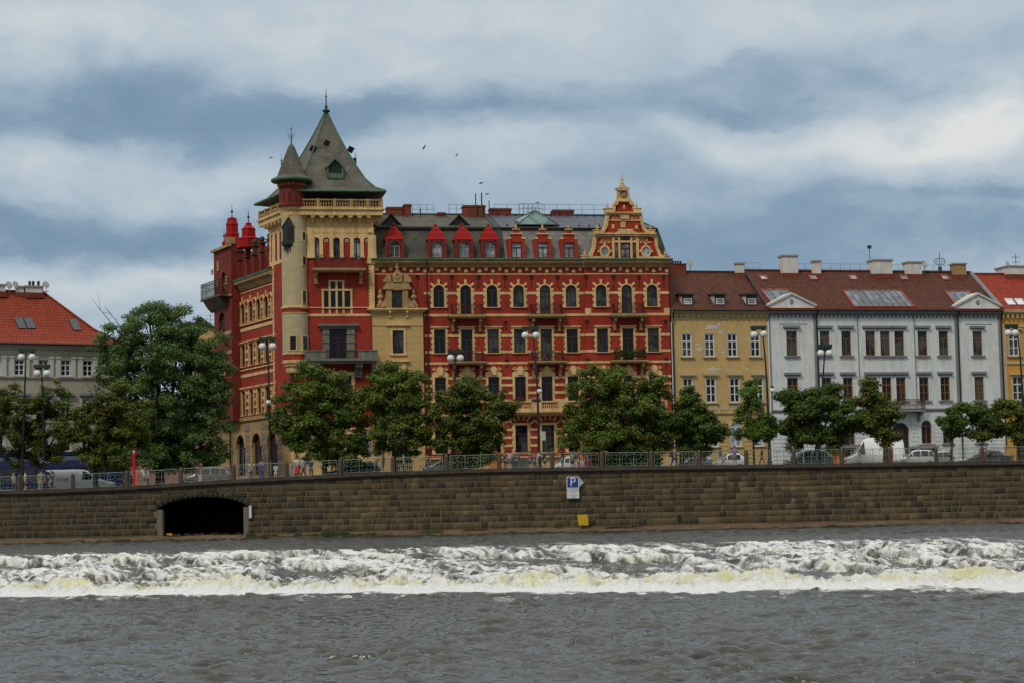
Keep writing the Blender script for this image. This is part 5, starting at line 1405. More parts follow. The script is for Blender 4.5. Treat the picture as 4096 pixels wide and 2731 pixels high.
def build_side():
    """receding facade on the side street; built in side-facade coordinates (x <= 0)"""
    B = RED_B
    def S(px, py, y=0.0): return SF.P(px, py, y)
    # rows measured on one column, all lines recede to the left
    xe = S(928, 1400)[0]; xt = S(1102, 1300)[0]
    def z_at(py, px): return S(px, py)[1]
    zc = z_at(1108, 1066) ; z_g = z_at(1094, 1040)
    r1t, r1b = z_at(1184, 1066), z_at(1270, 1066); r2t, r2b = z_at(1362, 1042), z_at(1452, 1042); r3t, r3b = z_at(1550, 1040), z_at(1652, 1040); r4t, r4b = z_at(1730, 1028), 0.4
    cols = [S(p, 1300)[0] for p in (943, 972, 1004, 1035, 1066)]; cols.append(cols[-1] + (cols[-1] - cols[-2]))
    w = 1.25; ops = []
    for c in cols: ops += [(c, w, r1b, r1t, 1), (c, w, r2b, r2t, 0), (c, 1.1, r3b, r3t, 0)]
    g4 = [S(p, 1700)[0] for p in (966, 1030, 1092)]
    for c in g4: ops.append((c, 2.5, r4b, r4t, 1))
    zgf = z_at(1672, 1030)
    mb = MB(); wall_sheet(mb, xe, xt + .0, zgf, zc, ops, 0, .24, 0, 1); wall_sheet(mb, xt, -.3, zgf, zc + 4, [], -.18, .3); mb.poly([(xt, -.18, zgf), (xt, .05, zgf), (xt, .05, zc + 4), (xt, -.18, zc + 4)])
    wl = side_obj(mb.build('side_wall', [RED, CREAM], B))
    mb = MB(); wall_sheet(mb, xe - 6, -.2, -.5, zgf, ops, -.05, .5); mb.box(xe - 6, 0, -.22, -.05, zgf - .1, zgf + .25); mb.box(xe - 6, 0, -.15, -.05, -.5, .8)
    for c in g4:
        a = arc_pts(c, 2.5, r4t); b_ = arc_pts(c, 3.1, r4t + .3)
        for i in range(10): mb.prism([a[i], a[i + 1], b_[i + 1], b_[i]], -.16, -.05)
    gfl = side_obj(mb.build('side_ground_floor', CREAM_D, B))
    lp = MB()
    for k in range(len(g4)):
        for z in np.arange(1.2, zgf - .9, .95): lp.box(g4[k] + 1.35, g4[k] + 2.35, -.09, -.04, z, z + .6)
    side_obj(lp.build('panel_trim', LILAC, B))
    su1 = toothed(w, r1t - r1b, r1t - r1b - w / 2, True, fw=.14).mesh('window_surround', [CREAM]); su2 = toothed(w, r2t - r2b, 0, False, n=9, fw=.13, lintel=.1).mesh('window_surround', [CREAM]); su3 = toothed(1.1, r3t - r3b, 0, False, n=9, fw=.14, lintel=.15).mesh('window_surround', [CREAM])
    for c in cols:
        window(wl, c, w, r1b, r1t, 1, 0, surround=su1, rec=.15); window(wl, c, w, r2b, r2t, 0, 0, surround=su2, rec=.15); window(wl, c, 1.1, r3b, r3t, 0, 0, surround=su3, rec=.15)
    for i, c in enumerate(g4): window(gfl, c, 2.5, r4b, r4t, 1, -.05, rec=.25, wood=DARKDOOR, glass=GLASS if i == 0 else DARKDOOR)
    tb = MB()
    def bnd(py, px, h, cut=None, pr=.05):
        z = z_at(py, px)
        if cut is None: tb.box(xe, xt, -pr, 0, z, z + h); return
        xs = [xe] + [v for c in cols for v in (c - cut, c + cut)] + [xt]
        for k in range(0, len(xs), 2):
            if xs[k + 1] - xs[k] > .05: tb.box(xs[k], xs[k + 1], -pr, 0, z, z + h)
    bnd(1222, 1085, .3, .85); bnd(1296, 1095, .3); bnd(1272, 1095, .12, None, .12); bnd(1388, 1085, .25, .83); bnd(1420, 1085, .25, .83); bnd(1486, 1090, .28); bnd(1458, 1090, .12, None, .1)
    for py in (1560, 1590, 1620): bnd(py, 1080, .25, .78)
    bnd(1140, 1085, .12)
    n = 46
    for k in range(n):
        x = xe + .3 + (xt - xe - .4) * k / n; z = z_at(1124, 1085) + (.16 if k % 2 else -.10); tb.box(x, x + .2, -.1, 0, z, z + .22)
    for k in range(60):
        za = zgf + (zc + 3.4 - zgf) * k / 60; zb = zgf + (zc + 3.4 - zgf) * (k + 1) / 60; tb.box(xt - .05, xt + .22 + (.08 if k % 2 else 0), -.25, -.17, za, zb)
    side_obj(tb.build('side_trim', CREAM, B))
    cc = MB(); cc.prism_x([(0, zc - .5), (-.15, zc - .5), (-.3, zc - .15), (-.65, zc), (-.7, zc + .25), (0, zc + .25)], xe - .1, xt + .1); side_obj(cc.build('side_cornice', CREAM_D, B))
    gg = MB(); gg.prism_x([(.3, zc + .25), (-.75, zc + .25), (-.8, zc + .45), (.3, zc + .5)], xe - .1, xt + .1); side_obj(gg.build('side_gutter', COPPER, B))
    # upper brick loggia with ball finials
    zl0 = zc + .45; up = MB(); lops = []
    lc = [S(p, 1060)[0] for p in (950, 980, 1009, 1038, 1069)]; zlt = z_at(1017, 1069)
    for c in lc: lops.append((c, 1.15, zl0 + .05, zlt, 1))
    wall_sheet(up, xe, xt + .1, zl0, zlt + .8, lops, .05, .3)
    lg = side_obj(up.build('loggia', RED_D, B))
    for c in lc: window(lg, c, 1.15, zl0 + .05, zlt, 1, .05, rec=.2)
    SOOT = plain('sooty_stone', (.07, .055, .035), .9)
    ls_ = [c + .95 for c in lc] + [lc[0] - .95]
    for c in ls_:
        fp = MB(); fp.box(c - .28, c + .28, -.28, .05, zl0, zlt + .3, 0); fp.box(c - .38, c + .38, -.38, .3, zlt + .3, zlt + .5, 1); fp.box(c - .24, c + .24, -.24, .2, zlt + .5, zlt + 1.15, 0); fp.box(c - .36, c + .36, -.36, .3, zlt + 1.15, zlt + 1.3, 1); fp.ball((c, -.05, zlt + 1.55), .27, 10, 1); side_obj(fp.build('loggia_pier', [RED_D, SOOT], B))
    # tower's own side arcade above the gutter
    ar = MB(); xa, xb = S(1086, 1000)[0], -.9; zt_ = z_at(935, 1100); zb_ = z_at(1065, 1100)
    ar.box(xa, xb, -.22, -.1, zb_, zt_ + 1.2)
    sa_ = side_obj(ar.build('side_arcade', CREAM, B))
    rr = MB()
    for k in range(4):
        c = xa + .75 + k * 1.15; pts = arc_pts(c, .5, zt_ - .1, 8); rr.add([(x, -.235, z) for x, z in pts] + [(c - .25, -.235, zb_ + .35), (c + .25, -.235, zb_ + .35)], [[0, 1, 2, 3, 4, 5, 6, 7, 8, 10, 9]])
    side_obj(rr.build('blind_arch', RED_D, B))
    # drain pipe
    dp = MB(); dp.tube([(xe + .15, -.3, 0), (xe + .15, -.3, zc - .4)], .1, 8); side_obj(dp.build('side_drain_pipe', IRON, B))
    # ---- far corner bay with its gable and red pinnacles
    yo = -.9; xq, xw = S(857, 1300, yo)[0], S(927, 1300, yo)[0]
    T = lambda px, py: S(px, py, yo)
    zt2 = T(900, 985)[1]; zbb = T(868, 1195)[1]; zww = T(890, 1250)[1]
    mb = MB(); wall_sheet(mb, xq, xw, zgf, zt2, [((xq + xw) / 2 - .3, 2.0, T(895, 1345)[1], zww, 1), ((xq + xw) / 2 + .3, 1.1, zbb + .1, T(887, 1090)[1], 1)], yo, .4)
    mb.poly([(xw, yo, zgf), (xw, .3, zgf), (xw, .3, zt2), (xw, yo, zt2)])
    mb.poly([(xq, yo, zgf), (xq, yo, zt2), (xq, 9, zt2), (xq, 9, zgf)])
    fb = side_obj(mb.build('corner_bay', RED_D, B))
    window(fb, (xq + xw) / 2 - .3, 2.0, T(895, 1345)[1], zww, 1, yo, rec=.3); window(fb, (xq + xw) / 2 + .3, 1.1, zbb + .1, T(887, 1090)[1], 1, yo, rec=.3)
    ba = MB(); xl2 = xq - .3; ba.box(xl2 - 1.0, xw - .4, yo - 1.0, yo, zbb - .15, zbb); ba.prism_x([(yo, zbb - 1.3), (yo - .4, zbb - .9), (yo - .9, zbb - .15), (yo, zbb - .15)], xl2 - .5, xw - 1.2)
    bo = side_obj(ba.build('far_balcony', paint('sooty_stucco', (.14, .10, .06), .9, .35, 1.2, .5), B))
    rr = MB(); iron_rail(rr, xl2 - .9, xw - .6, yo - .95, zbb, T(830, 1147)[1] , .9, .16); rr.build('railing', IRON, bo)
    gb = MB()
    for (px, t, u) in ((873, 1045, 1085), (906, 1105, 1140), (870, 1120, 1150), (850, 1080, 1100)): x, z = T(px, t); gb.box(x - .25, x + .25, yo - .08, yo, T(px, u)[1], z)
    for t in (1345, 1420, 1500, 1580): z = T(895, t)[1]; gb.box(xq, xw, yo - .08, yo, z, z + .35)
    gb.box(xq - .2, xw + .1, yo - .25, yo, zt2 - .25, zt2); gb.box(xw - .7, xw + .1, yo - .3, yo + .4, zt2, zt2 + .6); gb.box(xq - .25, xw + .1, yo - .2, yo, zbb - .2, zbb)
    side_obj(gb.build('bay_trim', CREAM_D, B))
    # red lead pinnacles (stepped octagonal tops)
    def pinn(px, tops, name='pinnacle'):
        pm = MB(); x = T(px, 950)[0]; y = yo + .9
        prof = []
        for (py, rpx) in tops: prof.append((rpx / 39.0, T(px, py)[1]))
        pm.lathe(prof, (x, y, 0), 8, 0, math.pi / 8); o = side_obj(pm.build(name, RED_METAL, B))
        fm = MB(); zt = prof[-1][1]; fm.lathe([(.05, zt - .1), (.04, zt + .35), (.15, zt + .5), (.04, zt + .65), (.008, zt + 1.3)], (x, y, 0), 6); fm.build('finial', COPPER_D, o)
    pinn(893, [(986, 30), (950, 27), (945, 25), (942, 27), (932, 26), (930, 23), (905, 22), (897, 24), (893, 22), (880, 18), (874, 19), (868, 8), (866, 3)])
    pinn(958, [(992, 44), (960, 44), (956, 46), (952, 40), (948, 26), (920, 25), (916, 27), (905, 17), (900, 11), (893, 12), (888, 4)])
    pinn(861, [(1000, 8), (975, 8), (972, 9), (966, 7), (964, 2)])
    # slate roof behind the side facade
    rf = MB(); rf.poly([(xe - 1, .5, zc + .4), (xt, .5, zc + .4), (xt, 3, zc + 3.0), (xe - 1, 3, zc + 3.0)]); rf.poly([(xe - 1, 3, zc + 3.0), (xt + 3, 3, zc + 3.0), (xt + 3, 9, zc + 3.2), (xe - 1, 9, zc + 3.2)])
    side_obj(rf.build('side_roof', SLATE_D, B))

def build_red():
    xL, xR, xRis, C = build_main(); build_roof(xL, xR, xRis, C); build_gable(); build_tower(); build_bay(); build_side()
# ------------------------------------------------------------ neighbouring houses
def flatten(root):
    """keep every building at thing > part > sub-part"""
    def L(o): return Matrix.LocRotScale(o.location, o.rotation_euler, o.scale)
    again = True
    while again:
        again = False
        for part in list(root.children):
            for sub in list(part.children):
                if sub.children:
                    m = L(part) @ L(sub); sub.parent = root; lo, ro, sc = m.decompose()
                    sub.location = lo; sub.rotation_euler = ro.to_euler(); sub.scale = sc; again = True

HX, HZ = MF.P(2684, 1500); ho = MF.world(HX, 0, 0)
HF = Frame(ho[0], ho[1], 4.35, math.atan(.25))

def gable_roof(B, F, xa, xb, ze, zr, dep, mat, over=.35, m2=None):
    rf = MB(); rf.poly([(xa, -over, ze), (xb, -over, ze), (xb, dep, zr), (xa, dep, zr)]); rf.poly([(xa, dep, zr), (xb, dep, zr), (xb, 2 * dep, ze), (xa, 2 * dep, ze)])
    rf.poly([(xa, 0, ze), (xa, dep, zr), (xa, 2 * dep, ze)]); rf.poly([(xb, 0, ze), (xb, 2 * dep, ze), (xb, dep, zr)])
    rf.box(xa, xb, dep - .16, dep + .16, zr - .05, zr + .10)
    return rf.build('roof', mat, B)

def on_slope(F, px, py, ze, zr, dep, over=.35):
    """point of the front roof slope seen at a pixel (local coordinates)"""
    lo, hi = -over, dep
    for _ in range(40):
        y = (lo + hi) / 2; x, z = F.P(px, py, y); zs = ze + (zr - ze) * (y + over) / (dep + over)
        if z > zs: lo = y
        else: hi = y
    return x, y, z

def roof_light(B, F, quad, R_, frame, glass, name='skylight', th=.10, bars=0):
    ze, zr, dep = R_
    P = [Vector(on_slope(F, px, py, ze, zr, dep)) for px, py in quad]
    n = Vector((0, -(zr - ze), dep + .35)).normalized()
    mb = MB(); lo = [p + n * .01 for p in P]; hi = [p + n * th for p in P]
    c = sum(P, Vector()) / 4
    for i in range(4):
        a, b_ = i, (i + 1) % 4; ia, ib = hi[a] + (c - P[a]).normalized() * .14, hi[b_] + (c - P[b_]).normalized() * .14
        mb.poly([lo[a], lo[b_], hi[b_], hi[a]]); mb.poly([hi[a], hi[b_], ib, ia])
    o = mb.build(name, frame, B)
    g = MB(); g.poly([p + n * (th * .6) for p in P])
    g.build('pane', glass, o)
    if bars:
        bb = MB()
        for k in range(1, bars): t = k / bars; bb.tube([(P[3] * (1 - t) + P[2] * t) + n * (th + .01), (P[0] * (1 - t) + P[1] * t) + n * (th + .01)], .045, 4)
        bb.build('glazing_bar', GREYT, o)
    return o

def white_chimney(B, F, px0, px1, pyt, yy, zb, mat=WHITECH, dish=None):
    a, zt = F.P(px0, pyt, yy); b_ = F.x(px1, pyt, yy); w = b_ - a
    mb = MB(); mb.box(a, b_, yy - w * .25, yy + w * .55, zb, zt - .14); mb.box(a - .1, b_ + .1, yy - w * .25 - .1, yy + w * .55 + .1, zt - .14, zt, 1)
    mb.box(a - .08, b_ + .08, yy - w * .25 - .12, yy + w * .55 + .1, zb, zb + .5, 2)
    return mb.build('chimney', [mat, plain('cap_concrete', (.30, .29, .25), .9), BRICKCH], B)

def dish(B, F, px, py, yy, r=.45, name='satellite_dish'):
    x, z = F.P(px, py, yy); mb = MB()
    mb.tube([(x + .15, yy + .2, z - 1.1), (x + .15, yy + .2, z)], .035, 6)
    n = 14; pr = [(.02, 0), (r * .5, .03), (r * .85, .10), (r, .16)]; k0 = len(mb.v)
    mb.lathe(pr, (0, 0, 0), n)
    rot = Matrix.Rotation(math.radians(70), 3, 'X') @ Matrix.Rotation(.4, 3, 'Y')
    for i in range(k0, len(mb.v)): v = rot @ Vector(mb.v[i]); mb.v[i] = (x + v.x, yy + v.y, z + v.z)
    mb.tube([(x, yy, z - r * .8), (x + .1, yy - .5, z - .1)], .02, 4)
    return mb.build(name, plain('dish_grey', (.40, .40, .38), .6), B)

def antenna(B, F, px, pyt, pyb, yy, kind=0):
    x, zt = F.P(px, pyt, yy); zb = F.z(pyb, px, yy); mb = MB(); mb.tube([(x, yy, zb - .3), (x, yy, zt)], .035, 5)
    if kind == 0:
        for k in range(3): mb.box(x - .18, x + .18, yy - .1, yy + .1, zt - .35 - .0, zt - .05)
    elif kind == 1:
        for k in range(8): z = zt - .9 + .0; mb.tube([(x + .62 * math.cos(a), yy, z + .35 * math.sin(a)) for a in (k * .785, k * .785 + .785)], .03, 4)
        for k in range(-3, 4): mb.tube([(x + k * .17, yy, zt - 1.2), (x + k * .17, yy, zt - .6)], .02, 4)
        mb.box(x - .15, x + .15, yy - .1, yy + .1, zt - 1.9, zt - 1.4)
    else:
        for k in range(3): mb.tube([(x - .5, yy, zt - .3 - k * .5), (x + .5, yy, zt - .3 - k * .5)], .025, 4)
        for k in range(6): mb.tube([(x - .4 + k * .16, yy - .2, zt - .3), (x - .4 + k * .16, yy + .2, zt - .3)], .015, 4)
    return mb.build('antenna', plain('aerial_metal', (.10, .11, .12), .5, .6), B)

def flat_surround(w, h, fw, mat, hood=0.0, pr=.06, hoodmat=None, sill=True):
    mb = MB(); l, r = -w / 2, w / 2
    mb.box(l - fw, l, -pr, .02, 0, h); mb.box(r, r + fw, -pr, .02, 0, h); mb.box(l - fw, r + fw, -pr, .02, h, h + fw)
    if hood: mb.box(l - fw - .12, r + fw + .12, -pr - .22, .02, h + fw + hood * .35, h + fw + hood, 1); mb.box(l - fw - .03, r + fw + .03, -pr - .10, .02, h + fw, h + fw + hood * .35, 1)
    if sill: mb.box(l - fw - .08, r + fw + .08, -pr - .14, .02, -.11, 0, 1)
    return mb.mesh('window_surround', [mat, hoodmat or mat])

def yellow_house():
    B = empty('yellow_house', tuple(HF.o), HF.rz, 'ochre yellow house with peeling plaster and three small roof dormers beside the red building', 'building')
    F = HF; P = F.P; gz = lambda py, px=2880: P(px, py)[1]
    x0, x1 = P(2690, 1450)[0], P(3076, 1450)[0]; ops = []; W_ = []
    for px in (2747, 2838, 2929, 3021): W_.append((P(px, 1380)[0], 41 / 43.2, gz(1425), gz(1336), 0, 1))
    for px in (2752, 2844, 2939, 3034): W_.append((P(px, 1560)[0], 41 / 43.2, gz(1608), gz(1511), 0, 2))
    for px in (2853, 2944, 3035): W_.append((P(px, 1740)[0], 43 / 43.2, gz(1786), gz(1686), 1, 3))
    gate = (P(2752, 1800)[0], 1.55, -.5, gz(1752), 0)
    mb = MB(); wall_sheet(mb, x0, x1, -.5, gz(1262), [w[:5] for w in W_] + [gate], 0, .3)
    mb.poly([(x1, 0, -.5), (x1, 12, -.5), (x1, 12, gz(1262)), (x1, 0, gz(1262))]); mb.build('wall', YEL, B)
    s1 = flat_surround(.95, W_[0][3] - W_[0][2], .12, YTRIM, 0, .04); s2 = flat_surround(.95, W_[4][3] - W_[4][2], .12, YTRIM, .38, .05); s3 = toothed(1.0, W_[8][3] - W_[8][2], W_[8][3] - W_[8][2] - .5, True, keys=False, tooth=.0, fw=.2).mesh('window_surround', [YTRIM])
    for w in W_: window(B, *w[:5], 0.0, wood=WHITE, style='W', surround=(s1, s2, s3)[w[5] - 1], rec=.06, glass=GLASS if w[5] != 3 else GLASS_L)
    gm = MB(); gm.box(gate[0] - .78, gate[0] + .78, .22, .3, -.5, gate[3]); gm.box(gate[0] - .02, gate[0] + .02, .19, .22, -.5, gate[3]); gm.build('gate', DARKDOOR, B)
    cm = MB(); ze = gz(1244)
    cm.prism_x([(0, gz(1268)), (-.08, gz(1268)), (-.12, gz(1258)), (-.42, gz(1252)), (-.46, ze), (0, ze)], x0 - .05, x1)
    for k in range(17): x = x0 + .3 + (x1 - x0 - .5) * k / 16; cm.prism_x([(0, gz(1283)), (-.10, gz(1280)), (-.32, gz(1258)), (0, gz(1258))], x - .06, x + .06)
    cm.box(x0, x1, -.16, 0, gz(1652), gz(1646)); cm.box(x0, x1, -.08, 0, gz(1657), gz(1652))
    for px in (2790, 2852, 2896, 2944, 2990, 3034): x, z = P(px, 1630); cm.box(x - .42, x + .42, -.06, 0, z - .2, z + .2)
    for k in range(6): cm.box(x0, x1, -.035, 0, gz(1722 + 16 * k) - .02, gz(1722 + 16 * k) + .26) if k > 5 else None
    cm.build('cornice', YTRIM, B)
    # rusticated ground floor: shallow grooves between the openings
    ru = MB()
    for k in range(7):
        z0, z1 = gz(1850 - 16.5 * k) + .03, gz(1850 - 16.5 * (k + 1)) - .03
        cuts = sorted([(w[0] - .72, w[0] + .72) for w in W_ if w[5] == 3] + [(gate[0] - .8, gate[0] + .8)]); xs = [x0 + .02] + [v for c in cuts for v in c] + [x1 - .02]
        for i in range(0, len(xs), 2):
            if xs[i + 1] - xs[i] > .1: ru.box(xs[i], xs[i + 1], -.045, 0, z0, z1)
    ru.build('rustication_groove', YEL, B)
    pp = MB(); R = random.Random(3)      # bare patches where the paint has come off
    for (px, py, r) in ((2795, 1395, .32), (2790, 1378, .22), (2840, 1312, .36), (2862, 1308, .28), (2880, 1330, .22), (2875, 1300, .2), (2800, 1345, .12), (2893, 1408, .2), (2880, 1383, .12), (2882, 1350, .10), (2850, 1475, .34), (2870, 1476, .22), (2912, 1477, .16), (2990, 1477, .16), (2700, 1385, .10), (2705, 1412, .13), (3058, 1408, .14), (2798, 1418, .12), (2833, 1476, .2)):
        x, z = P(px, py); n = 13; pts = []
        for k in range(n): a = 2 * math.pi * k / n; q = r * R.uniform(.45, 1.15); pts.append((x + q * 1.25 * math.cos(a), z + q * .75 * math.sin(a)))
        pp.prism(pts, -.012 - R.random() * .004, -.001)
    pp.build('bare_plaster', WTRIM, B)
    dep = 5.6; zr = F.z(1089, 2850, dep); rf = gable_roof(B, F, x0 - .3, x1, ze, zr, dep, TILE_B)
    R_ = (ze, zr, dep)
    gt = MB(); gt.tube([(x0, -.5, ze - .02), (x1, -.5, ze - .02)], .09, 6); gt.tube([(x0 + .1, -.5, ze), (x0 + .1, -.1, gz(1300)), (x0 + .1, -.1, 0)], .06, 6); gt.build('gutter', IRON, B)
    for px in (2751, 2880, 3008):
        x, y, z = on_slope(F, px, 1222, *R_); mb = MB(); h = .95; w = .52
        mb.box(x - w, x + w, y - .02, y + .12, z - .05, z + h); 
        for s_ in (-1, 1): mb.add([(x + s_ * w, y, z), (x + s_ * w, y, z + h), (x + s_ * w, y + 2.0, z + h + .1)], [(0, 1, 2)], 1)
        mb.add([(x - w - .12, y - .25, z + h - .02), (x + w + .12, y - .25, z + h - .02), (x + w + .12, y + 2.1, z + h + .15), (x - w - .12, y + 2.1, z + h + .15), (x - w - .12, y - .25, z + h + .1), (x + w + .12, y - .25, z + h + .1), (x + w + .12, y + 2.1, z + h + .27), (x - w - .12, y + 2.1, z + h + .27)], [(0, 3, 2, 1), (4, 5, 6, 7), (0, 1, 5, 4), (1, 2, 6, 5), (3, 0, 4, 7)], 2)
        d = mb.build('dormer', [WOOD_D, WHITECH, IRON], B); window(B, x, .78, z + .08, z + .62, 0, y, wood=WHITE, style='H', rec=-.06, glass=GLASS_L)
    a = Vector(on_slope(F, 2936, 1087, *R_)); 
    st = MB(); st.tube([(x1 - .02, -.4, ze + .12), (x1 - .02, dep, zr + .12)], .16, 6); st.build('party_wall_capping', IRON, B)
    xx, zt = P(2675, 1058, dep - .5); xb = P(2745, 1058, dep - .5)[0]; ch = MB(); ch.box(xx - .6, xb, dep - .5, dep + .5, zr - .9, zt); ch.box(xx - .7, xb + .06, dep - .56, dep + .56, zt, zt + .08)
    for k in range(6): ch.lathe([(.1, 0), (.1, .22), (.14, .24), (.02, .34)], (xx + .1 + k * .25, dep, zt + .08), 6, 1)
    ch.build('chimney', [BRICKCH, IRON], B); dish(B, F, 2757, 1054, dep, .42)
    flatten(B)

def grey_house():
    B = empty('grey_house', tuple(HF.o), HF.rz, 'long pale grey house with orange-framed windows and two small pediments on its brown roof', 'building')
    F = HF; P = F.P; gz = lambda py, px=3500: P(px, py)[1]
    x0, x1 = P(3078, 1450)[0], P(4006, 1450)[0]; rx = 41.2; W_ = []
    for px in (3167, 3299, 3385, 3481, 3540, 3597, 3690, 3774, 3910): W_.append((P(px, 1380)[0], (1.08 if px == 3167 else .98), gz(1422), gz(1325), 0, 1))
    for px in (3171, 3306, 3392, 3488, 3547, 3604, 3696, 3781, 3917): W_.append((P(px, 1560)[0], (1.08 if px == 3171 else .98), gz(1603), gz(1508), 0, 2))
    for px in (3184, 3326, 3400, 3498, 3791, 3923): W_.append((P(px, 1740)[0], 1.0, gz(1776), gz(1700), 0, 3))
    W_.append((P(3706, 1740)[0], 1.05, gz(1776), gz(1682), 1, 4))
    door = (P(3604, 1740)[0], 1.75, -.5, gz(1690), 1)
    mb = MB(); wall_sheet(mb, x0, x1, -.5, gz(1258), [w[:5] for w in W_] + [door], 0, .3); mb.poly([(x1, 0, -.5), (x1, 12, -.5), (x1, 12, gz(1262)), (x1, 0, gz(1262))]); mb.build('wall', GREYW, B)
    h1 = W_[0][3] - W_[0][2]; h2 = W_[9][3] - W_[9][2]
    s1 = flat_surround(.98, h1, .16, GREYW, .32, .06, GREYT); s2 = flat_surround(.98, h2, .16, GREYW, .34, .06, GREYT); s3 = flat_surround(1.0, 1.5, .08, GREYW, 0, .03, GREYT)
    s1b = flat_surround(1.08, h1, .16, GREYW, .32, .06, GREYT); s2b = flat_surround(1.08, h2, .16, GREYW, .34, .06, GREYT); s4 = toothed(1.05, W_[-1][3] - W_[-1][2], W_[-1][3] - W_[-1][2] - .52, True, keys=False, tooth=0, fw=.3).mesh('window_surround', [GREYW])
    for w in W_:
        s_ = {1: s1b if w[1] > 1 else s1, 2: s2b if w[1] > 1 else s2, 3: s3, 4: s4}[w[5]]
        window(B, *w[:5], 0, wood=WOOD_O, style='W' if w[5] > 1 else 'T', surround=s_, rec=.10, glass=GLASS_C if w[5] == 1 else GLASS)
    dm = MB(); dm.box(door[0] - .87, door[0] + .87, .26, .3, -.5, door[3]); dm.box(door[0] - .03, door[0] + .03, .22, .26, -.5, door[3] - .9); dm.box(door[0] - .87, door[0] + .87, .21, .26, door[3] - 1.0, door[3] - .85); dm.build('door', DARKDOOR, B)
    cm = MB(); ze = gz(1243)
    cm.prism_x([(0, gz(1262)), (-.08, gz(1262)), (-.40, gz(1254)), (-.46, ze), (0, ze)], x0, x1 + .05)
    for k in range(56): x = x0 + .2 + (x1 - x0 - .4) * k / 55; cm.prism_x([(0, gz(1274)), (-.08, gz(1272)), (-.32, gz(1258)), (0, gz(1258))], x - .07, x + .07)
    for px in (3078, 3262, 3434, 3660, 3826, 4000): x = P(px, 1400)[0]; cm.box(x - .12 if px > 3078 else x, x + .12, -.07, 0, gz(1634), gz(1262)) if px not in (3434, 3660) else cm.box(x - .04, x + .04, -.05, 0, gz(1634), gz(1262))
    cm.box(x0, x1, -.16, 0, gz(1640), gz(1634)); cm.box(x0, x1, -.08, 0, gz(1646), gz(1640))
    for (a, b_) in ((3115, 3230), (3860, 3965)): xa, xb = P(a, 1290)[0], P(b_, 1290)[0]; cm.box(xa, xb, -.04, 0, gz(1298), gz(1296))
    cm.build('cornice', GREYT, B)
    ru = MB()
    for k in range(12):
        z0, z1 = gz(1850) + (gz(1650) - gz(1850)) * k / 12 + .025, gz(1850) + (gz(1650) - gz(1850)) * (k + 1) / 12 - .025
        cuts = sorted([(w[0] - .66 - (.2 if w[5] == 4 else 0), w[0] + .66 + (.2 if w[5] == 4 else 0)) for w in W_ if w[5] >= 3] + [(door[0] - 1.1, door[0] + 1.1)]); xs = [x0 + .02] + [v for c in cuts for v in c] + [x1 - .02]
        for i in range(0, len(xs), 2):
            if xs[i + 1] - xs[i] > .1: ru.box(xs[i], xs[i + 1], -.05, 0, z0, z1)
    ru.build('rustication_groove', GREYW, B)
    # pediments
    R_ = None; dep = 5.6; zr = F.z(1086, 3400, dep); gable_roof(B, F, x0, x1, ze, zr, dep, TILE_B); R_ = (ze, zr, dep)
    for (a, b_) in ((3068, 3256), (3815, 3998)):
        xa, xb = P(a, 1236)[0], P(b_, 1236)[0]; c = (xa + xb) / 2; zt = P((a + b_) / 2, 1174)[1]; zs = ze + .45; mb = MB()
        mb.prism([(xa, ze), (xb, ze), (xb, zs), (c, zt - .12), (xa, zs)], -.3, .1)
        pd = mb.build('pediment', GREYW, B); tr = MB()
        for s_, e in ((-1, xa - .1), (1, xb + .1)):
            q = [(c, zt - .16), (e, zs - .12), (e, zs + .06), (c, zt + .04)]; tr.prism(q if s_ > 0 else q[::-1], -.45, 2.4)
        tr.box(xa, xb, -.36, -.3, ze + .1, ze + .2); tr.build('pediment_moulding', WTRIM, pd)
        oc = MB(); oc.prism([(c + .2 * math.cos(t), ze + .75 + .26 * math.sin(t)) for t in np.linspace(0, 5.98, 14)], -.32, -.3); oc.build('oculus', GREYT, pd)
        eb = MB(); eb.box(xa - .15, xb + .15, -.62, .1, ze - .02, ze + .16); eb.build('tile_edge', TILE_O2, pd)
    eb = MB(); eb.box(P(3258, 1240)[0], P(3815, 1240)[0], -.55, -.2, ze, ze + .13); eb.build('tile_edge', TILE_O2, B)
    gt = MB(); gt.tube([(x0, -.55, ze - .04), (x1, -.55, ze - .04)], .08, 6)
    gt.build('gutter', IRON, B)
    for px in (3268, 3833, 4006): x = P(px, 1400)[0]; gt = MB(); gt.tube([(x, -.5, ze - .1), (x, -.14, gz(1285)), (x, -.14, 0)], .07, 6); gt.build('drain_pipe', IRON, B)
    # roof lights, dark glazed strips with red flashing
    REDF = plain('red_flashing', (.36, .035, .012), .6)
    for px in (3053, 3251, 3411, 3614, 3780): roof_light(B, F, [(px - 20, 1104), (px + 10, 1104), (px + 22, 1122), (px - 8, 1122)], R_, REDF, GLASS_L)
    GS = glass_mat('roof_strip_glass', (.07, .08, .10), None, .12)
    roof_light(B, F, [(3370, 1164), (3602, 1164), (3660, 1230), (3415, 1230)], R_, REDF, GS, bars=9)
    roof_light(B, F, [(3040, 1160), (3150, 1160), (3190, 1215), (3085, 1215)], R_, REDF, GS, bars=3); roof_light(B, F, [(3778, 1168), (3878, 1168), (3910, 1215), (3815, 1215)], R_, REDF, GS, bars=3)
    for a, b_, t in ((2944, 2973, 1052), (3126, 3185, 1022), (3251, 3280, 1043), (3487, 3560, 1040), (3624, 3680, 1048)): white_chimney(B, F, a, b_, t, dep - .6, zr - .85)
    white_chimney(B, F, 3812, 3858, 1054, dep - .6, zr - .85, CREAM_D)
    dish(B, F, 3694, 1060, dep - .4, .42); antenna(B, F, 3477, 981, 1084, dep, 0); antenna(B, F, 3757, 1011, 1090, dep, 1)
    rl = MB()
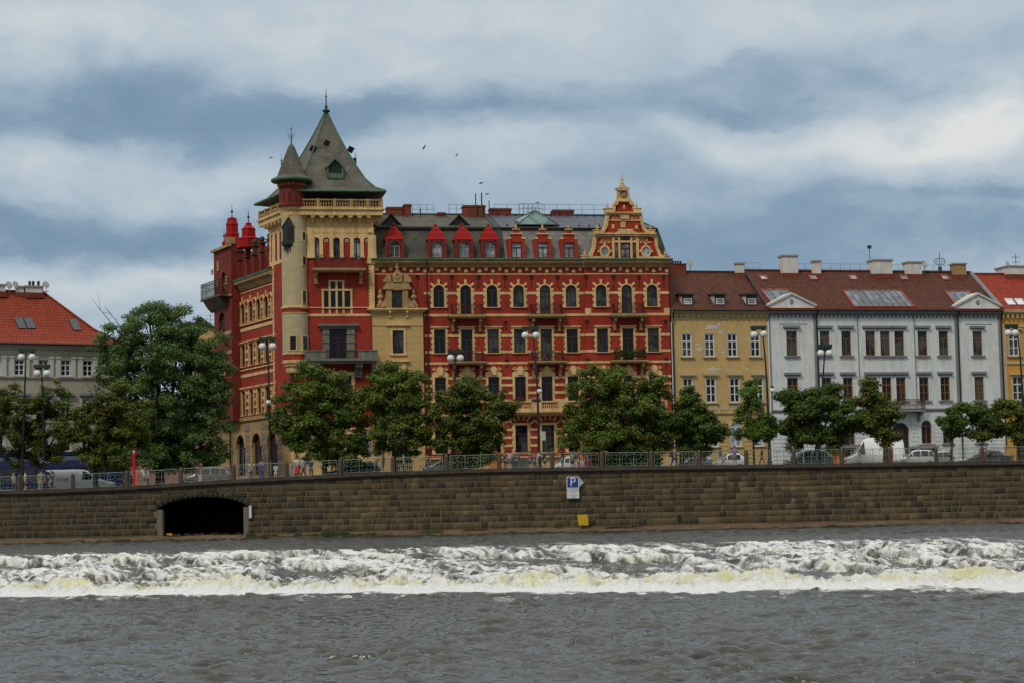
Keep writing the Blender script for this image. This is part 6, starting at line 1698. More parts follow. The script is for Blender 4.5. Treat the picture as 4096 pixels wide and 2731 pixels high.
    for a, b_, t, n in ((2978, 3040, 1052, 1), (3118, 3122, 1055, 1), (3190, 3250, 1056, 2), (3284, 3478, 1056, 5), (3562, 3622, 1060, 2), (3700, 3800, 1062, 3)):
        xa, zt = P(a, t, dep); xb = P(b_, t, dep)[0]
        for z in (zt, zt - .5): rl.tube([(xa, dep, z), (xb, dep, z)], .014, 4)
        for k in range(n + 1): x = xa + (xb - xa) * k / n; rl.tube([(x, dep, zr - .1), (x, dep, zt)], .018, 4)
    rl.build('roof_railing', MATS['grey_rail'], B)
    # first-floor balcony
    xa, xb = P(3572, 1640)[0], P(3684, 1640)[0]; bm = MB(); bm.box(xa, xb, -1.1, 0, gz(1648), gz(1640)); s_ = bm.build('balcony', GREYT, B)
    r_ = MB(); iron_rail(r_, xa + .05, xb - .05, -1.05, gz(1640), gz(1598), 1.0); r_.build('railing', IRON_R, s_)
    for x in (xa + .3, xb - .3): br = MB(); console(br, x, 0, gz(1680), gz(1648), .9); br.build('bracket', GREYT, s_)
    fl = MB(); R = random.Random(7)
    for k in range(220): q = Vector((R.uniform(xa + .2, xb - .2), -1.12 + R.uniform(-.1, .1), gz(1622) + R.uniform(-.15, .2))); fl.poly([q + Vector([R.uniform(-.05, .05) for _ in range(3)]) for _ in range(4)], 0 if R.random() < .5 else 1)
    fl.build('flower_box', [MATS['petals'], MATS['box_leaf']], s_)
    flatten(B)

def right_house():
    B = empty('orange_house', tuple(HF.o), HF.rz, 'bright orange-yellow house cut off by the right edge of the picture', 'building')
    F = HF; P = F.P; gz = lambda py, px=4060: P(px, py)[1]; x0, x1 = P(4008, 1450)[0], P(4330, 1450)[0]; W_ = []
    for px in (4056, 4150, 4250): W_.append((P(px, 1380)[0], 1.05, gz(1422), gz(1328), 0))
    for px in (4072, 4160, 4260): W_.append((P(px, 1560)[0], 1.05, gz(1600), gz(1505), 0))
    dr = (P(4082, 1750)[0], 1.6, -.5, gz(1722), 0)
    mb = MB(); wall_sheet(mb, x0, x1, -.5, gz(1262), W_ + [dr], 0, .3); mb.poly([(x1, 0, -.5), (x1, 12, -.5), (x1, 12, gz(1262)), (x1, 0, gz(1262))]); mb.build('wall', YEL2, B)
    s_ = flat_surround(1.05, 2.2, .18, YTRIM, .2, .06)
    for w in W_: window(B, *w, 0, wood=WHITE, style='W', surround=s_, rec=.1)
    dm = MB(); dm.box(dr[0] - .8, dr[0] + .8, .2, .3, -.5, dr[3]); dm.build('door', DARKDOOR, B)
    ze = gz(1240); cm = MB(); cm.prism_x([(0, gz(1262)), (-.4, gz(1252)), (-.45, ze), (0, ze)], x0, x1); cm.box(x0, x1, -.1, 0, gz(1455), gz(1445)); cm.box(x0, x1, -.1, 0, gz(1310), gz(1300)); cm.box(x0, x0 + .5, -.08, 0, gz(1640), gz(1300))
    for k in range(14): x = x0 + .2 + k * .5; cm.box(x - .07, x + .07, -.3, 0, gz(1275), gz(1260))
    cm.build('cornice', YTRIM, B)
    dep = 5.6; zr = F.z(1098, 4050, dep); gable_roof(B, F, x0, x1, ze, zr, dep, TILE_O2)
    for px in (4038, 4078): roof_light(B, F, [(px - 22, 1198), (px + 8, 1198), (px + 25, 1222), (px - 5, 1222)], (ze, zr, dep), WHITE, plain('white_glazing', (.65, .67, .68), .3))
    st = MB(); st.tube([(x0, -.4, ze + .12), (x0, dep, zr + .12)], .2, 6); st.build('party_wall_capping', GREYT, B)
    white_chimney(B, F, 4014, 4130, 1066, dep, zr - .6); antenna(B, F, 4062, 1018, 1075, dep, 2); dish(B, F, 4026, 1058, dep, .3)
    flatten(B)

LY = 168.0; lo_ = at(0, 1600, LY)
LF = Frame(lo_[0], LY, 3.95, math.atan(.55))
def left_house():
    B = empty('beige_house', tuple(LF.o), LF.rz, 'beige corner house with a bright orange tiled hip roof at the left edge', 'building')
    F = LF; P = F.P; gz = lambda py, px=170: P(px, py)[1]; x0, x1 = P(-260, 1450)[0], P(500, 1450)[0]; W_ = []
    for px in (-110, -15, 77.5, 174, 263, 351, 440): W_.append((P(px, 1470)[0], .88, gz(1501), gz(1437), 0, 1))
    for px in (-100, -5, 88, 178, 263, 349, 440): W_.append((P(px, 1620)[0], .88, gz(1660), gz(1594), 0, 2))
    for px in (-100, -5, 88, 178, 263, 349, 440): W_.append((P(px, 1760)[0], .88, gz(1805), gz(1735), 0, 3))
    mb = MB(); wall_sheet(mb, x0, x1, -.5, gz(1395), [w[:5] for w in W_], 0, .3); mb.poly([(x1, 0, -.5), (x1, 12, -.5), (x1, 12, gz(1395)), (x1, 0, gz(1395))]); mb.build('wall', BEIGE, B)
    s1 = flat_surround(.88, W_[0][3] - W_[0][2], .06, WTRIM, 0, .04); s2 = flat_surround(.88, W_[8][3] - W_[8][2], .16, WTRIM, .34, .05, GREYT)
    for w in W_: window(B, *w[:5], 0, wood=WHITE, style='W', surround=s1 if w[5] == 1 else s2, rec=.12)
    pl = MB(); r1 = [w for w in W_ if w[5] == 1]
    for w in r1:
        for s_ in (-1, 1): a, b_ = sorted((w[0] + s_ * .50, w[0] + s_ * .86)); pl.box(a, b_, -.12, 0, gz(1506), gz(1432)); pl.box(a - .05, b_ + .05, -.17, 0, gz(1432), gz(1424))
    pl.build('pilaster', WTRIM, B)
    ze = gz(1377); cm = MB(); cm.prism_x([(0, gz(1398)), (-.1, gz(1398)), (-.2, gz(1388)), (-.5, gz(1383)), (-.5, ze), (0, ze)], x0, x1); cm.box(x0, x1, -.06, 0, gz(1418), gz(1414)); cm.box(x0, x1, -.14, 0, gz(1511), gz(1507)); cm.box(x0, x1, -.08, 0, gz(1690), gz(1684)); cm.build('cornice', BEIGE, B)
    gt = MB(); gt.tube([(x0, -.55, ze - .02), (x1, -.55, ze - .02)], .10, 6); gt.build('gutter', IRON, B)
    dep = 6.0; zr = F.z(1170, 120, dep); xr = F.x(172, 1170, dep)
    rf = MB(); prof = [(-.55, 0.0), (.6, .09), (2.2, .30), (6.0, 1.0)]
    hip = [x1 + .5, x1 - .7, x1 - 2.2, xr]
    for i in range(3):
        (ya, ha), (yb, hb) = prof[i], prof[i + 1]; za, zb = ze + (zr - ze) * ha, ze + (zr - ze) * hb
        rf.poly([(x0, ya, za), (hip[i], ya, za), (hip[i + 1], yb, zb), (x0, yb, zb)])
        rf.poly([(hip[i], ya, za), (hip[i], 12.5 - ya, za), (hip[i + 1], 12.5 - yb, zb), (hip[i + 1], yb, zb)])
    rf.poly([(x0, 6, zr), (xr, 6, zr), (xr, 6.5, zr), (x1, 12.5, ze), (x0, 12.5, ze)])
    roof = rf.build('roof', TILE_O, B)
    hp = MB(); hp.tube([(hip[i], prof[i][0], ze + (zr - ze) * prof[i][1] + .05) for i in range(4)], .11, 6); hp.tube([(x0, 6, zr + .05), (xr, 6, zr + .05)], .12, 6); hp.build('ridge_tile', TILE_O, roof)
    R_ = (ze + (zr - ze) * .09 - .1, zr, dep)
    def rl2(quad, fr, gl):
        P4 = []
        for px, py in quad:
            lo, hi = .6, 6.0
            for _ in range(40):
                y = (lo + hi) / 2; x, z = F.P(px, py, y); zs = ze + (zr - ze) * np.interp(y, [q[0] for q in prof], [q[1] for q in prof])
                if z > zs: lo = y
                else: hi = y
            P4.append(Vector((x, y, z)))
        n = (P4[1] - P4[0]).cross(P4[0] - P4[3]).normalized(); n = n if n.z > 0 else -n; mb = MB(); lo = P4; hi = [p + n * .10 for p in P4]
        for i in range(4): mb.poly([lo[i], lo[(i + 1) % 4], hi[(i + 1) % 4], hi[i]])
        o = mb.build('skylight', fr, B); g = MB(); c = sum(hi, Vector()) / 4; g.poly([p + n * .005 for p in hi]); g.build('pane', gl, o)
    DG = plain('grey_blind', (.045, .055, .06), .4)
    rl2([(55, 1275), (88, 1275), (105, 1317), (75, 1317)], IRON, DG); rl2([(93, 1275), (127, 1275), (143, 1317), (112, 1317)], IRON, DG)
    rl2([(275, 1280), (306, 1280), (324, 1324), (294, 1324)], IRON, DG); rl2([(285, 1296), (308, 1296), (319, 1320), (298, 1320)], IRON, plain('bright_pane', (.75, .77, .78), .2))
    for a, b_, t in ((-60, 17, 1137), (66, 94, 1145), (100, 166, 1144)): white_chimney(B, F, a, b_, t, dep - .3, zr - .6)
    for px in (120, 134, 155): x, z = P(px, 1144, dep); pt = MB(); pt.lathe([(.12, 0), (.12, .3), (.17, .32), (.05, .45)], (x, dep + .1, z), 8); pt.build('chimney_pot', IRON, B)
    dish(B, F, 32, 1144, dep - .4, .36); dish(B, F, 58, 1142, dep - .4, .34); dish(B, F, 181, 1142, dep - .4, .34); antenna(B, F, 172, 1132, 1168, dep, 2)
    flatten(B)

def far_houses():
    Fy = Frame(at(740, 1500, 235)[0], 235.0, 4.0, 0.05)
    B = empty('small_yellow_house', tuple(Fy.o), Fy.rz, 'small yellow gabled house far behind the big silver-green tree', 'building')
    P = Fy.P; x0, x1 = P(745, 1400)[0], P(870, 1400)[0]; zt = P(800, 1335)[1]; za = P(806, 1285)[1]; mb = MB(); c = P(806, 1300)[0]
    mb.prism([(x0, -.5), (x1, -.5), (x1, zt), (c, za), (x0, zt)], 0, 9); mb.build('wall', YEL, B)
    rf = MB()
    for s_ in (-1, 1): e = x0 - .5 if s_ < 0 else x1 + .5; rf.add([(c, -.5, za + .1), (e, -.5, zt - .3), (e, 9, zt - .3), (c, 9, za + .1), (c, -.5, za + .5), (e, -.5, zt + .1), (e, 9, zt + .1), (c, 9, za + .5)], [(0, 1, 2, 3), (4, 5, 6, 7), (0, 1, 5, 4), (1, 2, 6, 5)])
    rf.build('roof', IRON, B)
    for px in (790, 830): window(B, P(px, 1380)[0], 1.1, P(px, 1400)[1], P(px, 1350)[1], 0, 0, wood=WHITE)
    antenna(B, Fy, 842, 1255, 1320, 3, 2)
    Fp = Frame(at(600, 1700, 200)[0], 200.0, 4.0, 0.12)
    B = empty('pink_house', tuple(Fp.o), Fp.rz, 'low pink banded house half hidden between the silver-green tree and the red side facade', 'building')
    P = Fp.P; x0, x1 = P(500, 1700)[0], P(905, 1700)[0]; zt = P(840, 1600)[1]; W_ = [(P(px, 1700)[0], 1.1, P(px, 1745)[1], P(px, 1665)[1], 0) for px in (690, 760, 860)] + [(P(px, 1800)[0], 1.1, P(px, 1840)[1], P(px, 1775)[1], 0) for px in (690, 760)]
    mb = MB(); wall_sheet(mb, x0, x1, -.5, zt, W_, 0, .3); mb.poly([(x0, 0, zt), (x1, 0, zt), (x1, 8, zt + .5), (x0, 8, zt + .5)]); mb.build('wall', PINK, B)
    for w in W_: window(B, *w, 0, wood=WOOD_D)
    tb = MB()
    for py in (1640, 1755, 1765): z = P(830, py)[1]; tb.box(x0, x1, -.1, 0, z, z + .2)
    tb.box(x0, x1, -.3, 0, zt - .3, zt); tb.build('cornice', BEIGE, B)
# ------------------------------------------------------------ trees
def tree(name, label, cat, trunk_px, Y, blobs, leaf, n_leaf, seed, leafsize=.17, group=None, bare=None, trunk_r=.2, clump=.50, lean=0.0, fork=.34, density=1.0):
    """blobs: crown lobes (px, py, rx, ry) in source pixels; each becomes an ellipsoid of leaf clumps about the trunk's depth"""
    R = np.random.default_rng(seed); n_leaf = int(n_leaf * 2.1); leafsize *= .68
    s = Y / FPX; base = at(trunk_px, 1900, Y); gx = base[0]; gz_ = pave(gx) if Y < 156 else road(gx)
    root = empty(name, (gx, Y, gz_), 0, label, cat, group)
    ell = []
    for (bx, by, rx, ry) in blobs:
        p = at(bx, by, Y); ell.append((np.array([p[0] - gx, R.uniform(-.15, .15) * rx * s, p[2] - gz_]), np.array([rx * s, rx * s * .85, ry * s]) * 1.10))
    # clump centres: mostly near the skin of each lobe
    cl = []; vols = np.array([e[1][0] * e[1][2] for e in ell]); tot = vols.sum(); nc = int(max(14, tot / clump ** 2 * 2.6 * density))
    for (c, r), v in zip(ell, vols):
        k = int(round(nc * v / tot))
        d = R.normal(size=(k, 3)); d /= np.linalg.norm(d, axis=1)[:, None]; rad = R.uniform(.08, 1.0, k) ** .5 * R.uniform(.82, 1.10, k); rad = np.where(R.random(k) < .13, rad * R.uniform(1.08, 1.28, k), rad)
        cl.append(c + d * r * rad[:, None])
    cl = np.concatenate(cl)
    cs = R.uniform(.45, 1.35, len(cl)) * clump
    w = cs ** 2; ci = R.choice(len(cl), n_leaf, p=w / w.sum())
    d = R.normal(size=(n_leaf, 3)); d /= np.linalg.norm(d, axis=1)[:, None]
    rr = R.uniform(0, 1, n_leaf) ** .38
    pos = cl[ci] + d * (rr * cs[ci])[:, None] * np.array([1.1, 1.1, .62])
    pos += R.normal(0, .09, pos.shape)
    nrm = d * .7 + R.normal(0, .55, d.shape) + np.array([0, 0, .75]); nrm /= np.linalg.norm(nrm, axis=1)[:, None]
    t = np.cross(nrm, R.normal(size=nrm.shape)); t /= np.linalg.norm(t, axis=1)[:, None]; b = np.cross(nrm, t)
    sz = (leafsize * R.uniform(.6, 1.3, n_leaf))[:, None]
    V = np.stack([pos - t * sz, pos + b * sz * .55 - nrm * sz * .15, pos + t * sz, pos - b * sz * .55 - nrm * sz * .15], 1).reshape(-1, 3)
    Q = np.arange(n_leaf * 4).reshape(-1, 4)
    ctint = R.random(len(cl)); tint = np.clip(ctint[ci] * .4 + R.random(n_leaf) * .6, 0, 1)
    me = np_mesh('crown', V, Q, leaf, False, {'tint': ('FACE', tint)}); inst('crown', me, root)
    # trunk, limbs reaching for the lobes, twigs reaching the clumps
    mb = MB(); cz = min(c[2] - r[2] for c, r in ell); top = np.average([e[0] for e in ell], axis=0, weights=vols)
    zf = max(.9, cz + .25 * (top[2] - cz)) if cz > 0 else 1.6
    fk = np.array([lean * zf, 0, zf])
    mb.tube([(0, 0, -.1), (lean * zf * .3, 0, zf * .4), tuple(fk)], [trunk_r * 1.25, trunk_r, trunk_r * .85], 8)
    for c, r in ell:
        m = (fk + c) / 2 + R.normal(0, .2, 3); mb.tube([tuple(fk - [0, 0, .15]), tuple(m), tuple(c + [0, 0, r[2] * .45])], [trunk_r * .62, trunk_r * .42, trunk_r * .12], 6)
        near = cl[np.linalg.norm((cl - c) / r, axis=1) < 1.2][:14]
        for q in near:
            st = m * .5 + c * .5; mb.tube([tuple(st), tuple((st + q) / 2 + R.normal(0, .12, 3)), tuple(q)], [trunk_r * .2, trunk_r * .13, trunk_r * .05], 4)
    for (px, py, dx) in (bare or []):
        p = at(px, py, Y); q = np.array([p[0] - gx, 0, p[2] - gz_]); st = top; mb.tube([tuple(st), tuple(st * .35 + q * .65 + R.normal(0, .08, 3)), tuple(q)], [.07, .045, .012], 4)
        for k in range(5): u = R.uniform(.5, .95); a = st * (1 - u) + q * u; mb.tube([tuple(a), tuple(a + R.normal(0, .35, 3) + [0, 0, .35])], [.02, .006], 3)
    mb.build('trunk', BARK, root, smooth=True)
    return root
BARK = paint('bark', (.045, .035, .025), .9, .4, 4.0, .5, bump=.6)

def build_trees():
    LIN = leafmat('linden_leaf', (.014, .034, .004), (.150, .205, .032)); LIN2 = leafmat('linden_leaf_dark', (.012, .032, .004), (.105, .155, .026))
    LINB = leafmat('linden_leaf_browning', (.016, .034, .004), (.140, .175, .030), (.120, .080, .014)); POP = leafmat('silver_poplar_leaf', (.010, .032, .005), (.155, .245, .072))
    YNG = leafmat('fresh_leaf', (.022, .055, .006), (.130, .215, .030))
    g = 'trees along the quay'
    tree('linden_tree', 'browning linden on the quay at the left edge, in front of the beige house', 'tree', 85, 154, [(60, 1640, 110, 95), (180, 1600, 90, 85), (40, 1760, 110, 90), (190, 1760, 120, 95), (280, 1700, 70, 90)], LINB, 15000, 1, group=g, bare=[(235, 1530, 0)], density=.72)
    tree('linden_tree', 'round linden beside the red post, its left side browning', 'tree', 382, 154, [(480, 1640, 105, 100), (400, 1720, 110, 100), (510, 1740, 95, 95), (420, 1830, 90, 60)], LINB, 15000, 2, group=g, bare=[(345, 1530, 0), (368, 1525, 0), (352, 1560, 0)], density=.9)
    tree('poplar_tree', 'big silver-green poplar, tallest tree, left of the red building', 'tree', 640, 168, [(600, 1320, 150, 105), (450, 1390, 100, 80), (720, 1330, 110, 110), (790, 1420, 110, 110), (600, 1470, 190, 130), (780, 1570, 130, 140), (650, 1630, 160, 130), (560, 1740, 100, 100), (720, 1760, 140, 110), (840, 1700, 70, 120), (500, 1500, 110, 90), (700, 1850, 140, 60), (640, 1245, 60, 45), (880, 1560, 60, 95), (860, 1470, 60, 60), (850, 1800, 60, 70), (560, 1840, 140, 55), (800, 1840, 90, 45)], POP, 62000, 3, .155, bare=[(368, 1198, 0), (418, 1225, 0)], trunk_r=.38, clump=.6)
    tree('linden_tree', 'broad linden in front of the round corner turret', 'tree', 1300, 153.5, [(1230, 1540, 90, 85), (1200, 1640, 100, 100), (1330, 1580, 110, 95), (1420, 1660, 90, 110), (1290, 1700, 130, 105), (1180, 1720, 80, 70), (1380, 1780, 100, 70), (1240, 1790, 80, 45), (1330, 1835, 100, 35), (1110, 1690, 40, 40)], LIN, 24000, 4, group=g)
    tree('linden_tree', 'linden with a side limb in front of the ochre ashlar bay', 'tree', 1578, 153.5, [(1560, 1510, 80, 70), (1620, 1560, 95, 90), (1540, 1620, 85, 100), (1650, 1660, 100, 95), (1590, 1720, 110, 75), (1510, 1560, 45, 60), (1700, 1750, 50, 45), (1530, 1790, 35, 25), (1640, 1800, 60, 30)], LIN, 20000, 5, group=g)
    tree('linden_tree', 'brownish linden left of the tall double-globe lamp in mid quay', 'tree', 1886, 153.5, [(1860, 1580, 90, 65), (1800, 1660, 80, 90), (1900, 1670, 110, 100), (1980, 1640, 75, 85), (1840, 1760, 90, 60), (1950, 1760, 85, 70), (1830, 1830, 60, 35), (1930, 1820, 60, 35)], LINB, 19000, 6, group=g)
    tree('linden_tree', 'largest linden of the quay, crown hiding the right end of the red facade', 'tree', 2448, 153.5, [(2400, 1540, 100, 75), (2480, 1560, 100, 85), (2360, 1660, 105, 95), (2500, 1670, 130, 110), (2610, 1570, 75, 95), (2630, 1690, 80, 100), (2440, 1780, 130, 75), (2580, 1800, 100, 65), (2290, 1720, 60, 55), (2460, 1850, 70, 40), (2560, 1845, 90, 35)], LIN, 28000, 7, group=g)
    tree('linden_tree', 'rounded dark linden against the left half of the yellow house', 'tree', 2728, 153.5, [(2760, 1620, 75, 65), (2720, 1700, 85, 75), (2800, 1700, 75, 70), (2840, 1740, 45, 35), (2760, 1780, 90, 35)], LIN2, 13000, 8, group=g)
    tree('young_tree', 'slender young tree with a pointed crown before the yellow house', 'tree', 3018, 153.5, [(3005, 1530, 22, 40), (3010, 1580, 42, 30), (3000, 1625, 58, 28), (3020, 1680, 75, 30), (2950, 1735, 45, 18), (3040, 1730, 70, 30), (3075, 1690, 45, 28)], YNG, 6500, 9, .15, group=g, trunk_r=.08, clump=.42, density=1.0)
    tree('linden_tree', 'wide linden in front of the left end of the grey house', 'tree', 3275, 153.5, [(3180, 1590, 60, 45), (3270, 1610, 90, 60), (3350, 1600, 70, 60), (3160, 1660, 75, 55), (3260, 1690, 100, 65), (3370, 1690, 75, 60), (3210, 1745, 85, 45), (3330, 1760, 70, 35)], LIN2, 18000, 10, group=g)
    tree('linden_tree', 'narrow brown-tinged linden beside the white van', 'tree', 3545, 153.5, [(3480, 1560, 40, 40), (3500, 1620, 70, 60), (3550, 1650, 55, 60), (3490, 1700, 65, 60), (3550, 1730, 45, 40)], LINB, 9500, 11, group=g)
    tree('linden_tree', 'forked sparse linden before the right end of the grey house', 'tree', 3808, 153.5, [(3810, 1660, 42, 60), (3900, 1640, 60, 40), (3960, 1680, 50, 45), (3850, 1720, 35, 25), (3930, 1735, 40, 20)], LIN2, 8500, 12, group=g, trunk_r=.13, lean=.06, density=.8)
    tree('linden_tree', 'linden with spreading crown at the right edge of the quay', 'tree', 4078, 153.5, [(4030, 1640, 65, 45), (4090, 1680, 75, 50), (4000, 1720, 45, 40), (4060, 1740, 60, 30), (4160, 1640, 70, 70)], LINB, 12000, 13, group=g, trunk_r=.16)
# ------------------------------------------------------------ quay railing
def build_railing():
    root = empty('quay_railing', (0, WALLY, 0), 0, 'pale green geometric iron railing between granite posts along the quay', 'railing')
    pil = [-350, -140, 75, 290, 505, 722, 935, 1146, 1361, 1572, 1785, 1998, 2210, 2409, 2606, 2799, 2987, 3178, 3370, 3562, 3747, 3932, 4115, 4300]
    X_ = [at(p, 1880, WALLY)[0] for p in pil]; pm = MB(); w = .17
    pm.add([(-w, -w, 0), (w, -w, 0), (w, w, 0), (-w, w, 0)], [(0, 1, 2, 3)])
    n = 8; prof = [(w, 0.0), (w, .92), (w * .94, 1.03), (w * .74, 1.12), (w * .4, 1.18), (.01, 1.2)]
    pm.lathe(prof, (0, 0, 0), 12); me = pm.mesh('post', [GRANITE])
    for x in X_: inst('post', me, root, (x, .08, cop(x)))
    for a, b in zip(X_[:-1], X_[1:]):
        a += .26; b -= .26; mb = MB(); n = 3; y = .08; H = 1.08
        za = lambda x: cop(x)
        for h, t in ((.06, .018), (H, .022)): mb.tube([(a, y, za(a) + h), ((a + b) / 2, y, za((a + b) / 2) + h), (b, y, za(b) + h)], t, 4)
        for k in range(n):
            l = a + (b - a) * k / n; r = a + (b - a) * (k + 1) / n; W = r - l
            def pt(u, v): x = l + W * u; return (x, y, za(x) + .06 + (H - .06) * v)
            def ln(*uv, t=.0095): mb.tube([pt(*q) for q in uv], t, 4)
            ln((0.01, 0), (0.01, 1), t=.022 if k else .016); 
            if k == n - 1: ln((.99, 0), (.99, 1), t=.016)
            ln((.20, .18), (.20, .82)); ln((.80, .18), (.80, .82)); ln((.20, .82), (.80, .82)); ln((.20, .18), (.80, .18))
            ln((0.01, 1), (.20, .82)); ln((.99, 1), (.80, .82)); ln((0.01, 0), (.20, .18)); ln((.99, 0), (.80, .18))
            ln((.5, .66), (.64, .5), (.5, .34), (.36, .5), (.5, .66)); ln((.5, .66), (.5, 1)); ln((.5, .34), (.5, 0)); ln((.36, .5), (0.01, .5)); ln((.64, .5), (.99, .5))
        mb.build('panel', RAILM, root)

# ------------------------------------------------------------ street lamps
def lamp(px_top, py_top, px_base, globes, label, bend=0.0, low=None, Y=152.6, box=False):
    b = at(px_base, 1880, Y); z0 = pave(b[0]); root = empty('street_lamp', (b[0], Y, z0), 0, label, 'street lamp', 'street lamps on the quay')
    t = at(px_top, py_top, Y) - np.array([b[0], Y, z0]); mb = MB(); H = t[2]
    pts = []
    for k in range(13):
        u = k / 12; pts.append((t[0] * (u ** 1 if not bend else u ** 4.5) , 0, H * u))
    rad = [.115 - .06 * (k / 12) for k in range(13)]; mb.tube(pts, rad, 8); mb.lathe([(.2, 0), (.2, .5), (.14, .6), (.12, 1.6)], (0, 0, 0), 10)
    mb.build('pole', LAMPP, root, smooth=True)
    gp = [at(gx, gy, Y) - np.array([b[0], Y, z0]) for gx, gy in globes]
    xs = [q[0] for q in gp]; hd = MB(); zt = gp[0][2] + .52; hd.box(min(xs) - .25, max(xs) + .25, -.16, .16, zt - .10, zt + .16)
    for q in gp: hd.lathe([(.10, .30), (.20, .36), (.22, .44)], (q[0], 0, q[2]), 10)
    hd.tube([(t[0], 0, H - .4), (t[0], 0, zt)], .06, 6)
    hd.build('lamp_head', LAMPG, root)
    for q in gp: g = MB(); g.ball((q[0], 0, q[2]), .29, 16); g.build('globe', GLOBE, root, smooth=True)
    if low:
        q = at(low[0], low[1], Y) - np.array([b[0], Y, z0]); g = MB(); g.ball((q[0], -.22, q[2]), .21, 14); g.build('globe', GLOBE, root, smooth=True)
        a = MB(); a.tube([(q[0] * .7, 0, q[2] + .35), (q[0], -.22, q[2] + .32), (q[0], -.22, q[2] + .2)], .05, 6); a.lathe([(.16, .15), (.12, .3)], (q[0], -.22, q[2]), 8); a.build('lamp_bracket', LAMPP, root)
    if box: q = at(2172, 1742, Y) - np.array([b[0], Y, z0]); m = MB(); m.box(q[0] - .14, q[0] + .2, -.2, .1, q[2] - .35, q[2] + .35); m.build('meter_box', plain('grey_box', (.42, .43, .42), .5), root)

def build_lamps():
    lamp(104, 1405, 85, [(86, 1427), (128, 1427)], 'tall double-globe street lamp farthest left, above the browning linden')
    lamp(167, 1470, 180, [(149, 1492), (187, 1492)], 'shorter double-globe lamp near the left edge, head just right of another lamp')
    lamp(1071, 1362, 1084, [(1049, 1385), (1090, 1385)], 'double-globe lamp before the receding side facade of the red building', low=(1075, 1608))
    lamp(1822, 1408, 1806, [(1803, 1431), (1841, 1431)], 'low double-globe lamp whose head overlaps a balcony of the red facade')
    lamp(2129, 1322, 2158, [(2101, 1342), (2143, 1342)], 'curved-top double-globe lamp with a meter box in front of the long red facade', bend=1, low=(2158, 1563), box=True)
    lamp(3048, 1320, 3080, [(3016, 1340), (3054, 1337)], 'curved-top double-globe lamp at the seam of the yellow and grey houses', bend=1, low=(3088, 1560))
    lamp(3300, 1393, 3268, [(3283, 1412), (3316, 1412)], 'double-globe lamp leaning right in front of the grey house')
    lamp(4068, 1320, 4104, [(4033, 1333), (4060, 1333)], 'double-globe lamp at the right edge in front of the orange-yellow house', bend=1)

# ------------------------------------------------------------ vehicles
def car_mesh(L, prof, belt, hw, z0=.22):
    """prof: [(x from nose, z of the top line)], belt: height where the glass begins"""
    st = []; xs = sorted({0, .06, .2, L - .2, L - .06, L} | {x for x, _ in prof}); xs = [x for x in np.unique(np.concatenate([xs, np.linspace(0, L, 25)]))]
    V = []; n = 0
    for x in xs:
        top = np.interp(x, [p[0] for p in prof], [p[1] for p in prof]); e = min(x, L - x)
        w = hw * (1 - .22 * math.exp(-e / .18)); bt = min(belt, top - .02); wt = w - .42 * max(0, top - belt); lo = z0 + .12 * math.exp(-e / .15)
        half = [(0, top), (wt * .7, top - .01), (wt * .97, top - .05 - .03 * (top > belt + .1)), (w * .985, bt), (w, bt - .12), (w * 1.0, (bt + lo) / 2), (w * .97, lo + .05), (w * .85, lo), (0, lo)]
        ring = [(x, -y, z) for y, z in half] + [(x, y, z) for y, z in half[-2:0:-1]]; V += ring; n = len(ring)
    fs = []
    for i in range(len(xs) - 1):
        for k in range(n): fs.append((i * n + k, i * n + (k + 1) % n, (i + 1) * n + (k + 1) % n, (i + 1) * n + k))
    fs.append(list(range(n))); fs.append(list(range((len(xs) - 1) * n, len(xs) * n))[::-1])
    mb = MB(); mb.add(V, fs); return mb

PROF = {
 'hatch': (3.9, [(0, .62), (.12, .72), (.95, .94), (1.75, 1.38), (2.2, 1.47), (3.1, 1.45), (3.65, 1.25), (3.85, .95), (3.9, .8)], .92, [(.98, 1.62), (1.72, 2.35), (2.42, 3.25)], (.98, 1.72), (3.2, 3.7)),
 'sedan': (4.5, [(0, .6), (.12, .70), (1.15, .92), (1.95, 1.36), (2.4, 1.43), (3.0, 1.40), (3.75, 1.02), (4.4, .96), (4.5, .75)], .92, [(1.25, 1.85), (1.95, 2.55), (2.62, 3.3)], (1.2, 1.92), (3.1, 3.7)),
 'estate': (4.6, [(0, .62), (.12, .72), (1.15, .94), (1.95, 1.42), (2.5, 1.52), (3.9, 1.48), (4.35, 1.2), (4.55, .95), (4.6, .8)], .94, [(1.25, 1.9), (1.98, 2.75), (2.83, 3.6), (3.66, 4.1)], (1.2, 1.93), (4.0, 4.4)),
 'suv': (4.4, [(0, .75), (.1, .88), (1.0, 1.05), (1.65, 1.55), (2.1, 1.66), (3.7, 1.62), (4.15, 1.38), (4.38, 1.0), (4.4, .8)], 1.03, [(1.1, 1.65), (1.72, 2.5), (2.58, 3.4), (3.46, 3.9)], (1.05, 1.65), (3.8, 4.2)),
 'van': (5.6, [(0, .85), (.08, 1.0), (.75, 1.22), (1.35, 1.95), (1.75, 2.42), (2.2, 2.58), (5.2, 2.58), (5.5, 2.45), (5.6, 2.2)], 1.2, [(1.0, 1.75)], (.8, 1.45), None),
 'lowvan': (5.0, [(0, .8), (.08, .95), (.85, 1.15), (1.55, 1.78), (1.95, 1.96), (2.6, 2.0), (4.7, 1.98), (4.95, 1.8), (5.0, 1.5)], 1.12, [(1.05, 1.95)], (.9, 1.6), None),
 'minibus': (5.2, [(0, .8), (.08, .95), (.7, 1.2), (1.35, 1.9), (1.8, 2.15), (5.0, 2.15), (5.15, 1.9), (5.2, 1.2)], 1.15, [(.95, 1.7), (1.8, 2.9), (3.0, 4.0), (4.1, 4.9)], (.75, 1.4), (5.02, 5.16)),
}
CARS = {}
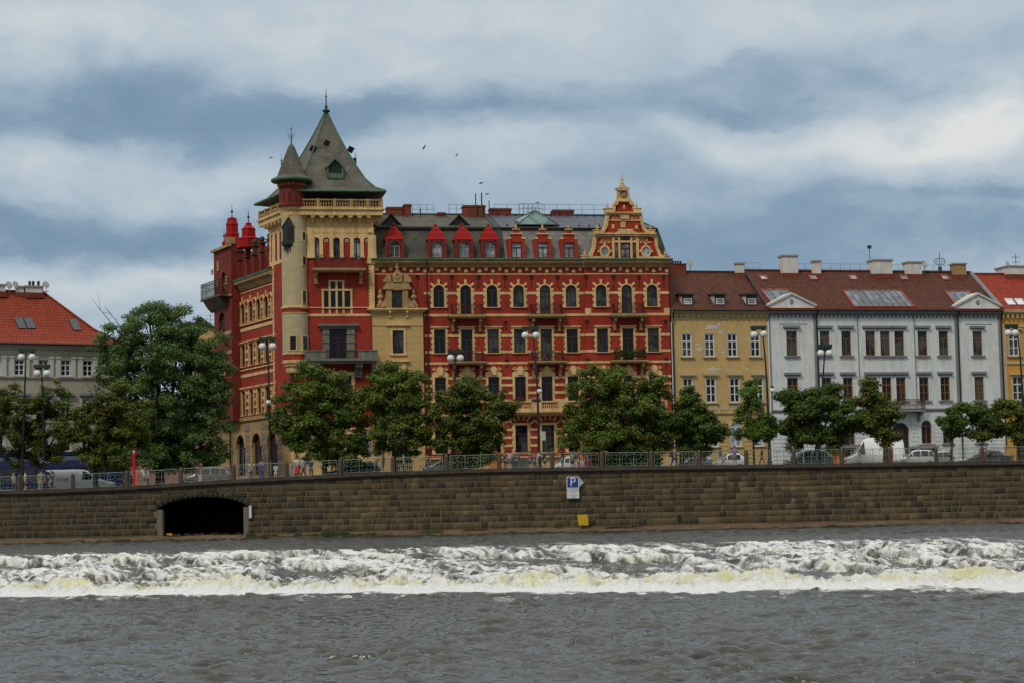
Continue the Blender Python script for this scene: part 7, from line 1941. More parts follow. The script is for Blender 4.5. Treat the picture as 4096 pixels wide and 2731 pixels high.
def car(kind, px_nose, px_tail, Y, col, label, group='cars on the quay road', rough=.25, metal=.3, Lm=None, name=None, zoff=0):
    L, prof, belt, glass, ws, rw = PROF[kind]
    a, b = at(px_nose, 1850, Y)[0], at(px_tail, 1850, Y)[0]; d = 1 if b > a else -1; Lw = abs(b - a)
    mx = (a + b) / 2; gz_ = road(mx) + zoff; nm = name or ('parked_car' if kind not in ('van', 'lowvan', 'minibus') else 'van')
    root = empty(nm, (a, Y, gz_), 0, label, 'car' if nm == 'parked_car' else 'van', group); root.scale = (d * Lw / L, 1, 1)
    mat = plain('paint_%s' % kind + '_%d' % int(col[0] * 1000 + col[2] * 77), col, rough, metal, .5, .04, coat=.6)
    hw = .98 if kind in ('van', 'minibus', 'lowvan') else .87
    mb = car_mesh(L, prof, belt, hw); body = mb.build('body', mat, root, smooth=True)
    top = lambda x: float(np.interp(x, [p[0] for p in prof], [p[1] for p in prof]))
    gl = MB()
    for (x0, x1) in glass:
        for s_ in (-1, 1):
            pts = []
            for x in np.linspace(x0, x1, 5):
                zt = max(belt + .04, top(x) - .11); pts.append((x, hw - .42 * max(0, zt - belt) + .012 - .02, zt))
            lo = [(x, hw * .985 + .010, belt + .02) for x in (x1, x0)]
            poly = [(x, s_ * y, z) for x, y, z in pts] + [(x, s_ * y, z) for x, y, z in lo]
            gl.poly(poly if s_ > 0 else poly[::-1])
    for rng_ in (ws, rw):
        if not rng_: continue
        x0, x1 = rng_; sgn = -1 if rng_ is ws else 1; q = []
        for x in (x0 + .03, x1 - .02): wt = (hw - .42 * max(0, top(x) - belt)) * .88; q += [(x + sgn * .012, -wt, top(x) + .015), (x + sgn * .012, wt, top(x) + .015)]
        gl.poly([q[0], q[1], q[3], q[2]])
    gl.build('windows', CARGL, root)
    r = .34 if kind in ('van', 'minibus', 'lowvan', 'suv') else .31
    wm = MB(); wm.lathe([(r, -.1), (r, .1)], (0, 0, 0), 18); wv = MB(); 
    for x in (L * .19, L * .80):
        for s_ in (-1, 1):
            w_ = MB(); k = 18
            for (ra, y0, y1) in ((r, hw - .2, hw + .015),):
                w_.add([(x + ra * math.cos(2 * math.pi * i / k), s_ * y0, r + ra * math.sin(2 * math.pi * i / k)) for i in range(k)] + [(x + ra * math.cos(2 * math.pi * i / k), s_ * y1, r + ra * math.sin(2 * math.pi * i / k)) for i in range(k)], [list(range(k)), list(range(k, 2 * k))] + [(i, (i + 1) % k, k + (i + 1) % k, k + i) for i in range(k)])
            o = w_.build('wheel', TYRE, root); ri = MB(); ri.add([(x + r * .62 * math.cos(2 * math.pi * i / k), s_ * (hw + .022), r + r * .62 * math.sin(2 * math.pi * i / k)) for i in range(k)], [list(range(k))]); ri.build('rim', RIMM, o)
    for s_ in (-1, 1):
        h = MB(); h.lathe([(.02, -.09), (.15, -.05), (.17, .03), (.02, .09)], (.14, s_ * (hw - .22), .66 if kind != 'van' else .9), 8); h.build('headlight', HEADL, root, smooth=True)
        t = MB(); t.box(L - .10, L - .0 + .012, min(s_ * (hw - .30), s_ * (hw - .12)), max(s_ * (hw - .30), s_ * (hw - .12)), .72, .95); t.build('tail_light', REDL, root)
        m = MB(); m.lathe([(.02, 0), (.09, .05), (.1, .12), (.02, .18)], (glass[0][0] + .15, s_ * (hw + .1), belt - .02), 8, 0); m.build('wing_mirror', mat, root, smooth=True)
    return root

def text_obj(name, s, size, loc, rot, mat, parent, ext=.006, align='LEFT'):
    c = bpy.data.curves.new(name, 'FONT'); c.body = s; c.size = size; c.extrude = ext; c.align_x = align; c.materials.append(mat)
    o = bpy.data.objects.new(name, c); COL.objects.link(o); dg = bpy.context.evaluated_depsgraph_get(); me = bpy.data.meshes.new_from_object(o.evaluated_get(dg))
    bpy.data.objects.remove(o); o = bpy.data.objects.new(name, me); COL.objects.link(o); o.location = loc; o.rotation_euler = rot; o.parent = parent
    return o

def build_vehicles():
    car('suv', 733, 930, 158, (.16, .135, .12), 'taupe estate car behind the railing right of the tunnel mouth')
    car('estate', 1303, 1520, 159, (.015, .022, .035), 'long black estate car behind the railing by the ochre bay')
    car('estate', 1690, 1884, 158.5, (.42, .44, .46), 'silver estate car left of the orange door board', metal=.6)
    car('hatch', 2212, 2318, 163, (.62, .63, .62), 'small white car behind the seated group in mid quay', metal=0)
    car('sedan', 2512, 2314, 159, (.42, .010, .020), 'bright red saloon under the largest linden', metal=.1)
    car('minibus', 2460, 2640, 166, (.55, .56, .55), 'white minibus with dark windows behind the largest linden', metal=0)
    car('sedan', 2618, 2506, 160.5, (.02, .06, .35), 'low blue car beyond the red saloon', metal=.1)
    car('hatch', 2712, 2846, 159, (.40, .42, .45), 'silver hatchback in front of the yellow house gate', metal=.6)
    car('hatch', 2850, 2980, 159.5, (.66, .67, .67), 'white hatchback in front of the yellow house', metal=0)
    car('suv', 3136, 3328, 159, (.10, .11, .125), 'dark grey people carrier before the left end of the grey house', metal=.5)
    v = car('van', 3382, 3614, 160, (.68, .69, .70), 'tall white delivery van facing left before the grey house doorway', 'vans on the quay road', metal=0)
    car('estate', 3572, 3745, 158.5, (.60, .62, .63), 'white estate car just right of the tall white van', metal=.2)
    car('hatch', 3692, 3812, 162, (.42, .44, .46), 'silver hatchback partly hidden behind the white estate car', metal=.6)
    car('sedan', 3846, 4046, 159, (.045, .045, .05), 'dark saloon near the right edge of the quay', metal=.4)
    # white van with blue swoosh and lettering, nose to the right
    v = car('lowvan', 452, 162, 157.2, (.74, .75, .74), 'white van with blue swoosh and blue lettering in front of the tram', 'vans on the quay road', metal=0)
    BL = plain('van_blue', (.015, .14, .42), .35); L = 5.0
    sw = MB(); yb = 1.003
    # local x runs from the nose (right in the picture) to the tail; side facing the river is y = -hw*...
    for (pts) in ([(4.95, .55), (4.95, 1.9), (4.55, 1.93), (4.15, 1.75), (4.35, 1.55), (4.6, 1.2), (4.62, .8), (4.5, .5)], [(4.25, 1.72), (3.95, 1.80), (3.85, 1.72), (4.15, 1.45), (4.3, 1.0), (4.25, .5), (4.35, .5), (4.42, 1.0), (4.3, 1.5)]):
        sw.add([(x, -yb + .42 * .95 * max(0, z - 1.12) * .98 - .012, z) for x, z in pts], [list(range(len(pts)))])
    sw.build('swoosh', BL, v)
    t = text_obj('lettering', 'nos', .62, (3.75, -1.005, 1.05), (math.radians(90), 0, 0), BL, v); t.scale = (-1, 1, 1); t.rotation_euler = (math.radians(90 - 12), 0, 0)
    # tram
    Y = 163.5; a = at(-420, 1850, Y)[0]; b = at(528, 1850, Y)[0]; gz_ = road((a + b) / 2) - .05; gz_ = road(at(300, 1850, Y)[0])
    root = empty('tram', (b, Y, gz_), 0, 'dark blue tram with white lettering passing behind the quay trees at the left', 'tram')
    L = b - a; TB = plain('tram_blue', (.006, .010, .060), .5, 0, .3, .05); TW = plain('tram_white_letters', (.75, .75, .75), .5)
    sec = [(-1.22, .35), (-1.25, 1.0), (-1.25, 2.35), (-1.18, 2.9), (-.95, 3.25), (-.6, 3.35), (.6, 3.35), (.95, 3.25), (1.18, 2.9), (1.25, 2.35), (1.25, 1.0), (1.22, .35)]
    mb = MB(); xs = [(0, .25, 0.0), (-.5, .45, .35), (-1.1, .75, .75), (-1.7, .92, .98), (-2.3, 1, 1), (-L, 1, 1)]; n = len(sec); V = []
    for x, w, h in xs:
        for y, z in sec: V.append((x - (0 if x <= -2.3 else 0), y * w, .35 + (z - .35) * (.36 + .64 * h)))
    mb.add(V, [(i * n + k, i * n + (k + 1) % n, (i + 1) * n + (k + 1) % n, (i + 1) * n + k) for i in range(len(xs) - 1) for k in range(n)] + [list(range(n)), list(range((len(xs) - 1) * n, len(xs) * n))[::-1]])
    mb.build('body', TB, root, smooth=False)
    wn = MB()
    k = -3.0
    while k > -L + 1: wn.box(k - 1.45, k, -1.262, -1.25, 1.15, 2.25); k -= 1.6
    wn.add([(-.5, -.60, 1.35), (-1.75, -1.19, 1.2), (-1.75, -1.16, 2.75), (-.95, -.85, 2.2)], [(0, 1, 2, 3)]); wn.build('windows', CARGL, root)
    pl = MB(); pl.add([(-.30, -.46, .6), (-.36, -.52, .6), (-1.5, -1.10, 3.0), (-1.42, -1.04, 3.02)], [(0, 1, 2, 3)]); pl.box(-3.0, -1.8, -1.27, -1.25, .38, .5); pl.build('body_stripe', plain('pale_green_stripe', (.22, .33, .30), .4), root)
    ye = MB(); ye.box(-1.7, -.35, -1.05, -.9, .20, .36); ye.box(-12, -9.5, -1.27, -1.2, .3, .5); ye.build('yellow_skirt', plain('tram_yellow', (.6, .30, .02), .5), root)
    rf = MB(); rf.box(-L + 1, -3, -.9, .9, 3.35, 3.62); rf.box(-7.9, -6.2, -.85, .85, 3.62, 3.85); rf.build('roof_unit', TB, root)
    tx = at(127, 1848, Y - 1.27)[0] - b; zz = at(127, 1850, Y - 1.27)[2] - gz_
    text_obj('lettering', 'jednáte, do p', .40, (tx, -1.262, zz), (math.radians(90), 0, 0), TW, root)
    for x in (-3.4, -5.2, -12, -13.8):
        w_ = MB(); w_.add([(x + .33 * math.cos(t), -1.2, .33 + .33 * math.sin(t)) for t in np.linspace(0, 6, 14)] + [(x + .33 * math.cos(t), -1.0, .33 + .33 * math.sin(t)) for t in np.linspace(0, 6, 14)], [list(range(14)), list(range(14, 28))] + [(i, i + 1, 15 + i, 14 + i) for i in range(13)]); w_.build('wheel', TYRE, root)

# ------------------------------------------------------------ signs and small things
def build_signs():
    y = WALLY - .30; WT = plain('sign_white', (.62, .64, .66), .4); BLU = plain('sign_blue', (.006, .045, .30), .35); TXT = plain('sign_text', (.16, .20, .22), .6)
    def P(px, py): p = at(px, py, y); return p[0], p[2]
    x0, zt = P(2266, 1905); x1 = P(2315, 1905)[0]; zb = P(2266, 1992)[1]
    root = empty('parking_sign', ((x0 + x1) / 2, y, zb), 0, 'blue and white P parking sign with white arrow point on the river wall', 'sign'); W2 = (x1 - x0) / 2; H = zt - zb
    m = MB(); m.box(-W2, W2, 0, .16, 0, H); m.build('sign_box', WT, root)
    m = MB(); m.box(-W2 + .06, W2 - .06, -.012, .001, H * .505, H - .06); m.build('blue_field', BLU, root)
    text_obj('lettering', 'P', .92, (0, -.016, H * .58), (math.radians(90), 0, 0), WT, root, .004, 'CENTER')
    ax, az = P(2336, 1929); ax -= (x0 + x1) / 2; az -= zb; m = MB(); m.prism([(W2 + .005, H * .50), (ax, az), (W2 + .005, H - .01)], .02, .12); m.build('arrow_point', plain('arrow_grey', (.42, .43, .38), .5), root)
    for (s, sz, zz) in (('VÝSTUPNÍ', .145, .405), ('PRO VÝLETNÍ LODĚ', .098, .335), ('0-24 h', .10, .265), ('Smetanovo', .115, .115), ('nábřeží', .115, .03)):
        text_obj('lettering', s, sz, (.02, -.005, H * zz), (math.radians(90), 0, 0), TXT, root, .004, 'CENTER')
    # yellow board on a stub at the water's edge
    x0, z0 = P(2312, 2100); x1 = P(2350, 2100)[0]; zt = P(2330, 2056)[1]; root = empty('yellow_board', (x0 + .4, y - .35, .1), 0, 'tilted yellow board on a dark stub at the foot of the river wall', 'sign')
    w = x1 - x0; cx = .0; m = MB(); zb = z0 - .1
    m.add([(-.36, 0, zb + .03), (.40, -.0, zb - .0), (.34, 0, zt - .1), (-.46, 0, zt - .12), (-.36, .05, zb + .03), (.40, .05, zb), (.34, .05, zt - .1), (-.46, .05, zt - .12)], [(0, 1, 2, 3), (7, 6, 5, 4), (0, 4, 5, 1), (1, 5, 6, 2), (2, 6, 7, 3), (3, 7, 4, 0)]); m.build('board', paint('sign_yellow', (.62, .40, .012), .55, .15, 3, .3), root)
    m = MB(); m.box(-.12, .10, .03, .15, -.2, zb + .2); m.build('stub_post', IRON, root)
    # white gauge board at the tunnel, red marker rod, orange crate, drift wood
    p = at(1001, 2070, y); q = at(1001, 2021, y); root = MB(); root.box(-.10, .10, 0, .04, 0, q[2] - p[2]); o = root.build('gauge_board', WT, None, loc=(p[0], y, p[2])); tag(o, 'narrow white gauge board on the wall right of the tunnel mouth', 'gauge')
    m = MB(); m.tube([(0, 0, 0), (-.08, 0, .55), (-.1, 0, 1.35)], .035, 6); p = at(1052, 2146, 149.2); o = m.build('marker_rod', plain('faded_red', (.28, .05, .04), .7), None, loc=(p[0], 149.2, .05)); tag(o, 'thin faded red rod standing at the water right of the tunnel', 'marker rod')
    p = at(679, 2133, 150.6); m = MB(); m.box(-.2, .2, -.15, .15, 0, .05); m.box(-.2, -.17, -.15, .15, .05, .34); m.box(.17, .2, -.15, .15, .05, .34); m.box(-.17, .17, -.15, -.12, .05, .34); m.box(-.17, .17, .12, .15, .05, .34); o = m.build('orange_crate', plain('crate_orange', (.75, .25, .01), .5), None, loc=(p[0], 150.5, ZSILL - .08)); tag(o, 'small orange crate on the sill inside the tunnel mouth', 'crate')
    R = random.Random(5)
    for (pa, pb, py, lab) in ((1850, 1955, 2118, 'dark driftwood log on the ledge left of the yellow board'), (2420, 2580, 2110, 'forked brown driftwood branch on the ledge right of the yellow board')):
        a = at(pa, py, 149.2); b = at(pb, py, 149.2); m = MB(); L = b[0] - a[0]; m.tube([(0, 0, 0), (L * .3, .1, .08), (L * .7, 0, .05), (L, .05, .12)], [.10, .09, .06, .02], 6)
        for k in range(5): u = R.uniform(.3, .9); m.tube([(L * u, 0, .06), (L * u + .4, R.uniform(-.2, .2), .15 + R.random() * .25)], [.035, .01], 4)
        o = m.build('driftwood', paint('wet_wood_%d' % pa, (.07, .04, .022), .9), None, loc=(a[0], 149.35, .27)); tag(o, lab, 'driftwood')
    m = MB()
    for k in range(46): x = R.uniform(A0 + .6, A1 - .5); yy = 150.2 + R.random() * 1.3; m.tube([(x, yy, ZSILL + R.random() * .1), (x + R.uniform(-.5, .5), yy, ZSILL + R.random() * .25)], R.uniform(.012, .05), 4)
    for k in range(60): x = R.uniform(A0 + .5, A1 - .5); m.box(x, x + R.uniform(.05, .2), 150.2, 150.4, ZSILL - .1, ZSILL + R.uniform(0, .14))
    o = m.build('flood_debris', paint('debris', (.09, .055, .035), .95, .5, 5)); tag(o, 'twigs and rubbish washed up on the tunnel sill', 'debris', kind='stuff')
    # grass along the ledge
    V = []; Q = []; rg = np.random.default_rng(9); n = 9000
    seg = [(at(985, 2140, 149.4)[0], at(1560, 2140, 149.4)[0], .85), (at(1560, 2140, 149.4)[0], at(1800, 2140, 149.4)[0], .10), (at(2175, 0, 149.4)[0], at(2200, 0, 149.4)[0], .02), (at(2655, 0, 149.4)[0], at(2668, 0, 149.4)[0], .03)]
    for a, b, f in seg:
        k = int(n * f); x = rg.uniform(a, b, k); d = fbm(x * .8, x * 0 + 3, 3); h = rg.uniform(.08, .36, k) * smooth(.3, .6, d); yy = 149.35 + rg.uniform(-.35, .5, k); zb = .18 + (yy - 149.3) * .12
        if f < .05: zb = zb + (.35 if f == .02 else .75) + rg.uniform(-.25, .15, k); yy = 149.85 + rg.uniform(-.12, .05, k); h = h * 0 + rg.uniform(.04, .12, k)
        dx = rg.normal(0, .06, k); w = .014
        base = len(V) and sum(len(v) for v in V) // 1
        pts = np.stack([np.stack([x - w, yy, zb], -1), np.stack([x + w, yy, zb], -1), np.stack([x + dx, yy - .03, zb + h], -1)], 1); V.append(pts.reshape(-1, 3))
    V = np.concatenate(V); o = inst('grass', np_mesh('grass', V, np.arange(len(V)).reshape(-1, 3), plain('grass_green', (.035, .075, .012), .8, var=.4), False)); tag(o, 'strip of green grass growing on the ledge at the wall foot', 'grass', kind='stuff')
    # red post, tall slim
    p = at(536, 1930, 153); z0 = pave(p[0]); H = at(536, 1797, 153)[2] - z0; m = MB(); m.lathe([(.14, 0), (.14, .1), (.10, .15), (.10, H * .40), (.13, H * .42), (.13, H * .80), (.16, H * .82), (.16, H * .90), (.11, H * .93)], (0, 0, 0), 12); o = m.build('red_post', plain('post_red', (.5, .008, .012), .4), None, loc=(p[0], 153, z0)); tag(o, 'tall bright red post behind the railing left of the tunnel', 'post')
    m = MB(); m.lathe([(.115, 0), (.115, .16)], (0, 0, H * .93), 12); c = m.build('white_band', WT, o); m = MB(); m.lathe([(.14, 0), (.14, .2), (.02, .24)], (0, 0, H * .93 + .16), 12); m.build('post_cap', MATS['post_red'], o)
    # slim road sign poles
    for (px, py, lab) in ((955, 1793, 'thin grey sign pole before the arched doors of the side facade'), (2322, 1775, 'thin grey pole between the orange-shirted child and the red saloon')):
        p = at(px, py, 157); z0 = road(p[0]); m = MB(); m.tube([(0, 0, 0), (0, 0, p[2] - z0)], .05, 6); m.lathe([(.09, 0), (.09, .05)], (0, 0, 0), 8); o = m.build('sign_pole', plain('galvanised', (.20, .23, .23), .5, .4), None, loc=(p[0], 157, z0)); tag(o, lab, 'pole')
    # green menu board at the corner
    fx, fz = MF.P(1196, 1810, -1.2); w = MF.world(fx, -1.2, 0); H = MF.z(1765, 1196, -1.2) - fz; root = empty('menu_board', (w[0], w[1], fz + G0), TH, 'green wall-mounted board at the street corner of the red building', 'board')
    m = MB(); m.box(-.35, .35, -.05, .05, 0, H); m.build('board', plain('board_green', (.02, .13, .09), .5), root); m = MB(); m.box(-.4, .4, -.04, .06, H, H + .06); m.box(.35, .42, -.06, .06, 0, H); m.box(-.42, -.35, -.06, .06, 0, H); m.box(-.03, .03, .0, .08, -1.3, 0); m.build('frame', WOOD_D, root)
    # wooden stall with orange boards, notice shelter, yellow cabinet
    for (pa, pb, pt, lab, kind) in ((3288, 3440, 1786, 'low wooden stall with orange boards before the grey house', 0), (3652, 3750, 1784, 'dark notice shelter with a white poster before the grey house arch window', 1)):
        a = at(pa, 1830, 164); b = at(pb, 1830, 164); z0 = road(a[0]); H = at(pa, pt, 164)[2] - z0; W = b[0] - a[0]; root = empty('market_stall' if kind == 0 else 'notice_shelter', (a[0], 164, z0), 0, lab, 'stall' if kind == 0 else 'shelter')
        m = MB(); m.box(-.1, W + .1, -.5, 1.4, H - .14, H); m.build('roof', GREYT, root); m = MB(); m.box(0, W, .1, 1.2, 0, H - .14); m.build('wall', WOOD_D, root)
        m = MB()
        if kind == 0: m.box(.1, W * .34, .05, .1, .2, H - .3); m.box(W * .37, W * .60, .05, .1, .2, H - .3); m.build('orange_panel', ORANGE, root); m = MB(); m.box(W * .75, W * .9, .05, .1, H * .5, H * .8); m.build('paper', WT, root)
        else: m.box(.3, .9, .05, .1, H * .45, H - .3); m.build('poster', WT, root); m = MB(); m.box(1.1, W - .1, .05, .1, .3, H - .4); m.build('orange_panel', plain('dull_orange', (.25, .09, .02)), root)
    p = at(4044, 1830, 160); z0 = road(p[0]); H = at(4044, 1782, 160)[2] - z0; root = empty('yellow_cabinet', (p[0], 160, z0), 0, 'orange-yellow box cabinet behind the railing at the right edge', 'cabinet'); m = MB(); m.box(-.42, .42, -.3, .3, 0, H - .1); m.build('body', plain('cabinet_yellow', (.60, .27, .02), .6), root); m = MB(); m.box(-.47, .47, -.35, .35, H - .1, H); m.build('lid', plain('cabinet_lid', (.5, .3, .05), .6), root); m = MB(); m.box(-.38, .38, -.315, -.3, .2, H - .25); m.build('door', MATS['cabinet_lid'], root)
    # grey stone bench block / silver container
    p = at(2085, 1850, 156); z0 = road(p[0]); root = empty('litter_container', (p[0], 156, z0), 0, 'grey metal container beside the woman with the orange bag', 'container'); m = MB(); m.box(-.75, .75, -.4, .4, .12, 1.15); m.build('body', plain('container_grey', (.22, .23, .22), .6, .3), root); m = MB(); m.prism_x([(-.45, 1.15), (-.3, 1.4), (.3, 1.4), (.45, 1.15)], -.78, -.1); m.build('lid', plain('container_lid', (.09, .08, .075), .7), root)
    # birds
    for (px, py, Y, s, ang, lab) in ((975 * 4096 / 2352, 340 * 4096 / 2352, 140, .55, 1.1, 'large dark bird in the sky right of the tower, wings steep'), (1050 * 4096 / 2352, 357 * 4096 / 2352, 150, .42, .9, 'small bird in mid sky, lower right of the large bird'), (622 * 4096 / 2352, 364 * 4096 / 2352, 150, .42, .1, 'dark bird left of the turret spire'), (1105 * 4096 / 2352, 422 * 4096 / 2352, 150, .5, .35, 'upper of two birds over the red chimneys'), (1119 * 4096 / 2352, 447 * 4096 / 2352, 150, .45, .3, 'lower of two birds over the red chimneys'), (1234 * 4096 / 2352, 467 * 4096 / 2352, 172, .45, .1, 'bird gliding just above the roof railing')):
        s *= .72; p = at(px, py, Y); root = empty('bird', tuple(p), 0, lab, 'bird', 'birds in the sky'); root.rotation_euler = (0, -ang, .3); m = MB()
        m.tube([(-.5 * s, 0, 0), (-.3 * s, 0, .02), (0, 0, .03), (.3 * s, 0, .02), (.5 * s, 0, .02), (.62 * s, 0, .01)], [.02, .07 * s, .13 * s, .10 * s, .08 * s, .01], 8)
        for s_ in (-1, 1): m.add([(.2 * s, 0, .03), (-.15 * s, 0, .03), (-.28 * s, s_ * .5 * s, .22 * s), (-.2 * s, s_ * .95 * s, .12 * s), (.02 * s, s_ * .5 * s, .24 * s), (.2 * s, 0, .06), (-.15 * s, 0, .06)], [(0, 1, 2, 4), (4, 2, 3), (5, 6, 2, 4)])
        m.add([(-.45 * s, -.04, 0), (-.8 * s, -.13 * s, 0), (-.8 * s, .13 * s, 0), (-.45 * s, .04, 0), (-.5 * s, 0, .03)], [(0, 1, 2, 3), (0, 4, 3)])
        m.build('body', plain('bird_dark', (.035, .035, .04), .7), root)
# ------------------------------------------------------------ people
def skin_obj(name, chains, mat, parent, sub=1):
    """chains: list of [(point, radius) ...]; a later chain may start at an earlier vertex given as ('@', chain, idx)"""
    verts = []; edges = []; rad = []; ids = []; roots = []
    for ch in chains:
        cid = []; prev = None; isroot = True
        for it in ch:
            if it[0] == '@': vi = ids[it[1]][it[2]]; isroot = False
            else:
                vi = len(verts); verts.append(it[0]); rad.append(it[1])
                if isroot: roots.append(vi); isroot = False
            if prev is not None: edges.append((prev, vi))
            prev = vi; cid.append(vi)
        ids.append(cid)
    me = bpy.data.meshes.new(name); me.from_pydata([tuple(v) for v in verts], edges, [])
    o = bpy.data.objects.new(name, me); COL.objects.link(o); o.parent = parent
    sk = o.modifiers.new('skin', 'SKIN'); sk.use_smooth_shade = True
    if sub: s = o.modifiers.new('sub', 'SUBSURF'); s.levels = sub; s.render_levels = sub
    for i, r in enumerate(rad):
        d = me.skin_vertices[0].data[i]; d.radius = r if isinstance(r, tuple) else (r, r); d.use_root = i in roots
    me.materials.append(mat)
    return o

def solid_obj(o):
    dg = bpy.context.evaluated_depsgraph_get(); me = bpy.data.meshes.new_from_object(o.evaluated_get(dg)); o.modifiers.clear(); old = o.data; o.data = me; bpy.data.meshes.remove(old); return o

PCOUNT = [0]
def person(px, h, label, top, legs, hair, Y=152.2, face=90, pose='stand', skin=None, lower='trousers', longhair=False, extra=None, dz=0.0, sleeves='short'):
    """a standing, walking, leaning or sitting figure; face: heading in degrees, 0 = +X (right), -90 = towards the river"""
    PCOUNT[0] += 1; R = random.Random(PCOUNT[0] * 7)
    p = at(px, 1870, Y); gz_ = (pave(p[0]) if Y < 154.6 else road(p[0])) + dz
    root = empty('person', (p[0], Y, gz_), math.radians(face - 90) + R.uniform(-.15, .15), label, 'person', 'people on the quay')
    k = h / 1.75; root.scale = (k, k, k); skin = skin or SKIN
    # local axes: facing +Y, x to the figure's right side... joints in metres for a 1.75 m figure
    lean = {'stand': .0, 'walk': .05, 'lean': .16, 'sit': .06, 'bike': .38}[pose]
    sit = pose in ('sit', 'bike'); hz = .93 if not sit else (.52 if pose == 'sit' else .92)
    def V3(x, y, z): return Vector((x, y, z))
    pel = V3(0, 0, hz); ch = V3(0, lean * .55, hz + .38); nk = V3(0, lean * .95, hz + .54); hd = V3(0, lean * 1.1 + .02, hz + .66); crown_ = V3(0, lean * 1.1 + .01, hz + .76)
    A = .20; stride = {'stand': .05, 'walk': .26, 'lean': .08, 'sit': 0, 'bike': 0}[pose]
    legs_j = []
    for s_ in (-1, 1):
        hip = V3(s_ * .09, 0, hz - .03)
        if sit: kn = V3(s_ * .12, .42, hz + (.0 if pose == 'sit' else -.18 + s_ * .1)); an = V3(s_ * .12, .44 if pose == 'sit' else .25, kn.z - .42); to = an + V3(0, .17, -.05)
        else: kn = V3(s_ * .10, s_ * stride * .6 + .03, .50); an = V3(s_ * .11, s_ * stride - .04, .09 + (.05 if pose == 'walk' and s_ < 0 else 0)); to = an + V3(s_ * .02, .17, -.05)
        legs_j.append((hip, kn, an, to))
    arms_j = []
    for s_ in (-1, 1):
        sh = V3(s_ * .19, nk.y - .01, nk.z - .07)
        if pose == 'lean' or pose == 'bike': el = sh + V3(s_ * .06, .18, -.20); ha = el + V3(-s_ * .05, .22, .02 if pose == 'lean' else -.04)
        elif pose == 'sit': el = sh + V3(s_ * .05, .08, -.26); ha = el + V3(-s_ * .08, .22, -.04)
        elif R.random() < .4: el = sh + V3(s_ * .07, .02, -.27); ha = el + V3(-s_ * .12, .20, .10)
        else: el = sh + V3(s_ * .07, -.02 - s_ * stride * .4, -.28); ha = el + V3(s_ * .01, .09 - s_ * stride * .4, -.23)
        arms_j.append((sh, el, ha))
    chains = [[(pel, (.15, .11)), ((pel + ch) / 2, (.135, .10)), (ch, (.165, .115)), (nk, (.06, .06)), (hd, (.085, .098)), (crown_, (.055, .065))]]
    for hip, kn, an, to in legs_j: chains.append([('@', 0, 0), (hip, .085), ((hip + kn) / 2, .078), (kn, .055), ((kn + an) / 2, .052), (an, .036), (to, (.04, .028))])
    for (sh, el, ha), s_ in zip(arms_j, (-1, 1)):
        d = (ha - el).normalized(); palm = ha + d * .07; chains.append([('@', 0, 2), (sh, .052), (el, .038), (ha, .026), (palm, (.036, .018))])
        side = d.cross(V3(0, 0, 1)); side = side.normalized() if side.length > .1 else V3(1, 0, 0); dn = side.cross(d).normalized()
        for f, (off, ln) in enumerate(((-.026, .062), (-.009, .072), (.009, .068), (.026, .054))):
            b0 = palm + side * off; chains.append([(b0 - d * .015, .009), (b0 + d * ln * .55 + dn * .004, .0085), (b0 + d * ln + dn * (.02), .007)])
        tb = ha + d * .03 + side * .03 * (-s_); chains.append([(tb, .010), (tb + d * .03 + side * .02 * (-s_), .009), (tb + d * .055 + side * .022 * (-s_), .008)])
    # nose, ears and chin give the head a face
    chains.append([(hd + V3(0, .085, .0), .012), (hd + V3(0, .112, -.015), .012)]); chains.append([(hd + V3(0, .07, -.07), .03), (hd + V3(0, .085, -.085), .022)])
    for s_ in (-1, 1): chains.append([(hd + V3(s_ * .08, 0, 0), .012), (hd + V3(s_ * .095, -.01, .02), .014)])
    solid_obj(skin_obj('body', chains, skin, root))
    tm = plain('cloth_%02d' % PCOUNT[0], top, .85, var=.2)
    c2 = [[(pel + V3(0, 0, -.04), (.165, .128)), ((pel + ch) / 2, (.155, .118)), (ch, (.185, .132)), (ch * .35 + nk * .65, (.10, .085))]]
    for (sh, el, ha) in arms_j:
        e = sh * .35 + el * .65 if sleeves == 'short' else ha * .9 + el * .1
        c2.append([('@', 0, 2), (sh, .068), (sh * .6 + el * .4, .060), (e, .052) ] if sleeves == 'short' else [('@', 0, 2), (sh, .068), (el, .052), (e, .038)])
    solid_obj(skin_obj('shirt', c2, tm, root))
    lm = plain('legwear_%02d' % PCOUNT[0], legs, .85, var=.2)
    if lower == 'skirt':
        m = MB(); m.lathe([(.24, hz - .62), (.22, hz - .4), (.17, hz - .1), (.15, hz + .06)], (0, 0, 0), 14, sy=.85); m.build('skirt', lm, root, smooth=True)
    elif lower == 'long skirt':
        m = MB(); m.lathe([(.30, .14), (.24, hz - .4), (.17, hz - .1), (.14, hz + .06)], (0, 0, 0), 14, sy=.85); m.build('skirt', lm, root, smooth=True)
    else:
        c3 = [[(pel + V3(0, 0, .06), (.158, .120)), (pel + V3(0, 0, -.04), (.16, .125))]]
        for hip, kn, an, to in legs_j:
            c3.append([('@', 0, 1), (hip, .10), (hip * .5 + kn * .5, .095), (kn * 1.0 + V3(0, 0, .04), .082)] if lower == 'shorts' else [('@', 0, 1), (hip, .10), ((hip + kn) / 2, .09), (kn, .07), (an + V3(0, 0, .02), .055)])
        solid_obj(skin_obj('trousers' if lower != 'shorts' else 'shorts', c3, lm, root))
    hm = MB(); hm.lathe([(.02, -.02), (.088, .0), (.098, .035), (.092, .075), (.062, .108), (.015, .122)], (hd.x, hd.y - .018, hd.z), 12, sy=1.1)
    if longhair: hm.lathe([(.03, -.26), (.06, -.18), (.085, -.05), (.09, .03)], (hd.x, hd.y - .055, hd.z), 10, sy=.8)
    hm.build('hair', hair, root, smooth=True)
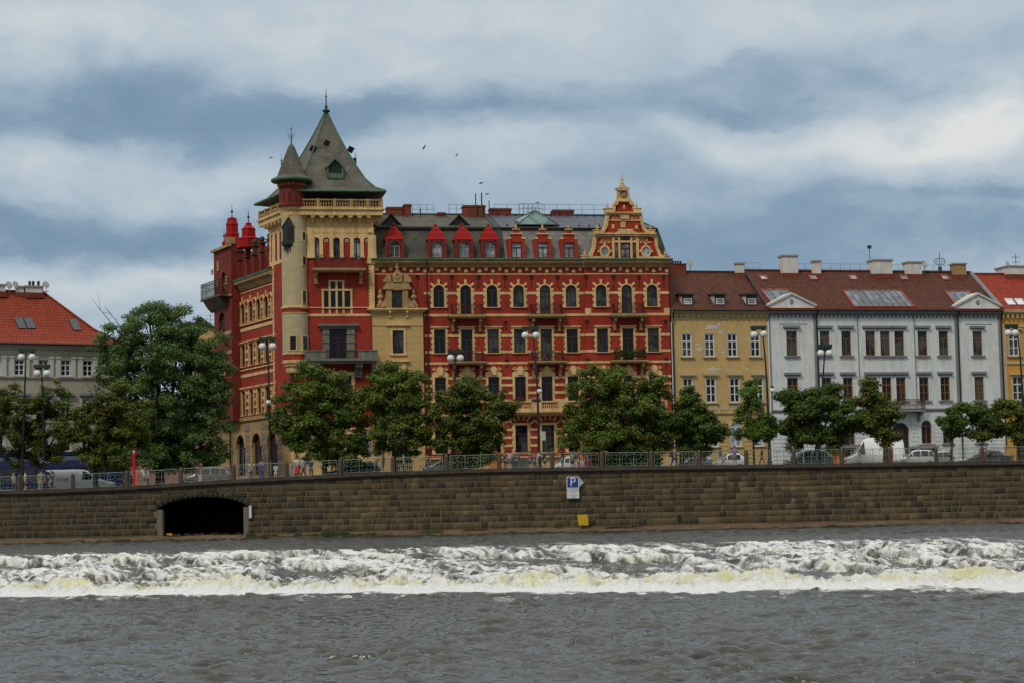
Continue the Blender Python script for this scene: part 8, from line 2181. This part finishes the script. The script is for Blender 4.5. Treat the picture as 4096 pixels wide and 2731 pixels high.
    for (hip, kn, an, to) in legs_j:
        m = MB(); m.tube([tuple(an + V3(0, -.05, -.05)), tuple(an + V3(0, .05, -.05)), tuple(to + V3(0, .03, -.005))], [.042, .045, .034], 8); m.build('shoe', TYRE, root, smooth=True)
    if extra: extra(root, locals())
    return root

def bag(col, x=.2, y=-.1, z=.85, s=.16, nm='shoulder_bag'):
    def f(root, L):
        m = MB(); m.box(x - s * .5, x + s * .5, y - s * .35, y + s * .35, z - s, z + s * .6); m.tube([(x, y, z + s * .6), (x * .5, y, z + .45), (-.1, y, z + .55)], .012, 4); o = m.build(nm, plain('bag_%d' % int(col[0] * 1000 + col[1] * 100), col, .7), None)
        o.parent = root
    return f
def bike_at(px, Y, label, face=1):
    p = at(px, 1870, Y); z0 = pave(p[0]) if Y < 154.6 else road(p[0]); root = empty('bicycle', (p[0], Y, z0), 0, label, 'bicycle', 'bicycles'); root.scale = (face, 1, 1)
    for x in (-.52, .52):
        m = MB(); m.tube([(x + .34 * math.cos(t), 0, .34 + .34 * math.sin(t)) for t in np.linspace(0, 2 * math.pi, 21)], .022, 6); o = m.build('wheel', TYRE, root); s = MB()
        for k in range(8): a = k * math.pi / 4; s.tube([(x, 0, .34), (x + .33 * math.cos(a), 0, .34 + .33 * math.sin(a))], .005, 3)
        s.build('spokes', RIMM, o)
    m = MB()
    for a, b in (((-.52, 0, .34), (-.15, 0, .32)), ((-.15, 0, .32), (-.28, 0, .88)), ((-.52, 0, .34), (-.24, 0, .74)), ((-.24, 0, .74), (.34, 0, .80)), ((-.15, 0, .32), (.36, 0, .72)), ((.32, 0, .92), (.52, 0, .34))): m.tube([a, b], .018, 6)
    m.build('frame', plain('bike_frame', (.05, .05, .06), .4), root); m = MB(); m.tube([(.32, -.28, .96), (.30, -.1, .98), (.30, .1, .98), (.32, .28, .96)], .016, 6); m.build('handlebar', IRON, root); m = MB(); m.lathe([(.03, 0), (.09, .03), (.08, .06), (.02, .07)], (-.29, 0, .88), 8, sx=1.5); m.build('saddle', TYRE, root)

def build_people():
    W = (.62, .62, .60)
    person(54, 1.62, 'person in a pale teal top at the railing, farthest left', (.20, .30, .26), (.05, .05, .06), HAIR_B, face=60)
    person(101, 1.76, 'man in a white T-shirt and dark shorts beside the left tram window', W, (.03, .03, .05), HAIR_D, lower='shorts', face=20)
    person(164, 1.80, 'man in a khaki shirt and beige trousers at the tail of the blue-lettered van', (.30, .24, .16), (.32, .26, .17), HAIR_D, face=-60, lower='shorts')
    person(207, 1.72, 'person in dark brown clothes standing before the blue van lettering', (.08, .05, .05), (.10, .07, .06), HAIR_D, face=150)
    person(549, 1.66, 'worker in an orange suit beside the red post', (.75, .12, .01), (.70, .12, .01), HAIR_D, face=200, sleeves='long')
    person(578, 1.70, 'person in white leaning forward, right of the orange worker', W, (.08, .09, .16), HAIR_D, face=160, pose='lean', lower='shorts')
    person(592, 1.55, 'person in a pale blue top just right of the leaning person in white', (.35, .40, .52), (.05, .06, .10), HAIR_D, face=200)
    person(1005, 1.66, 'blond woman in a white top and jeans looking over the railing', (.50, .55, .50), (.03, .06, .16), HAIR_B, face=-80, pose='lean', longhair=True, extra=bag((.45, .38, .32), .18, .16, .95, .15))
    person(1046, 1.74, 'man in a bright blue shirt and blue jeans leaning on the railing', (.03, .10, .35), (.02, .05, .22), HAIR_D, face=-95, pose='lean')
    person(1103, 1.30, 'small child dressed all in white with its back turned', (.60, .58, .62), (.55, .53, .58), HAIR_D, face=100, lower='shorts')
    person(1166, 1.45, 'child in pale blue beside the tall woman in white and red', (.35, .42, .50), (.20, .27, .42), HAIR_D, face=-20)
    person(1189, 1.84, 'tall woman in a white top and red skirt', (.58, .58, .64), (.42, .02, .03), HAIR_D, face=-70, lower='skirt', longhair=True, extra=bag((.03, .04, .09), -.2, 0, .9))
    person(1213, 1.74, 'man in a white shirt and black trousers, second from the navy boy', W, (.03, .03, .03), HAIR_D, face=170, pose='walk', extra=bag((.05, .04, .04), .2, .05, .95))
    person(1244, 1.58, 'boy in a navy shirt standing alone by the railing', (.02, .04, .12), (.05, .06, .08), HAIR_D, face=-90)
    person(1506, 1.72, 'woman in a lilac shirt with a dark pony tail, walking right', (.36, .34, .48), (.03, .04, .08), HAIR_D, face=0, pose='walk', skin=SKIN_D)
    person(1533, 1.78, 'man in a dark shirt and blue shorts by the ochre bay', (.05, .06, .07), (.03, .06, .16), HAIR_D, face=170, lower='shorts', skin=SKIN_D)
    person(1616, 1.74, 'man in a pale blue shirt and shorts before the cream door grille', (.22, .32, .38), (.10, .14, .20), HAIR_D, face=185, lower='shorts', pose='walk')
    bike_at(1722, 153, 'dark bicycle ridden left in front of the silver estate car', -1)
    person(1726, 1.70, 'cyclist in dark clothes bent over the handlebar', (.04, .03, .05), (.03, .03, .04), HAIR_D, Y=153, face=180, pose='bike')
    person(2040, 1.72, 'woman seen from behind in a pale pink top and denim shorts', (.55, .40, .40), (.12, .13, .16), HAIR_D, face=90, lower='shorts', longhair=True, extra=bag((.40, .06, .02), -.3, -.1, .45, .22, 'orange_bag'))
    person(2064, 1.68, 'dark-haired person in a dark green top beside the woman in pink', (.03, .06, .05), (.04, .05, .06), HAIR_D, face=-160)
    person(2022, 1.60, 'person in black half hidden by the granite post and the woman in pink', (.02, .02, .025), (.03, .03, .03), HAIR_D, face=30)
    person(2120, 1.62, 'person in a red shirt and dark shorts at the left of the seated group', (.38, .04, .06), (.03, .03, .04), HAIR_D, face=10, lower='shorts')
    person(2148, 1.70, 'person in a white and blue shirt leaning into the seated group', (.35, .42, .55), (.35, .22, .18), HAIR_D, face=20, pose='lean', dz=-.1)
    person(2136, 1.45, 'child in a dull red top in the seated group', (.25, .08, .08), (.06, .05, .06), HAIR_D, face=70)
    person(2181, 1.66, 'person in a navy shirt seated with bare knees', (.02, .03, .06), (.05, .05, .07), HAIR_D, face=190, lower='shorts', pose='lean')
    person(2250, 1.76, 'dark-haired woman in a black top and pale jeans right of the granite post', (.03, .035, .05), (.12, .20, .30), HAIR_D, face=150, longhair=True)
    person(2290, 1.48, 'child in a light green shirt and dark shorts', (.20, .42, .12), (.03, .03, .03), HAIR_D, face=-60, lower='shorts')
    person(2306, 1.52, 'thin person in dark clothes between the green and orange children', (.06, .05, .05), (.30, .28, .26), HAIR_D, face=-120)
    person(2329, 1.46, 'child in an orange top and white trousers', (.62, .18, .01), (.50, .48, .46), HAIR_D, face=-90)
    person(2351, 1.60, 'person in a lilac top left of the red saloon', (.30, .28, .42), (.07, .06, .08), HAIR_D, face=0)
    person(2697, 1.78, 'man in a grey-blue shirt with a black backpack walking before the house gate', (.14, .17, .25), (.04, .04, .06), HAIR_D, face=20, pose='walk', extra=bag((.02, .02, .02), -.05, -.22, 1.15, .24, 'backpack'))
    person(2790, 1.70, 'person in brown half behind the granite post at the silver hatchback', (.09, .07, .06), (.10, .08, .07), HAIR_D, face=180, Y=152.8)
    person(2880, 1.70, 'woman in a brown top and long pale lilac skirt', (.12, .06, .05), (.45, .42, .50), HAIR_D, face=0, lower='long skirt', pose='walk', skin=SKIN_D)
    person(2940, 1.80, 'man in a violet shirt and grey shorts by the white hatchback', (.20, .14, .38), (.12, .12, .14), HAIR_D, face=-90, lower='shorts')
    person(3050, 1.70, 'person in dark red walking beside the tall curved lamp', (.12, .03, .03), (.20, .05, .04), HAIR_D, face=180, pose='walk', skin=SKIN_D)
    person(3174, 1.82, 'dark-haired man behind the granite post at the dark people carrier', (.03, .03, .035), (.05, .05, .06), HAIR_D, face=-90, Y=152.8)
    person(3570, 1.78, 'fair-haired woman in a tan jacket and red trousers by the narrow linden', (.30, .20, .11), (.40, .02, .03), HAIR_B, face=170, Y=152.4)
    bike_at(3952, 153, 'dark bicycle ridden left at the right end of the quay', -1)
    person(3956, 1.74, 'cyclist in a white shirt at the right end of the quay', (.50, .42, .45), (.12, .06, .06), HAIR_D, Y=153, face=180, pose='bike')
    person(3932, 1.70, 'rider in a red top just ahead of the white-shirted cyclist', (.40, .04, .04), (.05, .05, .06), HAIR_D, Y=154.0, face=180, pose='walk')
build_red(); flatten(RED_B)
yellow_house(); grey_house(); right_house(); left_house(); far_houses()
build_trees()
build_railing(); build_lamps(); build_vehicles(); build_signs(); build_people()
